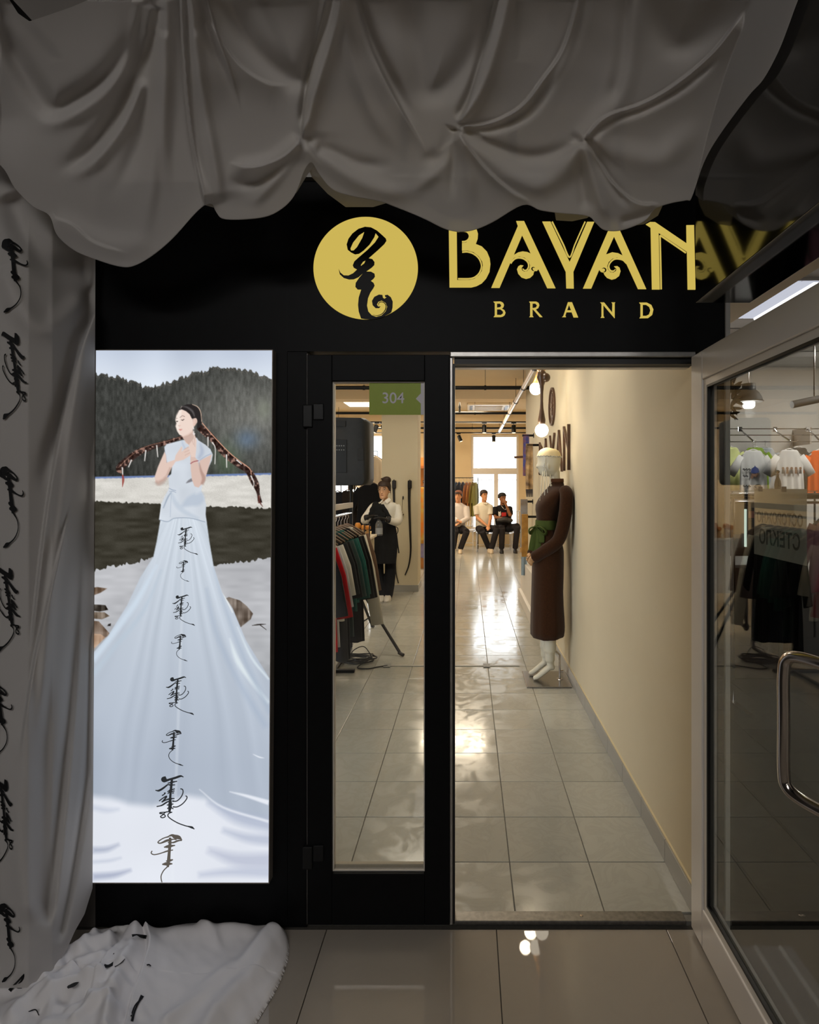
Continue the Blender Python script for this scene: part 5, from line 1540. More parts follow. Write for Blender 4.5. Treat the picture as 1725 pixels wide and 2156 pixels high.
# jewelled leaf spray behind the white profile
sp = thing('leaf_spray', 'dark jewelled leaf spray beside the white vertical profile', 'decoration', (1.60, 3.4, 2.0))
M_LEAF = mat('dark_bronze_leaf', '3f3a34', 0.35, metal=0.4, noise=(40, 0.4, '57504a'))
MB().tube([P(1530, 880, 3.4), P(1536, 840, 3.4), P(1541, 790, 3.4)], 0.004, 6).build('stem', M_LEAF, sp)
rl = random.Random(4)
leafm = MB().add([(0, 0, 0), (0.3, -0.1, 0.14), (0.7, -0.06, 0.12), (1, 0, 0), (0.7, -0.06, -0.12), (0.3, -0.1, -0.14)], [(0, 1, 2), (0, 2, 3), (0, 3, 4), (0, 4, 5)]).mesh('leaf', fix=False)
leafm.materials.append(M_LEAF)
for k in range(26):
    s = k / 25
    bp_ = P(1536 + 4 * math.sin(s * 3), 786 + 92 * s, 3.4) - Vector((1.60, 3.4, 2.0))
    o = bpy.data.objects.new('leaf', leafm); o.location = bp_; sc_ = 0.05 + 0.03 * math.sin(s * 3.1)
    o.scale = (sc_, sc_, sc_); o.rotation_euler = (rl.uniform(-0.4, 0.4), -rl.uniform(-0.9, 0.9) - (0.6 if k % 2 else -0.5), rl.uniform(-0.4, 0.4))
    C.objects.link(o); o.parent = sp
sl = thing('spot_tube', 'slim grey spotlight tube on the white wall', 'spotlight', (4.6, 7.0, 2.5))
MB().tube([P(1668, 852, 7.0), P(1735, 838, 7.0)], 0.045, 14).build('tube', mat('spot_grey', '5f5b57', 0.6), sl, smooth=True)
MB().tube([P(1715, 842, 7.0), (P(1715, 842, 7.0).x, 7.0, 3.4)], 0.01, 8).build('stem', M_STEEL, sl)

# chrome rack close to the opening
rk = thing('chrome_rack', 'chrome garment rack in the neighbouring shop behind the glass door', 'clothes rack', (2.2, 4.2, 0))
MB().tube([(1.86, 4.2, 1.487), (2.95, 4.2, 1.487)], 0.022, 14).build('rail_bar', M_CHROME, rk, smooth=True)
MB().tube([(1.86, 4.25, 1.44), (2.95, 4.25, 1.44)], 0.010, 10).build('rail_bar', M_CHROME, rk, smooth=True)
for xx in (1.90, 2.92):
    MB().tube([(xx, 4.2, -0.004), (xx, 4.2, 1.487)], 0.014, 10).build('post', M_CHROME, rk, smooth=True)
    MB().box((xx - 0.02, 3.95, -0.004), (xx + 0.02, 4.45, 0.02)).build('foot', M_CHROME, rk)
M_SILV = mat('silver_hanger', '9d9a97', 0.35, metal=0.4, noise=(20, 0.3, '8b8885'))
M_PINK = mat('pink_satin', 'C58A98', 0.4, spec=0.5, noise=(8, 0.3, 'B57887'))
M_BLKCOAT = mat('black_cloth', '141516', 0.9, spec=0.15, noise=(14, 0.4, '1d1f21'))
hang_garment('blouse', 'pink satin blouse on silver hanger on the chrome rack', 'blouse', (2.62, 4.2, 1.463), M_PINK, 'clothes on the chrome rack', rz=0.25, hanger=M_SILV, sleeve=0.35, w_=0.20, L=0.55, neck=0.07)
for k, xx in enumerate((2.14, 2.28)):
    hang_garment('coat', ['long black coat nearest the left post of the chrome rack', 'long black coat between the pink blouse and another coat'][k], 'coat', (xx, 4.2, 1.463), M_BLKCOAT, 'clothes on the chrome rack', rz=1.45, hanger=M_SILV, sleeve=0.5, w_=0.21, L=0.95, neck=0.07)
ct_ = thing('display_counter', 'mauve display counter with white top beyond the glass door', 'counter', (2.15, 5.0, 0))
MB().cbox((1.95, 4.75, -0.004), (2.55, 5.3, 0.90), 0.006).build('body', mat('mauve_panel', '6d615c', 0.6, noise=(6, 0.3, '645853')), ct_)
MB().cbox((1.92, 4.72, 0.9005), (2.58, 5.33, 0.925), 0.005).build('top', mat('white_top', 'BDBAB5', 0.3), ct_)
cab = thing('glass_cabinet', 'glass cabinet with white light tubes behind the chrome rack', 'cabinet', (2.75, 5.9, 0))
for k, (x_, z0_, z1_) in enumerate([(2.62, 0.95, 1.33), (2.79, 0.95, 1.33)]):
    MB().box((x_, 5.90, z0_), (x_ + 0.018, 5.918, z1_)).build('light_tube', emission_mat('cabinet_tube', 'DFF2E4', 1.3), cab)
MB().box((2.55, 5.93, 0.0), (3.3, 6.02, 0.94)).build('body', mat('dark_cabinet', '37322e', 0.5), cab)
MB().box((2.55, 5.93, 0.9405), (3.3, 5.99, 1.40)).build('back_panel', mat('dark_cabinet_back', '4a4541', 0.5), cab)
MB().box((2.84, 5.915, 1.24), (3.06, 5.9295, 1.31)).build('price_strip', mat('pink_strip', 'D9897C', 0.6), cab)

# ================================================================== shop interior
# ---- pillar
pil = struct('wall_pillar', 'cream square pillar in the middle of the shop')
PX0, PX1 = P(804, 1000, 8.73).x, P(880, 1000, 8.73).x
MB().box((PX0, 8.73, 0), (PX1, 9.25, 3.22)).build('pillar_face', M_CREAM, pil)
MB().cbox((PX0 - 0.012, 8.715, 0.0005), (PX1 + 0.012, 9.262, 0.093), 0.002).build('skirting', M_SKIRT, pil)
# ---- leather whips hanging on the pillar
M_LEATH = mat('black_leather', '15110f', 0.45, spec=0.4, noise=(30, 0.4, '221b18'))
def strap(name, label, pts, wd, head):
    t = thing(name, label, 'strap', P(pts[0][0], pts[0][1], 8.715))
    q_ = catmull(pts, 6)
    MB().tube([P(x, y, 8.714) for x, y in q_], [wd * (1 - 0.65 * i / len(q_)) for i in range(len(q_))], 8, flat=0.45, up=(0, 1, 0)).build('lash', M_LEATH, t, smooth=2)
    c = P(head[0], head[1], 8.705)
    MB().cbox((c.x - 0.030, 8.690, c.z - 0.06), (c.x + 0.030, 8.722, c.z + 0.06), 0.01).build('buckle', M_LEATH, t)
    MB().lathe((c.x, 8.728, c.z + 0.065), [(0.008, 0), (0.008, 0.045)], 8, (0, -1, 0)).build('peg', M_STEEL, t)
strap('leather_strap', 'long black leather strap hanging near the right edge of the pillar', [(862, 1020), (862, 1060), (864, 1120), (865, 1160), (861, 1190), (853, 1211)], 0.022, (863, 1020))
strap('leather_strap', 'black leather strap hanging behind the person in the white shirt', [(829, 1020), (830, 1060), (831, 1120), (832, 1170), (834, 1205), (839, 1228)], 0.018, (830, 1020))
kn = thing('hanging_ornament', 'small silver ornament on a cord on the pillar', 'ornament', P(848, 1045, 8.72))
MB().tube([P(848, 1046, 8.71), P(847, 1070, 8.712), P(846, 1080, 8.712)], 0.003, 6).build('cord', M_LEATH, kn)
MB().ball(P(849, 1048, 8.712), 0.018, 10, (0.6, 0.5, 1.6)).build('peg', M_LEATH, kn, smooth=2)
MB().tube([P(843, 1083, 8.71), P(846, 1088, 8.70), P(850, 1082, 8.71)], [0.012, 0.026, 0.010], 8, flat=0.5, up=(0, 1, 0)).build('crescent', M_STEEL, kn, smooth=2)
MB().ball(P(846, 1079, 8.712), 0.016, 8).build('bead', M_STEEL, kn, smooth=2)

# ---- bright fur-trimmed coat behind the pillar
cm = mat('yellow_orange_fur', 'C9A552', 0.95, spec=0.1, noise=(9, 0.9, 'D9752A'), bump=(160, 0.8))
hang_garment('fur_coat', 'yellow and orange fur coat hanging behind the pillar', 'coat', (P(892, 1022, 11.07).x, 11.07, 1.655), cm, rz=0.3, sleeve=0.6, sl_w=0.08, w_=0.17, L=1.05, t=0.08, neck=0.09)
hang_garment('skirt', 'lilac skirt hanging below the yellow fur coat', 'skirt', (P(900, 1108, 11.12).x, 11.13, 0.84), mat('lilac_cloth', '9c93b8', 0.8, noise=(10, 0.4, '7a76a4')), w_=0.16, L=0.52, t=0.06, drop=0.03, neck=0.10)
op = thing('orange_wall_panel', 'orange wall panel with coat hooks behind the pillar', 'wall panel', P(900, 1010, 11.2))
a, b2 = P(883, 1042, 11.2), P(940, 968, 11.2)
MB().box((a.x, 11.2, 0.0), (b2.x, 11.26, 2.12)).build('board', mat('orange_panel', 'C9853F', 0.7, noise=(4, 0.3, 'BF7A35')), op)
MB().box((a.x + 0.03, 11.08, b2.z - 0.17), (b2.x - 0.05, 11.199, b2.z - 0.12)).build('shelf', mat('orange_shelf', 'B5652A', 0.6), op)
for k in range(2):
    hx = a.x + 0.08 + 0.2 * k
    MB().tube([(hx, 11.199, 1.66), (hx, 11.14, 1.64), (hx, 11.13, 1.68)], 0.008, 6).build('hook', M_BLKMET, op)

# ---- loudspeaker on a tripod stand
M_SPK = mat('black_speaker_plastic', '1b1c1d', 0.55, spec=0.35, noise=(30, 0.4, '26282a'), bump=(400, 0.15))
SX, SYY = -1.17, 5.85
stn = thing('speaker_stand', 'black tripod stand under the loudspeaker', 'stand', (SX, SYY, 0))
MB().tube([(SX, SYY, 0.12), (SX, SYY, 1.545)], 0.0175, 12).build('pole', M_BLKMET, stn, smooth=True)
MB().lathe((SX, SYY, 0.60), [(0.028, 0), (0.032, 0.01), (0.032, 0.07), (0.024, 0.08)], 14).build('collar', M_BLKMET, stn, smooth=True)
MB().lathe((SX, SYY, 0.13), [(0.024, 0), (0.028, 0.01), (0.028, 0.05), (0.02, 0.06)], 14).build('collar', M_BLKMET, stn, smooth=True)
for fxx, fyy in ((-0.61, 5.37), (-1.78, 5.90), (-1.05, 6.45)):
    v_ = Vector((fxx - SX, fyy - SYY, 0))
    lg = MB().tube([Vector((SX, SYY, 0.64)) + v_ * 0.07, Vector((fxx, fyy, 0.02)) - v_ * 0.02], 0.0145, 10).build('leg', M_BLKMET, stn, smooth=True)
    MB().tube([Vector((fxx, fyy, 0.028)) - v_ * 0.05, Vector((fxx, fyy, 0.016)) + v_ * 0.03], 0.016, 10).build('rubber_foot', M_BLKRUB, lg, smooth=True)
    MB().tube([Vector((SX, SYY, 0.155)) + v_ * 0.06, Vector((SX, SYY, 0.34)) + v_ * 0.50], 0.007, 6).build('brace', M_BLKMET, stn)
spk = thing('loudspeaker', 'black loudspeaker on a tripod, its back turned to the door', 'loudspeaker', (SX, SYY, 1.545))
x0, x1 = P(692, 900, 5.70).x, P(776, 900, 5.70).x
z0, z1 = P(700, 1021, 5.70).z, P(700, 879, 5.70).z
pr = [(x0 + 0.02, z0), (x1 - 0.035, z0), (x1 - 0.012, z0 + 0.02), (x1, z0 + 0.06), (x1, z1 - 0.05), (x1 - 0.012, z1 - 0.02), (x1 - 0.04, z1 - 0.004), (x0 + 0.03, z1), (x0, z1 - 0.03), (x0, z0 + 0.03)]
MB().rings([[(px_ + (0.03 if px_ < (x0 + x1) / 2 else -0.03) * k_, yy, pz_) for px_, pz_ in pr] for yy, k_ in ((5.695, 1.2), (5.715, 0.4), (5.78, 0.0), (6.03, 0.0), (6.045, 0.3))]).build('cabinet', M_SPK, spk, smooth=True)
MB().cbox((x0 + 0.05, 5.688, z1 - 0.09), (x0 + 0.17, 5.6955, z1 - 0.03), 0.006).build('carry_handle', mat('speaker_handle', '0d0d0d', 0.6), spk)
MB().cbox((x0 + 0.06, 5.690, z0 + 0.12), (x0 + 0.18, 5.6955, z0 + 0.44), 0.004).build('control_panel', mat('speaker_panel', '111213', 0.35), spk)
for k in range(4):
    MB().lathe((x0 + 0.085 + 0.022 * k, 5.689, z0 + 0.38), [(0.006, 0), (0.006, 0.008)], 8, (0, -1, 0)).build('knob', mat('pale_knob', '8d8d8d', 0.4), spk)
    MB().lathe((x0 + 0.085 + 0.022 * k, 5.689, z0 + 0.34), [(0.005, 0), (0.005, 0.006)], 8, (0, -1, 0)).build('knob', MATS['pale_knob'], spk)
for zz in (z0 + 0.05, z0 + 0.30, z1 - 0.06, z1 - 0.2):
    MB().lathe((x1 - 0.075, 5.6955, zz), [(0.005, 0), (0.004, 0.003)], 8, (0, -1, 0)).build('screw', M_BLKMET, spk)
MB().cbox((x1 - 0.105, 5.690, z0 + 0.24), (x1 - 0.045, 5.6965, z0 + 0.36), 0.006).build('side_grip', mat('speaker_handle', '0d0d0d', 0.6), spk)
MB().lathe((SX, SYY, z0 - 0.045), [(0.024, 0), (0.024, 0.046)], 14).build('pole_socket', M_BLKMET, spk)

# ---- coiled cable and the taped strip across the floor
cab_ = thing('cable_coil', 'black coiled cable on the tiles under the hanging clothes', 'cable', (-0.98, 5.25, 0))
pts = []
for i in range(150):
    a_ = i * 0.30
    r_ = 0.115 + 0.035 * math.sin(i * 0.13) + 0.012 * math.sin(i * 1.7)
    pts.append((-0.99 + r_ * 1.15 * math.cos(a_), 5.22 + r_ * 0.8 * math.sin(a_), 0.008 + 0.00022 * i + 0.006 * abs(math.sin(i * 0.37))))
MB().tube(pts, 0.0055, 6).build('coil', M_BLKRUB, cab_, smooth=2)
MB().tube(catmull([(-0.88, 5.20, 0.02), (-0.95, 5.02, 0.007), (-0.86, 4.98, 0.007), (-0.78, 5.03, 0.007), (-0.70, 5.075, 0.007)], 6), 0.0055, 6).build('lead', M_BLKRUB, cab_, smooth=2)
MB().tube(catmull([(-1.05, 5.22, 0.02), (-1.02, 5.20, 0.10), (-0.93, 5.22, 0.13), (-0.86, 5.20, 0.05), (-0.84, 5.16, 0.015)], 6), 0.0045, 6).build('loop', M_BLKRUB, cab_, smooth=2)
stp = thing('cable_cover', 'grey metal cable cover strip taped across the tile floor', 'cable cover', (0.0, 5.08, 0))
MB().cbox((-0.69, 5.066, 0.0005), (0.445, 5.094, 0.006), 0.002).build('strip', mat('dull_metal_strip', '87857e', 0.4, metal=0.3, noise=(30, 0.3, '7b7972')), stp)
for xx in (-0.70, -0.18, 0.16):
    MB().box((xx - 0.03, 5.03, 0.0062), (xx + 0.03, 5.13, 0.0072)).build('tape', mat('grey_tape', '6b6b68', 0.5), stp)

# ---- near garment rack, rail running into the shop
RX = -1.12
rk2 = thing('garment_rack', 'white-barred garment rack full of clothes inside the closed door leaf', 'clothes rack', (RX, 4.6, 0))
MB().cbox((RX - 0.012, 3.45, 1.355), (RX + 0.012, 5.64, 1.405), 0.003).build('top_bar', mat('pale_wood_bar', 'B9AFA2', 0.45, noise=(12, 0.4, 'A69b8d')), rk2)
MB().tube([(RX, 3.45, 1.305), (RX, 5.60, 1.305)], 0.011, 10).build('hanging_rail', M_CHROME, rk2, smooth=True)
for yy in (3.47, 5.61):
    MB().box((RX - 0.012, yy - 0.012, 0.02), (RX + 0.012, yy + 0.012, 1.354)).build('post', M_BLKMET, rk2)
MB().cbox((RX - 0.20, 4.88, 0.001), (RX + 0.17, 4.925, 0.026), 0.003).build('foot', M_BLKMET, rk2)
MB().cbox((RX - 0.20, 3.45, 0.001), (RX + 0.17, 3.495, 0.026), 0.003).build('foot', M_BLKMET, rk2)
MB().box((RX - 0.012, 3.497, 0.004), (RX + 0.012, 4.879, 0.022)).build('base_bar', M_BLKMET, rk2)
MB().box((RX - 0.012, 4.926, 0.004), (RX + 0.012, 5.598, 0.022)).build('base_bar', M_BLKMET, rk2)
def cloth(c, c2=None, r=0.9): return mat('cloth_' + c, c, r, spec=0.15, noise=(14, 0.35, c2 or c), sheen=0.1)
G_RACK = 'clothes on the near garment rack'
rackset = [  # y, colour, second colour, length, sleeve, label
    (3.98, '131417', '1c1d21', 0.62, 0.42, 'black jacket nearest the door on the garment rack'),
    (4.10, 'B0121B', '96101a', 0.80, 0.46, 'bright red garment near the door end of the rack'),
    (4.21, 'B9BCC0', 'a6a9ad', 0.78, 0.40, 'pale grey garment behind the red one on the rack'),
    (4.32, 'D2CFC6', 'c4c1b8', 0.62, 0.34, 'off-white short garment behind the pale grey one'),
    (4.45, '26282b', '303236', 0.96, 0.36, 'charcoal dress behind the off-white garment on the rack'),
    (4.58, '17191b', '202225', 0.98, 0.40, 'plain black coat between the charcoal dress and the grey-green shirt'),
    (4.70, '3a4a48', '2d3b3a', 0.84, 0.42, 'grey-green shirt in the middle of the rack'),
    (4.82, '1f4f4b', '173f3c', 0.66, 0.46, 'dark teal shirt in the middle of the rack'),
    (4.93, '236059', '1b4d48', 0.60, 0.44, 'teal shirt behind the dark teal one'),
    (5.04, '141518', '1e1f23', 0.95, 0.50, 'long black coat behind the teal shirts'),
    (5.16, '101114', '1a1b1f', 1.00, 0.52, 'longest black coat toward the far end of the rack'),
    (5.30, 'D8D3C4', 'c9c4b5', 0.60, 0.78, 'cream long-sleeved garment near the far end of the rack'),
    (5.42, '6b5546', '5c483b', 0.62, 0.50, 'brown garment at the far end of the rack')]
for k, (yy, c, c_, L_, sl_, lab) in enumerate(rackset):
    hang_garment('hanging_garment', lab, 'garment', (RX, yy, 1.294), cloth(c, c_), G_RACK, rz=0.10 * math.sin(k * 2.1), sleeve=sl_, sl_w=0.058, sl_ang=9, w_=0.185, L=L_, t=0.026, flare=1.12, ph=k * 1.3, waves=5, amp=0.010, drop=0.09)

# ---- far display table with amber pieces
tb = thing('display_table', 'cream display table behind the garment rack', 'table', (-1.5, 7.1, 0))
MB().cbox((-2.1, 6.85, 0.925), (-1.16, 7.45, 0.955), 0.005).build('table_top', mat('cream_table', 'DCD0BC', 0.4), tb)
for xx in (-2.06, -1.21):
    for yy in (6.89, 7.40):
        MB().box((xx - 0.02, yy - 0.02, 0.0005), (xx + 0.02, yy + 0.02, 0.9245)).build('leg', MATS['cream_table'], tb)
MB().box((-2.03, 6.91, 0.30), (-1.24, 7.38, 0.924)).build('body', MATS['cream_table'], tb)
M_AMBER = mat('amber_glaze', 'C9832B', 0.35, noise=(20, 0.5, 'A85f16'))
M_LOG = mat('pale_wood', 'C49A62', 0.6, noise=(30, 0.4, 'A87f4a'))
amb = [(-1.50, 6.93, 0.15), (-1.43, 6.90, 0.17), (-1.36, 6.94, 0.13), (-1.30, 6.90, 0.18), (-1.24, 6.93, 0.15), (-1.20, 7.02, 0.14)]
labs = ['amber jar at the left end of the display table', 'second amber jar from the left on the display table', 'short amber jar in the middle of the display table', 'tallest amber jar on the display table', 'amber jar second from the right on the display table', 'amber jar at the right corner of the display table']
for (xx, yy, hh), lb in zip(amb, labs):
    t = thing('amber_jar', lb, 'jar', (xx, yy, 0.9552), 'amber jars on the display table')
    MB().lathe((xx, yy, 0.9552), [(0.018, 0), (0.026, 0.006), (0.028, hh * 0.35), (0.018, hh * 0.5), (0.022, hh * 0.62)], 12).build('jar_body', M_LOG, t, smooth=True)
    MB().lathe((xx, yy, 0.9552 + hh * 0.621), [(0.024, 0), (0.034, 0.01), (0.034, hh * 0.25), (0.022, hh * 0.36)], 12).build('jar_lid', M_AMBER, t, smooth=True)
cg = thing('candle_lantern', 'small black wire lantern at the edge of the display table', 'lantern', (-1.19, 6.88, 0.9552))
for dx in (-0.03, 0.03):
    for dy in (-0.02, 0.02):
        MB().box((-1.19 + dx - 0.003, 6.885 + dy - 0.003, 0.9553), (-1.19 + dx + 0.003, 6.885 + dy + 0.003, 1.115)).build('wire', M_BLKMET, cg)
MB().box((-1.223, 6.862, 1.1152), (-1.157, 6.908, 1.121)).build('top_plate', M_BLKMET, cg)

# ---- far left: frame rack with clothes by the window
fr_ = thing('frame_rack', 'tall thin black frame rack by the left window', 'clothes rack', (-1.75, 10.6, 0))
for xa, xb, yy, zt in ((-2.3, P(785.5, 950, 10.6).x, 10.6, P(785, 947, 10.6).z), (-2.25, P(795, 950, 11.0).x, 11.0, P(795, 950, 11.0).z)):
    MB().tube([(xa, yy, 0.0), (xa, yy, zt), (xb, yy, zt), (xb, yy, 0.0)], 0.012, 8).build('frame', M_BLKMET, fr_)
for nm, lb, cat, px_, py_, d_, c_, w_, L_, sl_ in (
        ('jacket', 'off-white jacket on a hanger in front of the left window', 'jacket', 786, 972, 10.3, 'D9CBB5', 0.21, 0.62, 0.5),
        ('dress', 'black dress hanging beside the head of the standing person', 'dress', 781, 1004, 9.6, '15161b', 0.22, 0.78, 0.40),
        ('dress', 'pale dress hanging behind the display table', 'dress', 757, 1022, 9.9, 'E4D6BE', 0.16, 1.05, 0.0),
        ('dress', 'dark patterned dress hanging left of the pale one', 'dress', 733, 1020, 9.7, '2a2320', 0.15, 0.62, 0.3),
        ('shirt', 'long dark shirt hanging at the left end of the thin rail', 'shirt', 711, 1022.5, 9.70, '1d1e24', 0.15, 0.75, 0.3)):
    hang_garment(nm, lb, cat, P(px_, py_, d_) if nm != 'jacket' else (P(px_, py_, 10.6).x, 10.6, P(785, 947, 10.6).z - 0.012), cloth(c_, None), 'clothes by the left window', sleeve=sl_, w_=w_, L=L_, t=0.04)
lr = thing('long_rail', 'thin dark rail carrying the clothes by the left window', 'rail', P(757, 1000, 9.8))
MB().tube([P(700, 1021.5, 9.66), P(776, 1021.5, 9.95)], 0.008, 8).build('rail_bar', M_BLKMET, lr)
MB().tube([P(746.5, 1021.5, 9.80), (P(746.5, 1021, 9.80).x, 9.80, 0.0)], 0.012, 8).build('post', M_BLKMET, lr)

# ---- far rack with brown and olive clothes behind the seated people
rk3 = thing('far_garment_rack', 'thin black garment rack against the back wall', 'clothes rack', (-0.1, 14.75, 0))
ra, rb_ = P(940, 1006, 14.75), P(1006.5, 1006, 14.75)
MB().tube([(ra.x, 14.75, 0.0), (ra.x, 14.75, ra.z), (rb_.x, 14.75, ra.z), (rb_.x, 14.75, 0.0)], 0.014, 8).build('frame', M_BLKMET, rk3)
for k, (px_, c_, lb) in enumerate(((951, '2f5450', 'dark teal garment at the left of the far rack'), (960, '24384a', 'navy garment on the far rack'), (967, '1c1c22', 'black garment on the far rack'), (975, '2a2228', 'dark plum garment on the far rack'), (983, 'A0683C', 'rust brown garment on the far rack'), (990, 'B97B45', 'light brown garment on the far rack'), (996, '8F7A35', 'olive garment on the far rack'), (1001.5, '8A8440', 'pale olive garment at the right end of the far rack'))):
    hang_garment('hanging_garment', lb, 'garment', (P(px_, 1006, 14.75).x, 14.75, ra.z - 0.014), cloth(c_, None), 'clothes on the far rack', rz=1.15, sleeve=0.4, sl_w=0.045, sl_ang=6, w_=0.17, L=0.85, t=0.022, amp=0.006)

# ---- things hung on rods along the right wall
def rod(py, d, lab):
    z_ = P(1100, py, d).z
    t = thing('display_rod', lab, 'rod', (0.8195, d, z_), 'display rods on the right wall')
    MB().tube([(0.8245, d, z_), (0.68, d, z_)], 0.014, 8).build('bar', M_BLKMET, t)
    MB().lathe((0.8245, d, z_), [(0.03, 0), (0.03, 0.008)], 12, (-1, 0, 0)).build('rosette', M_BLKMET, t)
    return z_
def hung_cloth(name, lab, cat, d, xa, xb, zt, zb, m, fringe=None, wav=0.012):
    t = thing(name, lab, cat, ((xa + xb) / 2, d, zt))
    n_ = 14
    def fn(u, v, s):
        x = xa + (xb - xa) * u
        return (x, d + s * 0.012 + wav * math.sin(u * 9 + v * 2) * v, zt - (zt - zb) * v)
    b_ = MB().rings([[fn(i / n_, v, -1) for i in range(n_ + 1)] + [fn(i / n_, v, 1) for i in range(n_, -1, -1)] for v in [k / 10 for k in range(11)]])
    b_.build('cloth', m, t, smooth=True)
    if fringe:
        for i in range(7):
            x = xa + (xb - xa) * (i + 0.5) / 7
            MB().tube([(x, d, zb - 0.0005), (x + 0.004, d, zb - 0.09)], [0.008, 0.004], 6).build('tassel', fringe, t)
    return t
M_BLUEW = mat('blue_woven_scarf', '2c3f86', 0.85, noise=(18, 0.8, '7a4b3a'))
M_TANW = mat('tan_woven_scarf', 'C9A574', 0.85, noise=(9, 0.85, '3d2c28'))
z_ = rod(917, 7.35, 'black rod holding the blue woven scarf')
hung_cloth('woven_scarf', 'blue woven scarf on the topmost wall rod', 'scarf', 7.35, 0.690, 0.765, z_ + 0.015, P(1100, 1002, 7.35).z, M_BLUEW)
z_ = rod(937, 6.75, 'black rod holding the tan fringed scarf')
hung_cloth('woven_scarf', 'tan and brown fringed scarf on the wall rod nearer the mannequin', 'scarf', 6.75, 0.665, 0.745, z_ + 0.015, P(1100, 1030, 6.75).z, M_TANW, mat('grey_fringe', '4a4444', 0.9))
z_ = rod(1056, 7.45, 'black rod holding the painted board')
M_PAINT = mat('painted_board', '7d6f62', 0.7, noise=(5, 0.9, '9aa3ad'))
bd = thing('painted_board', 'painted board hanging on the wall rod above the pale blue cloth', 'board', (0.72, 7.45, z_ - 0.3))
MB().cbox((0.668, 7.43, P(1100, 1152, 7.45).z), (0.755, 7.47, z_ + 0.03), 0.004).build('panel', M_PAINT, bd)
MB().cbox((0.660, 7.425, P(1100, 1153, 7.45).z - 0.06), (0.763, 7.475, P(1100, 1153, 7.45).z), 0.003).build('lower_rail', M_LOG, bd)
z_ = rod(1088, 6.85, 'black rod holding the golden wooden board')
bd = thing('wooden_board', 'golden wooden board hanging behind the green bow of the mannequin', 'board', (0.68, 6.85, z_ - 0.3))
MB().cbox((0.625, 6.83, P(1100, 1172, 6.85).z), (0.70, 6.87, z_ + 0.03), 0.004).build('panel', mat('golden_wood', 'B98A3E', 0.6, noise=(14, 0.7, '8a5f24')), bd)
hung_cloth('pale_cloth', 'pale blue cloth hanging low beside the right wall', 'cloth', 7.6, 0.69, 0.765, P(1100, 1150, 7.6).z, P(1100, 1211, 7.6).z, mat('pale_blue_cloth', '8fa3b3', 0.85, noise=(10, 0.3, '8095a6')))
pd = thing('white_pedestal', 'white pedestal against the right wall beyond the mannequin', 'pedestal', (0.77, 7.3, 0))
MB().cbox((0.70, 6.6, 0.0005), (0.8125, 8.2, 0.14), 0.004).build('plinth', M_WHITE, pd)
MB().cbox((0.735, 6.62, 0.1405), (0.8245, 8.15, 0.55), 0.004).build('block', M_WHITE, pd)
sd = thing('wall_peg_rail', 'short wooden peg rail with cords by the bright back window', 'peg rail', P(1082, 962, 8.2))
MB().tube([P(1083, 963, 8.2), P(1099, 962, 8.2), (0.8245, 8.2, P(1099, 962, 8.2).z)], 0.016, 8).build('bar', mat('brown_wood', '5c3d2a', 0.6), sd)
MB().tube([P(1083, 962, 8.2), P(1083, 915, 8.2)], 0.003, 6).build('cord', M_WHITE, sd)

# ---- wooden logo and letters on the right wall
M_DWOOD = mat('dark_walnut', '4a3426', 0.5, noise=(20, 0.5, '6b4c36'))
lg = thing('wall_logo', 'round openwork wooden logo and BAYAN letters on the cream wall', 'wall sign', (0.8245, 5.7, 2.1))
def wall_part(name, loops, thick=0.02):
    me = fill2d(name, loops, lambda a, b_: (a, b_), thick, M_DWOOD)
    # loops are (distance along the wall towards the door, height); stand them on the wall
    me.transform(Matrix(((0, 0, -1, 0.8245 - thick / 2), (-1, 0, 0, 0), (0, 1, 0, 0), (0, 0, 0, 1))))
    me.name = name
    return link_mesh(name, me, M_DWOOD, lg)
def circ(r, n=48, cx=-5.70, cz=2.335): return [(cx + r * math.cos(2 * math.pi * k / n), cz + r * math.sin(2 * math.pi * k / n)) for k in range(n)]
wall_part('ring', [circ(0.185), circ(0.165)])
wall_part('glyph', [[(-5.70 + (x - 868) / 790 * 0.17, 2.335 - (y - 828) / 790 * 0.17) for x, y in G], [(-5.70 + (x - 868) / 790 * 0.17, 2.335 - (y - 828) / 790 * 0.17) for x, y in H1]], 0.015)
def wstroke(a, b_, w_=0.019):
    (ax, az), (bx, bz) = a, b_
    dx, dz = bx - ax, bz - az
    l_ = math.hypot(dx, dz); nx, nz = -dz / l_ * w_ / 2, dx / l_ * w_ / 2
    return [(ax + nx, az + nz), (bx + nx, bz + nz), (bx - nx, bz - nz), (ax - nx, az - nz)]
ZL, ZU = 1.69, 2.06
def wl(name, strokes):
    for i, (a, b_) in enumerate(strokes):
        wall_part(name, [wstroke(a, b_)], 0.02 + 0.002 * i)
wl('letter_b_stroke', [((-6.66, ZL), (-6.66, ZU)), ((-6.64, ZU - 0.02), (-6.46, ZU - 0.08)), ((-6.46, ZU - 0.09), (-6.63, 1.90)), ((-6.63, 1.88), (-6.42, 1.80)), ((-6.42, 1.79), (-6.64, ZL + 0.015))])
wl('letter_a_stroke', [((-6.32, ZL), (-6.15, ZU)), ((-6.15, ZU), (-5.98, ZL)), ((-6.25, 1.84), (-6.05, 1.84))])
wl('letter_y_stroke', [((-5.83, ZU), (-5.69, 1.86)), ((-5.52, ZU), (-5.67, 1.86)), ((-5.68, 1.86), (-5.68, ZL))])
wl('letter_a_stroke', [((-5.42, ZL), (-5.25, ZU)), ((-5.25, ZU), (-5.08, ZL)), ((-5.35, 1.84), (-5.15, 1.84))])
wl('letter_n_stroke', [((-4.97, ZL), (-4.97, ZU)), ((-4.97, ZU), (-4.74, 1.86)), ((-4.73, ZL), (-4.73, ZU))])

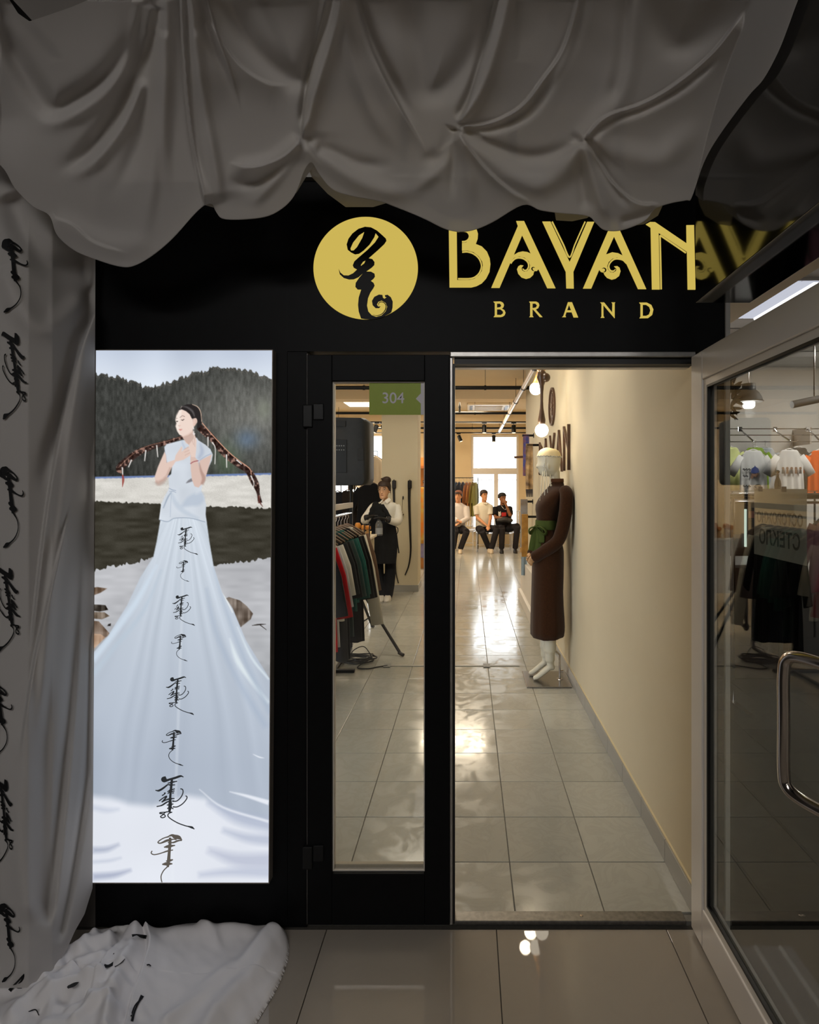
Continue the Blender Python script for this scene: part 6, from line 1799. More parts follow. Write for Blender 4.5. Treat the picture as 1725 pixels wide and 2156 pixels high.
# ---- bone-shaped wooden chandelier with globe bulbs
ch = thing('wooden_chandelier', 'carved wooden bone-shaped chandelier with two glowing globes', 'lamp', (0.59, 4.8, 3.2))
M_CHW = mat('carved_walnut', '3f2917', 0.38, spec=0.5, noise=(16, 0.5, '5a3c24'))
M_GLOBE = emission_mat('warm_globe', 'FFF3DC', 7.0)
c = P(1141, 906, 4.72); k = 4.72 / F
MB().ball(c, 0.0545, 20).build('globe', M_GLOBE, ch, smooth=2)
cx, cy = c.x, 4.72
def zz(py): return CAMZ - (py - PY) * k
MB().lathe((cx, cy, 0), [(0.022, zz(894)), (0.029, zz(890)), (0.031, zz(884)), (0.024, zz(874)), (0.015, zz(860)), (0.0115, zz(845)), (0.0125, zz(828)), (0.018, zz(812)), (0.030, zz(803)), (0.040, zz(794)), (0.036, zz(785)), (0.02, zz(780)), (0.004, zz(778))], 20).build('bone', M_CHW, ch, smooth=2)
MB().ball((cx + 0.03, cy - 0.02, zz(796)), 0.037, 16).build('knob', M_CHW, ch, smooth=2)
c2_ = P(1128.5, 818.5, 5.06); k2 = 5.06 / F
MB().ball(c2_, 0.0545, 20).build('globe', M_GLOBE, ch, smooth=2)
M_CHG = mat('honey_wood', 'B9802F', 0.4, noise=(18, 0.4, 'A06a22'))
MB().tube([c2_ + Vector((0, 0, 0.045)), c2_ + Vector((0.012, -0.04, 0.10)), c2_ + Vector((0.03, -0.16, 0.16)), (cx, cy, zz(790))], [0.026, 0.020, 0.016, 0.03], 14).build('bone', M_CHG, ch, smooth=2)
MB().lathe((c2_.x + 0.02, 4.85, zz(778)), [(0.012, 0), (0.035, 0.02), (0.05, 0.05), (0.045, 0.09), (0.012, 0.12)], 16).build('bone', M_CHG, ch, smooth=2)
MB().tube([(c2_.x + 0.02, 4.85, zz(778) + 0.11), (c2_.x + 0.02, 4.85, 3.22)], 0.006, 8).build('cable', M_BLKRUB, ch)
for loc in ((c.x - 0.09, c.y, c.z), (c2_.x - 0.09, c2_.y, c2_.z)):
    l = bpy.data.lights.new('globe_light', 'POINT'); l.energy = 5; l.color = (1.0, 0.84, 0.6); l.shadow_soft_size = 0.05
    o = bpy.data.objects.new('globe_light', l); o.location = loc; C.objects.link(o)

# ---- pipes, tracks, spots, air cassette and lamps under the ceiling
def hpipe(lab, y, z_, x0_, x1_, r=0.022, wires=(-2.2, -0.9, 0.1)):
    t = thing('ceiling_pipe', lab, 'pipe', (0, y, z_))
    MB().tube([(x0_, y, z_), (x1_, y, z_)], r, 10).build('pipe', M_BLKMET, t, smooth=True)
    for wx_ in wires:
        MB().tube([(wx_, y, z_ + r * 0.8), (wx_, y, 3.2195 if not (9.75 < y < 10.1) else 3.019)], 0.003, 6).build('wire', M_BLKMET, t)
        MB().tube([(wx_ - 0.014, y, z_), (wx_ + 0.014, y, z_)], r * 1.25, 10).build('clamp', M_BLKMET, t)
hpipe('thick black pipe crossing under the nearest ceiling stretch', 7.87, 2.888, -4.57, 0.818, 0.026, (-2.2, -1.4, 0.23))
hpipe('second black pipe crossing under the ceiling, beside the air cassette', 10.4, 2.868, -4.57, 2.5, 0.024, (-2.6, -1.0, 0.12))
hpipe('farthest black pipe crossing under the ceiling', 13.8, 2.945, -4.57, 2.5, 0.024, (-2.6, -0.9, 0.1))
wp = thing('long_ceiling_tube', 'long pale tube running into the shop under the black pipes', 'pipe', (0.73, 10, 2.9))
segs = [6.4, 7.70, 8.95, 10.28, 11.9, 13.66]
for a_, b_ in zip(segs[:-1], segs[1:]):
    MB().tube([(0.73, a_ + 0.03, 2.86), (0.73, b_ - 0.03, 2.86)], 0.034, 12).build('tube', mat('pale_tube', 'CFC2B0', 0.35, metal=0.3), wp, smooth=True)
for s_ in segs:
    MB().tube([(0.73, s_ - 0.028, 2.86), (0.73, s_ + 0.028, 2.86)], 0.040, 12).build('joint', M_BLKMET, wp, smooth=True)
    MB().tube([(0.73, s_, 2.895), (0.73, s_, 3.219 if not 12.9 < s_ < 13.25 else 2.99)], 0.004, 6).build('wire', M_BLKMET, wp)
def track(lab, y, z_, x0_, x1_, spots, tl):
    t = thing('light_track', lab, 'light track', (0, y, z_))
    MB().box((x0_, y - 0.018, z_ - 0.012), (x1_, y + 0.018, z_ + 0.012)).build('track', M_BLKMET, t)
    for wx_ in (x0_ + 0.3, (x0_ + x1_) / 2, x1_ - 0.3):
        MB().tube([(wx_, y, z_ + 0.012), (wx_, y, 3.2195)], 0.004, 6).build('wire', M_BLKMET, t)
    for sx_, tilt, lb in spots:
        s_ = thing('track_spotlight', lb, 'spotlight', (sx_, y, z_ - 0.013), 'spotlights on the ceiling tracks')
        MB().box((-0.05, -0.015, -0.022), (0.05, 0.015, -0.0005)).build('adapter', M_BLKMET, s_, local=True)
        MB().tube([(0, 0, -0.022), (0, 0, -0.06)], 0.006, 6).build('stem', M_BLKMET, s_, local=True)
        ax = Vector((math.sin(tilt), -0.12, -math.cos(tilt))).normalized()
        MB().lathe((0, 0, -0.055), [(0.042, 0.0), (0.046, 0.01), (0.046, 0.155), (0.040, 0.16)], 14, ax).build('lamp_head', M_BLKMET, s_, smooth=True, local=True)
        MB().lathe(Vector((0, 0, -0.055)) + ax * 0.1602, [(0.038, 0), (0.030, 0.002)], 14, ax).build('lens', emission_mat('spot_lens', 'FFE6B8', 3.0), s_, local=True)
track('black light track carrying two cylinder spotlights', 12.2, 2.91, -3.0, 2.2, [(P(1020, 900, 12.2).x, 0.0, 'left cylinder spotlight of the pair above the back window'), (P(1082, 900, 12.2).x, 0.0, 'right cylinder spotlight of the pair above the back window'), (P(794, 900, 12.2).x, -0.35, 'tilted spotlight beside the pillar'), (P(806, 905, 12.2).x, 0.3, 'spotlight half hidden by the pillar')], 0)
track('black light track close to the back window', 14.5, 2.90, -3.0, 2.2, [(P(1040, 912, 14.5).x, 0.0, 'spotlight seen against the back window'), (P(966, 912, 14.5).x, 0.4, 'tilted spotlight left of the back window')], 0)
ca_ = thing('ceiling_air_cassette', 'white square ceiling air cassette above the seated people', 'air conditioner', (0.42, 11.9, 3.2))
ax0, ax1 = P(984, 850, 12.0).x, P(1074, 850, 12.0).x
MB().cbox((ax0, 11.55, 3.175), (ax1, 12.45, 3.2195), 0.012).build('casing', mat('cassette_white', 'E6DFD2', 0.4), ca_)
MB().box((ax0 + 0.16, 11.72, 3.168), (ax1 - 0.16, 12.28, 3.1745)).build('grille', mat('cassette_grille', 'B8A88d', 0.5), ca_)
for k in range(6):
    MB().box((ax0 + 0.17, 11.75 + 0.09 * k, 3.163), (ax1 - 0.17, 11.77 + 0.09 * k, 3.1678)).build('slat', MATS['cassette_white'], ca_)
for xx in (ax0 + 0.05, ax1 - 0.11):
    MB().box((xx, 11.7, 3.170), (xx + 0.06, 12.3, 3.1745)).build('vent_slot', M_BLKMET, ca_)
def panel_lamp(lab, x0_, x1_, y0_, y1_):
    t = thing('ceiling_light', lab, 'ceiling light', ((x0_ + x1_) / 2, (y0_ + y1_) / 2, 3.2))
    MB().box((x0_ - 0.02, y0_ - 0.02, 3.205), (x1_ + 0.02, y1_ + 0.02, 3.2195)).build('frame', MATS['cassette_white'], t)
    MB().box((x0_, y0_, 3.200), (x1_, y1_, 3.2045)).build('diffuser', emission_mat('lamp_panel', 'FFF1DC', 5.0), t)
panel_lamp('bright square ceiling light left of the pillar', -2.42, -1.82, 11.4, 12.0)
da = thing('smoke_detector', 'small dark fitting standing on the second black pipe', 'detector', (0.2, 10.4, 2.9))
MB().lathe((P(968, 860, 10.38).x, 10.4, 2.892), [(0.02, 0), (0.016, 0.06), (0.022, 0.08), (0.012, 0.14), (0.008, 0.19)], 10).build('fitting', M_BLKMET, da, smooth=True)
bunt = thing('window_bunting', 'thin scalloped bunting string across the back window', 'bunting', (0.71, 15.46, 1.66))
for px_a, px_b in ((994, 1040), (1049, 1088)):
    pts = [P(px_a + (px_b - px_a) * i / 18, 1010 + 1.2 * abs(math.sin(i * 1.57)), 15.46) for i in range(19)]
    MB().tube(pts, 0.010, 6).build('string', mat('grey_bunting', '8d7d70', 0.8), bunt)

# ================================================================== mannequin
MD = 4.73
def mq(x, y, dy=0.0):
    p = P(1060 + x / 3.92, 920 + y / 3.92, MD)
    return Vector((p.x, p.y + dy, p.z))
MK = MD / F / 3.92                      # metres per traced unit
man = thing('mannequin', 'pale mannequin in brown dress with green sash, facing left', 'mannequin', (0.63, 4.71, 0.0))
M_MSKIN = mat('pale_mannequin_skin', 'C9C4B2', 0.42, spec=0.4, noise=(5, 0.2, 'BFBAA8'))
M_MHAND = mat('tan_mannequin_hand', 'B98F63', 0.5, noise=(5, 0.2, 'a98057'))
M_BROWN = mat('brown_knit', '2e190b', 0.95, spec=0.08, noise=(120, 0.6, '3d2412'), bump=(500, 0.35), sheen=0.15)
M_GREEN = mat('olive_green_sash', '414d22', 0.85, spec=0.15, noise=(30, 0.4, '343f1a'))
def ring_x(xl, xr, y, ry, n=28, dy=0.0, tilt=0.0, wav=0.0, ph=0.0, k=9):
    c = mq((xl + xr) / 2, y, dy); rx = (xr - xl) / 2 * MK
    out = []
    for i in range(n):
        a = 2 * math.pi * i / n
        w_ = 1 + wav * math.sin(k * a + ph)
        out.append(c + Vector((math.cos(a) * rx * w_, math.sin(a) * ry * w_, tilt * math.cos(a))))
    return out
head = MB()
hs = [(93, 362, 398), (99, 338, 424), (112, 312, 450), (130, 296, 463), (155, 285, 472), (180, 282, 475), (205, 282, 474), (225, 280, 471), (243, 278, 467), (255, 283, 463), (270, 288, 460), (283, 290, 457), (296, 296, 455), (308, 304, 452), (318, 314, 446), (325, 330, 432)]
head.rings([ring_x(l_, r_, y, (r_ - l_) / 2 * MK * (0.80 if y < 290 else 0.72)) for y, l_, r_ in hs])
head.tube([mq(420, 285), mq(424, 330), mq(430, 365), mq(436, 400)], [0.046, 0.042, 0.046, 0.055], 16)
head.tube([mq(284, 225), mq(277, 245), mq(286, 254)], [0.008, 0.009, 0.010], 8)
head.ball(mq(360, 245, -0.074), 0.016, 10, (0.7, 0.5, 1.5))
head.ball(mq(360, 245, 0.074), 0.016, 10, (0.7, 0.5, 1.5))
fused(head, 'head', M_MSKIN, man, 0.005, 5)
# cream stocking cap and the beaded band with pendants
cap = MB()
cs = [(91, 358, 402), (97, 334, 428), (110, 308, 454), (128, 292, 467), (150, 283, 474), (161, 281, 477)]
cap.rings([ring_x(l_ - 2, r_ + 2, y, (r_ - l_) / 2 * MK * 0.80 + 0.002, tilt=-0.004) for y, l_, r_ in cs], caps=False)
cap.build('wig_cap', mat('cream_cap', 'D9C9A0', 0.6, noise=(20, 0.3, 'CDBC92')), man, smooth=2)
M_BEAD = glass_mat('crystal_beads', (0.85, 0.85, 0.82), opaque=0.45, ocol=(0.75, 0.74, 0.70))
band = MB()
for i in range(44):
    a = 2 * math.pi * i / 44
    c = mq(379, 165); rr = (478 - 280) / 2 * MK
    band.ball(c + Vector((math.cos(a) * (rr + 0.003), math.sin(a) * (rr * 0.80 + 0.003), -0.004 * math.cos(a) + 0.004 * (i % 2))), 0.0055, 6)
band.build('bead_band', M_BEAD, man, smooth=2)
pend = MB()
for s in (-1, 1):
    for j in range(3):
        pend.ball(mq(332 + (j - 1) * 9, 232 + 14 * abs(j - 1), s * 0.076), 0.008, 8, (0.8, 0.5, 1.6))
        pend.ball(mq(332 + (j - 1) * 9, 268 + 10 * abs(j - 1), s * 0.074), 0.006, 8, (0.8, 0.5, 1.8))
    pend.tube([mq(332, 180, s * 0.079), mq(332, 230, s * 0.078)], 0.002, 6)
pend.build('ear_pendant', M_BEAD, man, smooth=2)
for (xa, ya, xb, yb, dy, r_) in ((330, 285, 331, 565, -0.070, 0.004), (345, 285, 352, 470, -0.072, 0.003), (318, 285, 300, 480, -0.06, 0.002), (322, 290, 292, 520, -0.05, 0.0018), (376, 310, 378, 400, -0.07, 0.004)):
    st_ = MB().tube([mq(xa, ya, dy), mq((xa + xb) / 2, (ya + yb) / 2, dy - 0.01), mq(xb, yb, dy - 0.035)], r_, 6)
    st_.ball(mq(xb, yb, dy - 0.035), r_ * 2.2, 8)
    st_.build('bead_strand', mat('white_strand', 'CFCBBB', 0.5), man, smooth=2)
# dress: collar, bodice and long skirt
dr = MB()
ds = [(345, 388, 496, 0.052), (375, 386, 497, 0.055), (400, 380, 503, 0.066), (418, 368, 512, 0.115), (438, 350, 516, 0.158), (470, 322, 512, 0.180), (515, 290, 500, 0.182), (560, 268, 485, 0.172), (600, 266, 470, 0.152), (640, 272, 456, 0.135), (690, 275, 446, 0.118), (735, 273, 447, 0.122), (775, 265, 455, 0.132), (820, 256, 468, 0.146), (880, 247, 486, 0.162), (940, 242, 497, 0.172)]
dr.rings([ring_x(l_, r_, y, ry) for y, l_, r_, ry in ds] + [ring_x(l_, r_, y, ry, wav=wv, ph=0.6, tilt=tl) for y, l_, r_, ry, wv, tl in
         ((1040, 239, 498, 0.176, 0.006, 0), (1150, 237, 497, 0.178, 0.012, 0), (1280, 235, 494, 0.182, 0.02, 0), (1400, 232, 497, 0.188, 0.028, 0.002), (1500, 230, 503, 0.194, 0.034, 0.004), (1580, 229, 506, 0.198, 0.038, 0.006), (1628, 230, 500, 0.198, 0.038, 0.008), (1634, 245, 488, 0.185, 0.036, 0.008))])
dress = dr.build('dress', M_BROWN, man, smooth=2)
MB().rings([ring_x(386, 498, 344, 0.0535), ring_x(384, 499, 352, 0.055), ring_x(384, 500, 372, 0.0575), ring_x(388, 497, 374, 0.0555)], caps=False).build('collar', mat('russet_collar', '523016', 0.9, noise=(120, 0.5, '5f381b')), dress, smooth=2)
def arm_mesh(s):
    b_ = MB()
    b_.tube(catmull([mq(478, 440, s * 0.125), mq(492, 470, s * 0.168), mq(488, 560, s * 0.188), mq(468, 690, s * 0.192), mq(440, 800, s * 0.190), mq(405, 860, s * 0.182), mq(330, 920, s * 0.155), mq(250, 978, s * 0.115), mq(236, 988, s * 0.108)], 4),
            [0.044] + [0.053] * 8 + [0.052] * 8 + [0.051] * 8 + [0.048] * 4 + [0.044] * 4, 18)
    return b_
MB_ = arm_mesh(-1); fused(MB_, 'sleeve', M_BROWN, man, 0.008, 4)
MB_ = arm_mesh(1); fused(MB_, 'sleeve', M_BROWN, man, 0.010, 4)
for s in (-1, 1):
    hd_ = MB()
    w0 = mq(246, 980, s * 0.112); pm = mq(222, 1006, s * 0.085)
    hd_.tube([w0, (w0 + pm) / 2, pm], [0.024, 0.029, 0.027], 12, flat=0.7, up=(0, 1, 0))
    for j, (ex, ey, L_) in enumerate(((228, 1052, 0), (219, 1050, 0), (211, 1040, 0), (205, 1028, 0))):
        r0 = mq(233 - 8 * j, 1012 - 3 * j, s * (0.085 - 0.004 * j)); kn_ = mq((233 - 8 * j) * 0.45 + ex * 0.55 - 4, 1012 * 0.45 + ey * 0.55, s * 0.075)
        hd_.tube([r0, kn_, mq(ex, ey, s * 0.062)], [0.0095, 0.009, 0.007], 8)
    hd_.tube([mq(234, 992, s * 0.07), mq(216, 996, s * 0.055), mq(205, 1008, s * 0.05)], [0.011, 0.0095, 0.0075], 8)
    fused(hd_, 'hand', M_MHAND, man, 0.0035, 2)
# sash with bow
sash = MB().rings([ring_x(l_, r_, y, ry) for y, l_, r_, ry in ((684, 269, 452, 0.126), (692, 266, 454, 0.131), (720, 265, 455, 0.133), (752, 262, 458, 0.136), (760, 266, 454, 0.131))], caps=False).build('sash', M_GREEN, man, smooth=2)
bow = MB()
bc = mq(268, 742, -0.05)
for p in ([mq(268, 742, -0.055), mq(235, 738, -0.085), mq(205, 755, -0.09), mq(208, 790, -0.085), mq(240, 765, -0.07), mq(266, 748, -0.06)],
          [mq(270, 742, -0.06), mq(300, 735, -0.12), mq(335, 770, -0.15), mq(318, 795, -0.145), mq(290, 765, -0.10), mq(270, 748, -0.07)]):
    bow.tube(catmull(p, 5), 0.016, 8, flat=0.35)
bow.ball(bc + Vector((-0.003, -0.015, 0)), 0.022, 10)
bow.build('bow', M_GREEN, sash, smooth=2)
for p in ([mq(262, 748, -0.065), mq(246, 800, -0.09), mq(232, 870, -0.10), mq(222, 928, -0.10)], [mq(275, 748, -0.075), mq(280, 820, -0.11), mq(272, 890, -0.12), mq(258, 945, -0.12)], [mq(285, 750, -0.085), mq(300, 800, -0.125), mq(298, 860, -0.14)]):
    MB().tube(catmull(p, 5), 0.026, 8, flat=0.18, up=(0.3, 1, 0)).build('sash_tail', M_GREEN, sash, smooth=2)
def leg_mesh(dx, dy, toe):
    b_ = MB()
    b_.tube(catmull([mq(378 + dx, 1500, dy * 0.7), mq(378 + dx, 1620, dy), mq(378 + dx * 1.1, 1690, dy), mq(376 + dx * 1.3, 1780, dy), mq(380 + dx * 1.5, 1860, dy), mq(385 + dx * 1.6, 1895, dy)], 4), [0.048] * 4 + [0.049] * 4 + [0.050] * 4 + [0.040] * 4 + [0.029] * 4 + [0.027], 16)
    b_.ball(mq(394 + dx * 1.6, 1908, dy), 0.026, 12)
    b_.tube(catmull([mq(380 + dx * 1.6, 1900, dy), mq(330 + dx * 1.6, 1945, dy), mq(285 + dx * 1.6, 1985, dy), mq(258 + dx * 1.6, 2000, dy), mq(240 + dx * 1.6, 2003, dy)], 4), [0.029] * 4 + [0.027] * 4 + [0.025] * 4 + [0.020] * 4 + [0.012], 14, flat=0.85)
    return b_
for dx, dy in ((0, -0.055), (-14, 0.07)):
    b_ = leg_mesh(dx, dy, 0)
    # keep the toes on the base plate
    zmin = min(v_[2] for v_ in b_.v)
    b_.v = [(x, y, z if z > 0.35 else 0.35 - (0.35 - z) * (0.35 - 0.0125) / (0.35 - zmin)) for x, y, z in b_.v]
    fused(b_, 'leg', M_MSKIN, man, 0.007, 4)
MB().cbox((0.452, 4.515, 0.0008), (0.801, 4.905, 0.011), 0.003).build('base_plate', mat('brushed_base', '8b8781', 0.25, metal=0.9, noise=(60, 0.3, '7c7873')), man)
rp = P(1060 + 460 / 3.92, 920, 4.73)
RXX = 0.735
MB().tube([(RXX, 4.70, 0.011), (RXX, 4.70, 0.205), (RXX - 0.045, 4.69, 0.25), (RXX - 0.085, 4.68, 0.262)], 0.008, 10).build('support_rod', M_STEEL, man, smooth=True)
MB().lathe((RXX, 4.70, 0.011), [(0.026, 0), (0.024, 0.005), (0.01, 0.008)], 16).build('rod_socket', M_STEEL, man, smooth=True)
MB().tube([(RXX, 4.70, 0.075), (RXX + 0.028, 4.70, 0.075)], [0.006, 0.010], 10).build('thumb_screw', M_STEEL, man)

# ================================================================== clear chairs and people
M_ACRYL = glass_mat('clear_acrylic', (0.95, 0.95, 0.95), opaque=0.30, ocol=(0.85, 0.84, 0.84), ior=1.5)
def make_chair():
    t = thing('clear_chair', 'x', 'chair', (0, 0, 0))
    MB().cbox((-0.20, -0.20, 0.43), (0.20, 0.20, 0.455), 0.01).build('seat', M_ACRYL, t, local=True)
    MB().cbox((-0.19, -0.19, 0.4555), (0.19, 0.17, 0.485), 0.012).build('cushion', mat('white_cushion', 'D6D0CC', 0.8), t, local=True)
    for sx in (-1, 1):
        MB().tube([(sx * 0.18, -0.18, 0.43), (sx * 0.185, -0.185, 0.0)], [0.018, 0.012], 8).build('leg', M_ACRYL, t, local=True)
        MB().tube([(sx * 0.18, 0.19, 0.0), (sx * 0.18, 0.185, 0.44), (sx * 0.18, 0.24, 0.93)], [0.012, 0.018, 0.014], 8).build('leg', M_ACRYL, t, local=True)
        MB().tube([(sx * 0.183, -0.18, 0.20), (sx * 0.18, 0.185, 0.20)], 0.009, 6).build('stretcher', M_ACRYL, t, local=True)
    MB().tube([(-0.18, -0.18, 0.16), (0.18, -0.18, 0.16)], 0.009, 6).build('stretcher', M_ACRYL, t, local=True)
    MB().tube([(-0.19, 0.24, 0.93), (0, 0.255, 0.95), (0.19, 0.24, 0.93)], 0.018, 8).build('top_rail', M_ACRYL, t, local=True)
    MB().tube([(-0.18, 0.20, 0.56), (0.18, 0.20, 0.56)], 0.012, 6).build('back_rail', M_ACRYL, t, local=True)
    for k in range(5):
        x = -0.12 + 0.06 * k
        MB().tube([(x, 0.20, 0.56), (x, 0.245, 0.93)], 0.008, 6).build('spindle', M_ACRYL, t, local=True)
    return t
c0 = make_chair()
DCH = 14.35
for i, (px_, dd, rz, lb) in enumerate(((950, 14.3, 0.2, 'clear acrylic chair under the person at the left edge of the doorway'), (985, 14.8, -0.25, 'empty clear acrylic chair left of the person in white'), (1020, DCH, 0.0, 'clear acrylic chair under the person in the white polo'), (1061, DCH, 0.05, 'clear acrylic chair under the person in the black T-shirt'), (1096, 14.5, 0.1, 'empty clear acrylic chair at the right end of the row'))):
    o = c0 if i == 0 else copy_tree(c0)
    o.location = (P(px_, 0, dd).x, dd, 0.0005); o.rotation_euler[2] = rz
    tag(o, lb, 'chair', 'clear chairs by the back window')

def hand_mesh(mb, wrist, direc, size=1.0, side=1, curl=0.5):
    """palm, four bent fingers and a thumb"""
    d = Vector(direc).normalized()
    u = Vector((0, 0, 1)) if abs(d.z) < 0.8 else Vector((0, -1, 0))
    sx = d.cross(u).normalized(); nn = sx.cross(d).normalized()
    w0 = Vector(wrist); pe = w0 + d * 0.085 * size
    mb.tube([w0 - d * 0.02, w0 + d * 0.03 * size, pe], [0.028 * size, 0.036 * size, 0.036 * size], 10, flat=0.5, up=nn)
    for j in range(4):
        b0 = pe + sx * side * (0.027 - 0.018 * j) * size - d * 0.01
        L_ = (0.066, 0.075, 0.070, 0.055)[j] * size
        m_ = b0 + d * L_ * 0.55 - nn * L_ * 0.15 * curl
        mb.tube([b0, m_, m_ + d * L_ * 0.4 * (1 - curl * 0.6) - nn * L_ * 0.5 * curl], [0.010 * size, 0.0095 * size, 0.008 * size], 8)
    tb_ = w0 + d * 0.025 * size + sx * side * 0.03 * size
    mb.tube([tb_, tb_ + d * 0.03 * size + sx * side * 0.02 * size, tb_ + d * 0.06 * size + sx * side * 0.018 * size - nn * 0.01], [0.013 * size, 0.011 * size, 0.009 * size], 8)
def head_mesh(mb, c, yaw=0.0, sc=1.0, pitch=0.0):
    """head with brow, nose, lips, chin and ears; faces -y when yaw is 0"""
    R = Matrix.Rotation(yaw, 3, 'Z') @ Matrix.Rotation(pitch, 3, 'X')
    c = Vector(c)
    def T(x, y, z): return c + R @ Vector((x, y, z)) * sc
    prof = [(-0.118, 0.012, -0.055), (-0.112, 0.032, -0.05), (-0.095, 0.046, -0.038), (-0.07, 0.055, -0.022), (-0.03, 0.064, -0.006), (0.01, 0.071, 0.004), (0.05, 0.075, 0.012), (0.085, 0.068, 0.014), (0.108, 0.048, 0.012), (0.120, 0.018, 0.010)]
    mb.rings([[T(math.cos(a) * r_, math.sin(a) * (r_ * 1.18 + 0.012) + oy, z) for a in [2 * math.pi * k / 20 for k in range(20)]] for z, r_, oy in prof])
    mb.tube([T(0, -0.085, 0.015), T(0, -0.098, -0.018), T(0, -0.104, -0.035)], [0.007 * sc, 0.009 * sc, 0.013 * sc], 8)
    mb.ball(T(0, -0.090, -0.062), 0.018 * sc, 8, (1.2, 0.45, 0.5))
    for s in (-1, 1):
        mb.ball(T(s * 0.076, 0.012, -0.012), 0.026 * sc, 8, (0.35, 0.7, 1.1))
        mb.ball(T(s * 0.032, -0.076, 0.028), 0.017 * sc, 8, (1.2, 0.4, 0.5))
    return T
def hair_cap(mb, T, sc, low=-0.02, front=0.055):
    rings = []
    for z, r_ in ((low, 0.086), (0.02, 0.089), (0.06, 0.091), (0.098, 0.082), (0.125, 0.060), (0.140, 0.025)):
        ring = []
        for k in range(20):
            a = 2 * math.pi * k / 20
            y = math.sin(a) * (r_ * 1.18 + 0.012) + 0.014
            zz_ = z
            if math.sin(a) < -0.15 and z < front:
                y = max(y, -0.05) if z < front - 0.02 else y
                zz_ = z + (front - z) * min(1, (-math.sin(a) - 0.15) * 3)
            ring.append(T(math.cos(a) * r_, y, zz_))
        rings.append(ring)
    mb.rings(rings)
    return mb
M_EYE = mat('dark_eye', '1a1310', 0.3)
M_LIP = mat('lip', 'A0605080'[:6], 0.5)
def face_marks(T, parent, sc, brow='2a1e18'):
    for s in (-1, 1):
        MB().ball(T(s * 0.031, -0.0835, 0.018), 0.0085 * sc, 8, (1.5, 0.4, 0.6)).build('eye', M_EYE, parent, smooth=2)
        MB().tube([T(s * 0.015, -0.0875, 0.038), T(s * 0.034, -0.0865, 0.043), T(s * 0.050, -0.076, 0.037)], 0.0035 * sc, 6).build('eyebrow', mat('brow_' + brow, brow, 0.8), parent, smooth=2)
    MB().tube([T(-0.022, -0.0925, -0.060), T(0, -0.098, -0.060), T(0.022, -0.0925, -0.060)], [0.002 * sc, 0.0055 * sc, 0.002 * sc], 6).build('mouth', M_LIP, parent, smooth=2)

# ---- woman in a white shirt and black apron by the pillar
WD = 8.06
def wq(x, y, dy=0.0):
    p = P(690 + x / 4.9, 1000 + y / 4.9, WD)
    return Vector((p.x, p.y + dy, p.z))
wo = thing('person', 'person in white shirt, black apron and wide black trousers standing by the pillar', 'person', (P(808, 1265, WD).x, WD, 0.0))
M_SKIN1 = mat('skin_warm', 'C99B78', 0.55, spec=0.35, noise=(12, 0.25, 'BD8D6A'))
M_HAIR = mat('dark_brown_hair', '2a1c15', 0.6, spec=0.4, noise=(60, 0.5, '3d2a20'))
M_SHIRT = mat('white_shirt', 'D8D3C8', 0.85, spec=0.15, noise=(10, 0.25, 'CCC7BC'))
M_APRON = mat('black_apron', '17181c', 0.8, spec=0.2, noise=(20, 0.4, '202228'))
M_TROU = mat('black_trousers', '15161b', 0.9, spec=0.15, noise=(16, 0.4, '1e2027'))
body = MB()
hc = wq(583, 160)
T1 = head_mesh(body, hc, yaw=-0.18, sc=1.0, pitch=0.05)
body.tube([hc + Vector((0, 0.02, -0.08)), wq(592, 262, 0.03), wq(596, 300, 0.03)], [0.046, 0.046, 0.06], 12)
fused(body, 'body', M_SKIN1, wo, 0.006, 3)
face_marks(T1, wo, 1.0)
hr = hair_cap(MB(), T1, 1.0)
hr.ball(wq(606, 45, 0.03), 0.055, 12, (1.15, 1, 0.75)); hr.ball(wq(634, 60, 0.03), 0.028, 10, (1, 1, 0.8)); hr.ball(wq(570, 40, 0.02), 0.03, 10, (1.2, 1, 0.5))
hr.tube([wq(640, 110, -0.01), wq(652, 160, -0.02), wq(655, 215, -0.02)], [0.010, 0.007, 0.003], 8)
fused(hr, 'hair', M_HAIR, wo, 0.006, 2)
gl = MB()
for s in (-1, 1):
    pts = [T1(s * 0.032 + 0.024 * math.cos(a), -0.098, 0.016 + 0.020 * math.sin(a)) for a in [2 * math.pi * k / 14 for k in range(15)]]
    gl.tube(pts, 0.0016, 5)
    gl.tube([T1(s * 0.056, -0.097, 0.018), T1(s * 0.082, 0.0, 0.015)], 0.0016, 5)
gl.tube([T1(-0.009, -0.099, 0.018), T1(0.009, -0.099, 0.018)], 0.0016, 5)
gl.build('glasses', mat('thin_gold_frame', '8a7a60', 0.3, metal=0.7), wo)
sh = MB()
tor = [(268, 560, 630, 0.07), (290, 505, 700, 0.10), (310, 486, 722, 0.11), (350, 488, 722, 0.12), (420, 490, 712, 0.12), (500, 486, 712, 0.12), (580, 484, 712, 0.12), (640, 478, 720, 0.125)]
def wring(l_, r_, y, ry, dy=0.03, n=24): 
    c = wq((l_ + r_) / 2, y, dy); rx = (r_ - l_) / 2 / 4.9 * WD / F
    return [c + Vector((math.cos(a) * rx, math.sin(a) * ry, 0)) for a in [2 * math.pi * k / n for k in range(n)]]
sh.rings([wring(l_, r_, y, ry) for y, l_, r_, ry in tor])
sh.tube(catmull([wq(705, 318, 0.03), wq(722, 350, 0.02), wq(735, 420, 0.0), wq(732, 478, -0.05), wq(695, 478, -0.15), wq(650, 455, -0.21), wq(628, 448, -0.23)], 4), [0.052] * 8 + [0.054] * 4 + [0.052] * 4 + [0.046] * 4 + [0.042] * 4 + [0.040], 14)
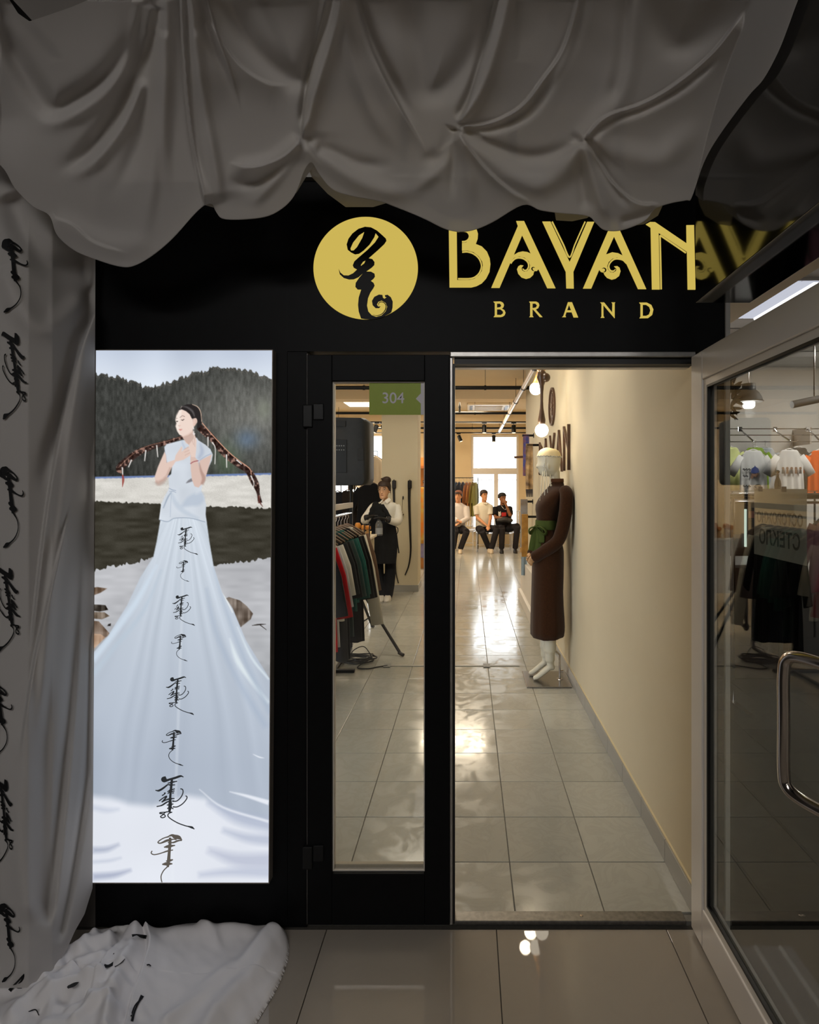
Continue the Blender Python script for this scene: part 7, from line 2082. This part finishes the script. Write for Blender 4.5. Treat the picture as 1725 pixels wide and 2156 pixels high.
sh.tube(catmull([wq(500, 315, 0.03), wq(462, 345, 0.02), wq(420, 410, 0.0), wq(392, 462, -0.06), wq(415, 460, -0.14), wq(445, 430, -0.20)], 4), [0.060] * 8 + [0.062] * 4 + [0.056] * 4 + [0.048] * 4 + [0.042], 14)
fused(sh, 'shirt', M_SHIRT, wo, 0.010, 4)
for pts in ([wq(590, 245, -0.075), wq(560, 265, -0.09), wq(548, 295, -0.10), wq(570, 275, -0.095)], [wq(598, 262, -0.085), wq(640, 232, -0.06), wq(660, 255, -0.06), wq(625, 295, -0.095)]):
    n_ = Vector((0, -0.006, 0))
    MB().add(pts + [p + n_ for p in pts], [(0, 1, 2, 3), (7, 6, 5, 4), (0, 4, 5, 1), (1, 5, 6, 2), (2, 6, 7, 3), (3, 7, 4, 0)]).build('collar', M_SHIRT, wo)
ap = MB()
apr = [(300, 500, 590), (360, 480, 640), (430, 470, 665), (500, 468, 700), (580, 462, 718), (660, 452, 726), (740, 450, 724), (820, 452, 716), (905, 458, 705)]
rg = []
for y, l_, r_ in apr:
    ring = []
    for side_, off in ((1, 0.0), (-1, 0.012)):
        for k in range(13):
            u = k / 12 if side_ == 1 else 1 - k / 12
            x = l_ + (r_ - l_) * u
            bulge = 0.148 * math.sqrt(max(0.0, 1 - ((u - 0.5) / 0.62) ** 2)) + (0.008 * math.sin(u * 20) if y > 640 else 0)
            ring.append(wq(x, y, 0.03 - bulge - off))
    rg.append(ring)
ap.rings(rg)
apn = ap.build('apron', M_APRON, wo, smooth=True)
MB().tube([wq(548, 292, -0.10), wq(585, 355, -0.135), wq(635, 440, -0.13), wq(700, 530, -0.08)], 0.014, 8, flat=0.3, up=(0, 1, 0)).build('strap', M_APRON, apn, smooth=2)
MB().tube(catmull([wq(700, 545, -0.03), wq(722, 540, -0.03), wq(730, 575, -0.04), wq(718, 605, -0.03), wq(708, 600, -0.02)], 5), 0.011, 8, flat=0.3).build('tie_bow', M_APRON, apn, smooth=2)
MB().tube(catmull([wq(712, 600, -0.02), wq(722, 680, -0.03), wq(728, 740, -0.02), wq(738, 805, -0.02)], 4), 0.009, 8, flat=0.4).build('tie_tail', M_APRON, apn, smooth=2)
tr2 = MB()
tr2.rings([wring(l_, r_, y, ry) for y, l_, r_, ry in ((630, 482, 716, 0.118), (720, 470, 720, 0.13), (800, 462, 716, 0.13), (850, 460, 712, 0.125))])
for pl_ in ([(800, 462, 585), (900, 464, 570), (1020, 478, 575), (1140, 490, 600), (1240, 500, 620), (1292, 510, 630)], [(800, 580, 716), (900, 590, 706), (1020, 588, 700), (1140, 585, 688), (1240, 580, 672), (1285, 575, 655)]):
    tr2.rings([wring(l_, r_, y, 0.085 if y < 1000 else 0.10, 0.03) for y, l_, r_ in pl_])
fused(tr2, 'trousers', M_TROU, wo, 0.010, 3)
for (x_, y_) in ((560, 1288), (625, 1272)):
    b_ = wq(x_, y_, 0)
    MB().rings([[(b_.x + math.cos(a) * rx, WD - 0.02 + oy + math.sin(a) * ry, z) for a in [2 * math.pi * k / 16 for k in range(16)]] for z, rx, ry, oy in ((0.001, 0.048, 0.125, -0.06), (0.02, 0.052, 0.13, -0.06), (0.045, 0.048, 0.115, -0.05), (0.075, 0.035, 0.07, 0.0))]).build('shoe', mat('white_shoe', 'CFC9BE', 0.5, noise=(10, 0.2, 'C4BEB3')), wo, smooth=True)
M_GLOVE = mat('black_glove', '121214', 0.45, spec=0.4, noise=(20, 0.3, '1d1d20'))
for wr_, di, sd_ in ((wq(632, 448, -0.235), wq(540, 420, -0.30) - wq(632, 448, -0.235), 1), (wq(448, 428, -0.205), wq(540, 400, -0.27) - wq(448, 428, -0.205), -1)):
    g_ = MB()
    hand_mesh(g_, wr_, di, 1.25, sd_, 0.55)
    g_.tube([Vector(wr_) - Vector(di).normalized() * 0.05, wr_], [0.046, 0.040], 12)
    fused(g_, 'glove', M_GLOVE, wo, 0.006, 1)
# crumpled black cloth she wipes with, and the clear bottle in her hand
cl = MB()
for (x, y, dy, r_) in ((520, 310, -0.20, 0.055), (540, 350, -0.22, 0.075), (555, 400, -0.24, 0.07), (500, 360, -0.20, 0.06), (590, 420, -0.24, 0.06), (480, 400, -0.22, 0.045)):
    cl.ball(wq(x, y, dy), r_, 12, (1, 0.6, 1))
o = fused(cl, 'black_cloth', M_BLKCOAT, None, 0.010, 4)
tag(o, 'crumpled black cloth held at the chest of the standing person', 'cloth')
bt = thing('clear_bottle', 'clear plastic bottle held upright before the black apron', 'bottle', wq(562, 610, -0.27))
bz = wq(562, 608, -0.27)
M_BOT = glass_mat('clear_plastic', (0.9, 0.92, 0.94), opaque=0.10, ocol=(0.6, 0.62, 0.64))
MB().lathe(bz, [(0.044, 0.0), (0.048, 0.006), (0.048, 0.13), (0.044, 0.16), (0.024, 0.20), (0.018, 0.215), (0.018, 0.235)], 18).build('bottle_body', M_BOT, bt, smooth=True)
MB().lathe(bz + Vector((0, 0, 0.2352)), [(0.020, 0), (0.020, 0.03), (0.017, 0.033)], 14).build('cap', M_APRON, bt, smooth=True)
MB().rings([[bz + Vector((math.cos(a) * 0.0485, math.sin(a) * 0.0485, z)) for a in [2 * math.pi * k / 18 for k in range(18)]] for z in (0.02, 0.10)], caps=False).build('bottle_label', mat('grey_label', '8f9296', 0.5), bt, smooth=True)

# ---- seated people by the back window
def seated(name, label, D_, pxc, skin, hair, topm, trm, shoem, head_px, head_py, yaw, sh_w, arms, knees, feet, hair_low=-0.02, sleeve='short', hat=None, lean=0.0):
    """seated figure facing the viewer; joints given as photo pixels at distance D_ with offsets towards the viewer"""
    def J(p): 
        q_ = P(p[0], p[1], D_)
        return Vector((q_.x, D_ - (p[2] if len(p) > 2 else 0.0), q_.z))
    t = thing(name, label, 'person', (P(pxc, 1150, D_).x, D_, 0.0), 'people on the clear chairs')
    b_ = MB()
    hc_ = J((head_px, head_py, 0.02))
    T = head_mesh(b_, hc_, yaw, 1.06)
    nb = hc_ + Vector((lean, 0.03, -0.19))
    b_.tube([hc_ + Vector((0, 0.02, -0.08)), nb], [0.058, 0.066], 12)
    for (s_, e_, h_), sd_ in zip(arms, (-1, 1)):
        S, E, H = J(s_), J(e_), J(h_)
        b_.tube([S, S.lerp(E, 0.5), E], [0.05, 0.048, 0.042], 10)
        b_.tube([E, E.lerp(H, 0.4), H], [0.042, 0.040, 0.028], 10)
        hand_mesh(b_, H, (H - E), 1.0, sd_, 0.6)
    # trunk core so that the body is one figure
    b_.tube([nb, J((pxc, 1108, 0.0))], [0.06, 0.12], 10)
    fused(b_, 'body', skin, t, 0.010, 2)
    face_marks(T, t, 1.06)
    fused(hair_cap(MB(), T, 1.06, hair_low), 'hair', hair, t, 0.009, 1)
    if hat is not None:
        hm_ = MB()
        hm_.rings([[T(math.cos(a) * r_, math.sin(a) * r_ * 1.2 + 0.012, z) for a in [2 * math.pi * k / 20 for k in range(20)]] for z, r_ in ((0.055, 0.088), (0.07, 0.092), (0.11, 0.082), (0.135, 0.055), (0.145, 0.02))])
        hm_.build('cap', hat, t, smooth=2)
    # top: trunk loft and sleeves
    tp = MB()
    zs = nb.z; zb = J((pxc, 1110)).z
    cx0, cx1 = nb.x, P(pxc, 0, D_).x
    rows = [(-0.025, 0.082, 0.07), (0.012, 0.14, 0.09), (0.055, sh_w, 0.115), (0.16, sh_w * 1.02, 0.13), (0.32, sh_w * 0.94, 0.13), (0.48, sh_w * 0.90, 0.135), (1.0, sh_w * 0.92, 0.15)]
    H_ = zs - zb
    rg_ = []
    for s, rx, ry in rows:
        dz = s if s < 0.5 else H_
        f_ = min(1, dz / H_)
        c = Vector((cx0 + (cx1 - cx0) * f_, D_ + 0.02, zs + 0.01 - dz))
        rg_.append([c + Vector((math.cos(a) * rx, math.sin(a) * ry, 0)) for a in [2 * math.pi * k / 22 for k in range(22)]])
    tp.rings(rg_)
    for (s_, e_, h_) in arms:
        S, E, H = J(s_), J(e_), J(h_)
        if sleeve == 'short':
            q_ = S.lerp(E, 0.78); tp.tube([S, S.lerp(E, 0.4), q_], [0.082, 0.080, 0.074], 12)
        else:
            tp.tube([S, S.lerp(E, 0.5), E, E.lerp(H, 0.5), E.lerp(H, 0.9)], [0.082, 0.080, 0.072, 0.064, 0.052], 12)
    fused(tp, 'top', topm, t, 0.012, 3)
    tz = MB()
    hips = J((pxc, 1112, 0.0))
    tz.tube([hips + Vector((-0.13, 0.02, -0.02)), hips + Vector((0.13, 0.02, -0.02))], 0.13, 12)
    for i, (k_, f_) in enumerate(zip(knees, feet)):
        K, Fo = J(k_), J(f_)
        Fo.z = 0.10
        hp = hips + Vector((-0.10 if i == 0 else 0.10, 0, -0.01))
        tz.tube([hp, hp.lerp(K, 0.5), K], [0.098, 0.090, 0.078], 12)
        tz.tube([K, K.lerp(Fo, 0.5), Fo], [0.078, 0.072, 0.066], 12)
    fused(tz, 'trousers', trm, t, 0.012, 3)
    for f_ in feet:
        Fo = J(f_)
        MB().rings([[(Fo.x + math.cos(a) * rx, Fo.y - 0.07 + oy + math.sin(a) * ry, z) for a in [2 * math.pi * k / 14 for k in range(14)]] for z, rx, ry, oy in ((0.0015, 0.048, 0.13, 0), (0.025, 0.052, 0.135, 0), (0.06, 0.045, 0.11, 0.02), (0.10, 0.040, 0.06, 0.06))]).build('shoe', shoem, t, smooth=True)
    return t, T, J
M_SKIN2 = mat('skin_light', 'C98F66', 0.55, spec=0.35, noise=(12, 0.25, 'BC8158'))
M_SKIN3 = mat('skin_brown', '8A5A3C', 0.55, spec=0.35, noise=(12, 0.25, '7c4f34'))
M_POLO = mat('cream_polo', 'E3DCCB', 0.85, spec=0.15, noise=(10, 0.2, 'D8D1C0'))
M_TBLK = mat('black_tee', '1c1a1c', 0.9, spec=0.15, noise=(12, 0.3, '252225'))
M_JKT = mat('pale_jacket', 'D3CBC6', 0.85, spec=0.15, noise=(10, 0.3, 'C7BFBA'))
M_TRG = mat('dark_grey_trousers', '262325', 0.9, spec=0.15, noise=(12, 0.4, '302d2f'))
M_BEIGE = mat('beige_shoe', 'C6B49A', 0.6, noise=(10, 0.2, 'B8a68c'))
M_BSHOE = mat('black_shoe', '17161a', 0.5, noise=(10, 0.3, '222126'))
def cq(x, y): return (950 + x / 5.75, 980 + y / 5.75)
t, T, J = seated('person', 'person in white polo shirt and black trousers seated with clasped hands', 14.25, 1018, M_SKIN2, M_HAIR, M_POLO, M_TRG, M_BEIGE,
       *cq(400, 365), 0.45, 0.215, [((*cq(305, 490), 0.0), (*cq(315, 630), 0.08), (*cq(425, 715), 0.32)), ((*cq(470, 490), 0.0), (*cq(480, 625), 0.08), (*cq(450, 725), 0.34))],
       [(*cq(370, 780), 0.46), (*cq(545, 745), 0.46)], [(*cq(455, 975), 0.30), (*cq(480, 965), 0.42)])
MB().tube([T(-0.05, -0.03, -0.165), T(-0.03, -0.09, -0.185), T(0, -0.105, -0.20), T(0.03, -0.09, -0.185), T(0.05, -0.03, -0.165)], 0.016, 8, flat=0.5).build('collar', M_POLO, t, smooth=2)
t, T, J = seated('person', 'person in black T-shirt with necklace seated with hand at the chin', 14.25, 1061, M_SKIN3, mat('black_hair', '17120f', 0.8), M_TBLK, M_TRG, M_BSHOE,
       *cq(622, 400), 0.5, 0.215, [((*cq(535, 510), 0.0), (*cq(530, 625), 0.10), (*cq(650, 640), 0.26)), ((*cq(705, 515), 0.0), (*cq(712, 610), 0.20), (*cq(660, 470), 0.16))],
       [(*cq(605, 745), 0.46), (*cq(785, 720), 0.46)], [(*cq(600, 995), 0.42), (*cq(762, 990), 0.36)], hair_low=0.0)
MB().tube([T(-0.06, -0.02, -0.15), T(-0.04, -0.10, -0.22), T(0, -0.125, -0.26), T(0.04, -0.10, -0.22), T(0.06, -0.02, -0.15)], 0.009, 8).build('necklace', M_CHROME, t, smooth=2)
for nm_, pl_, m_ in (('red_print', [(612, 570), (668, 568), (668, 612), (612, 618)], mat('red_print', 'C0241f', 0.7)), ('white_print', [(572, 555), (588, 565), (600, 552), (606, 600), (590, 618), (574, 610)], mat('white_print', 'D8D4D0', 0.7))):
    q_ = [P(*cq(*p), 14.25 - 0.118) for p in pl_]
    n_ = len(q_)
    MB().add(q_ + [p + Vector((0, 0.004, 0)) for p in q_], [tuple(range(n_)), tuple(reversed(range(n_, 2 * n_)))] + [(i, n_ + i, n_ + (i + 1) % n_, (i + 1) % n_) for i in range(n_)]).build(nm_, m_, t)
bag = MB()
for (x, y, r_) in ((600, 665, 0.09), (650, 655, 0.10), (700, 665, 0.09)):
    bag.ball(P(*cq(x, y), 13.93), r_, 12, (1.2, 0.9, 0.65))
o = fused(bag, 'bag', mat('black_bag', '2a2726', 0.6, noise=(14, 0.4, '383432')), None, 0.012, 4)
tag(o, 'soft black bag on the lap of the person in the black T-shirt', 'bag')
t, T, J = seated('person', 'person in pale jacket and knitted cap at the left edge of the doorway', 14.2, 963, M_SKIN2, M_HAIR, M_JKT, M_TRG, M_BEIGE,
       *cq(88, 375), -0.3, 0.22, [((*cq(10, 500), 0.0), (*cq(20, 640), 0.10), (*cq(90, 660), 0.30)), ((*cq(180, 500), 0.0), (*cq(200, 640), 0.10), (*cq(100, 690), 0.32))],
       [(*cq(60, 770), 0.46), (*cq(190, 785), 0.46)], [(*cq(30, 990), 0.40), (*cq(115, 990), 0.42)], sleeve='long', hat=mat('brown_cap', '8a5b45', 0.9, noise=(60, 0.5, '74493a')))
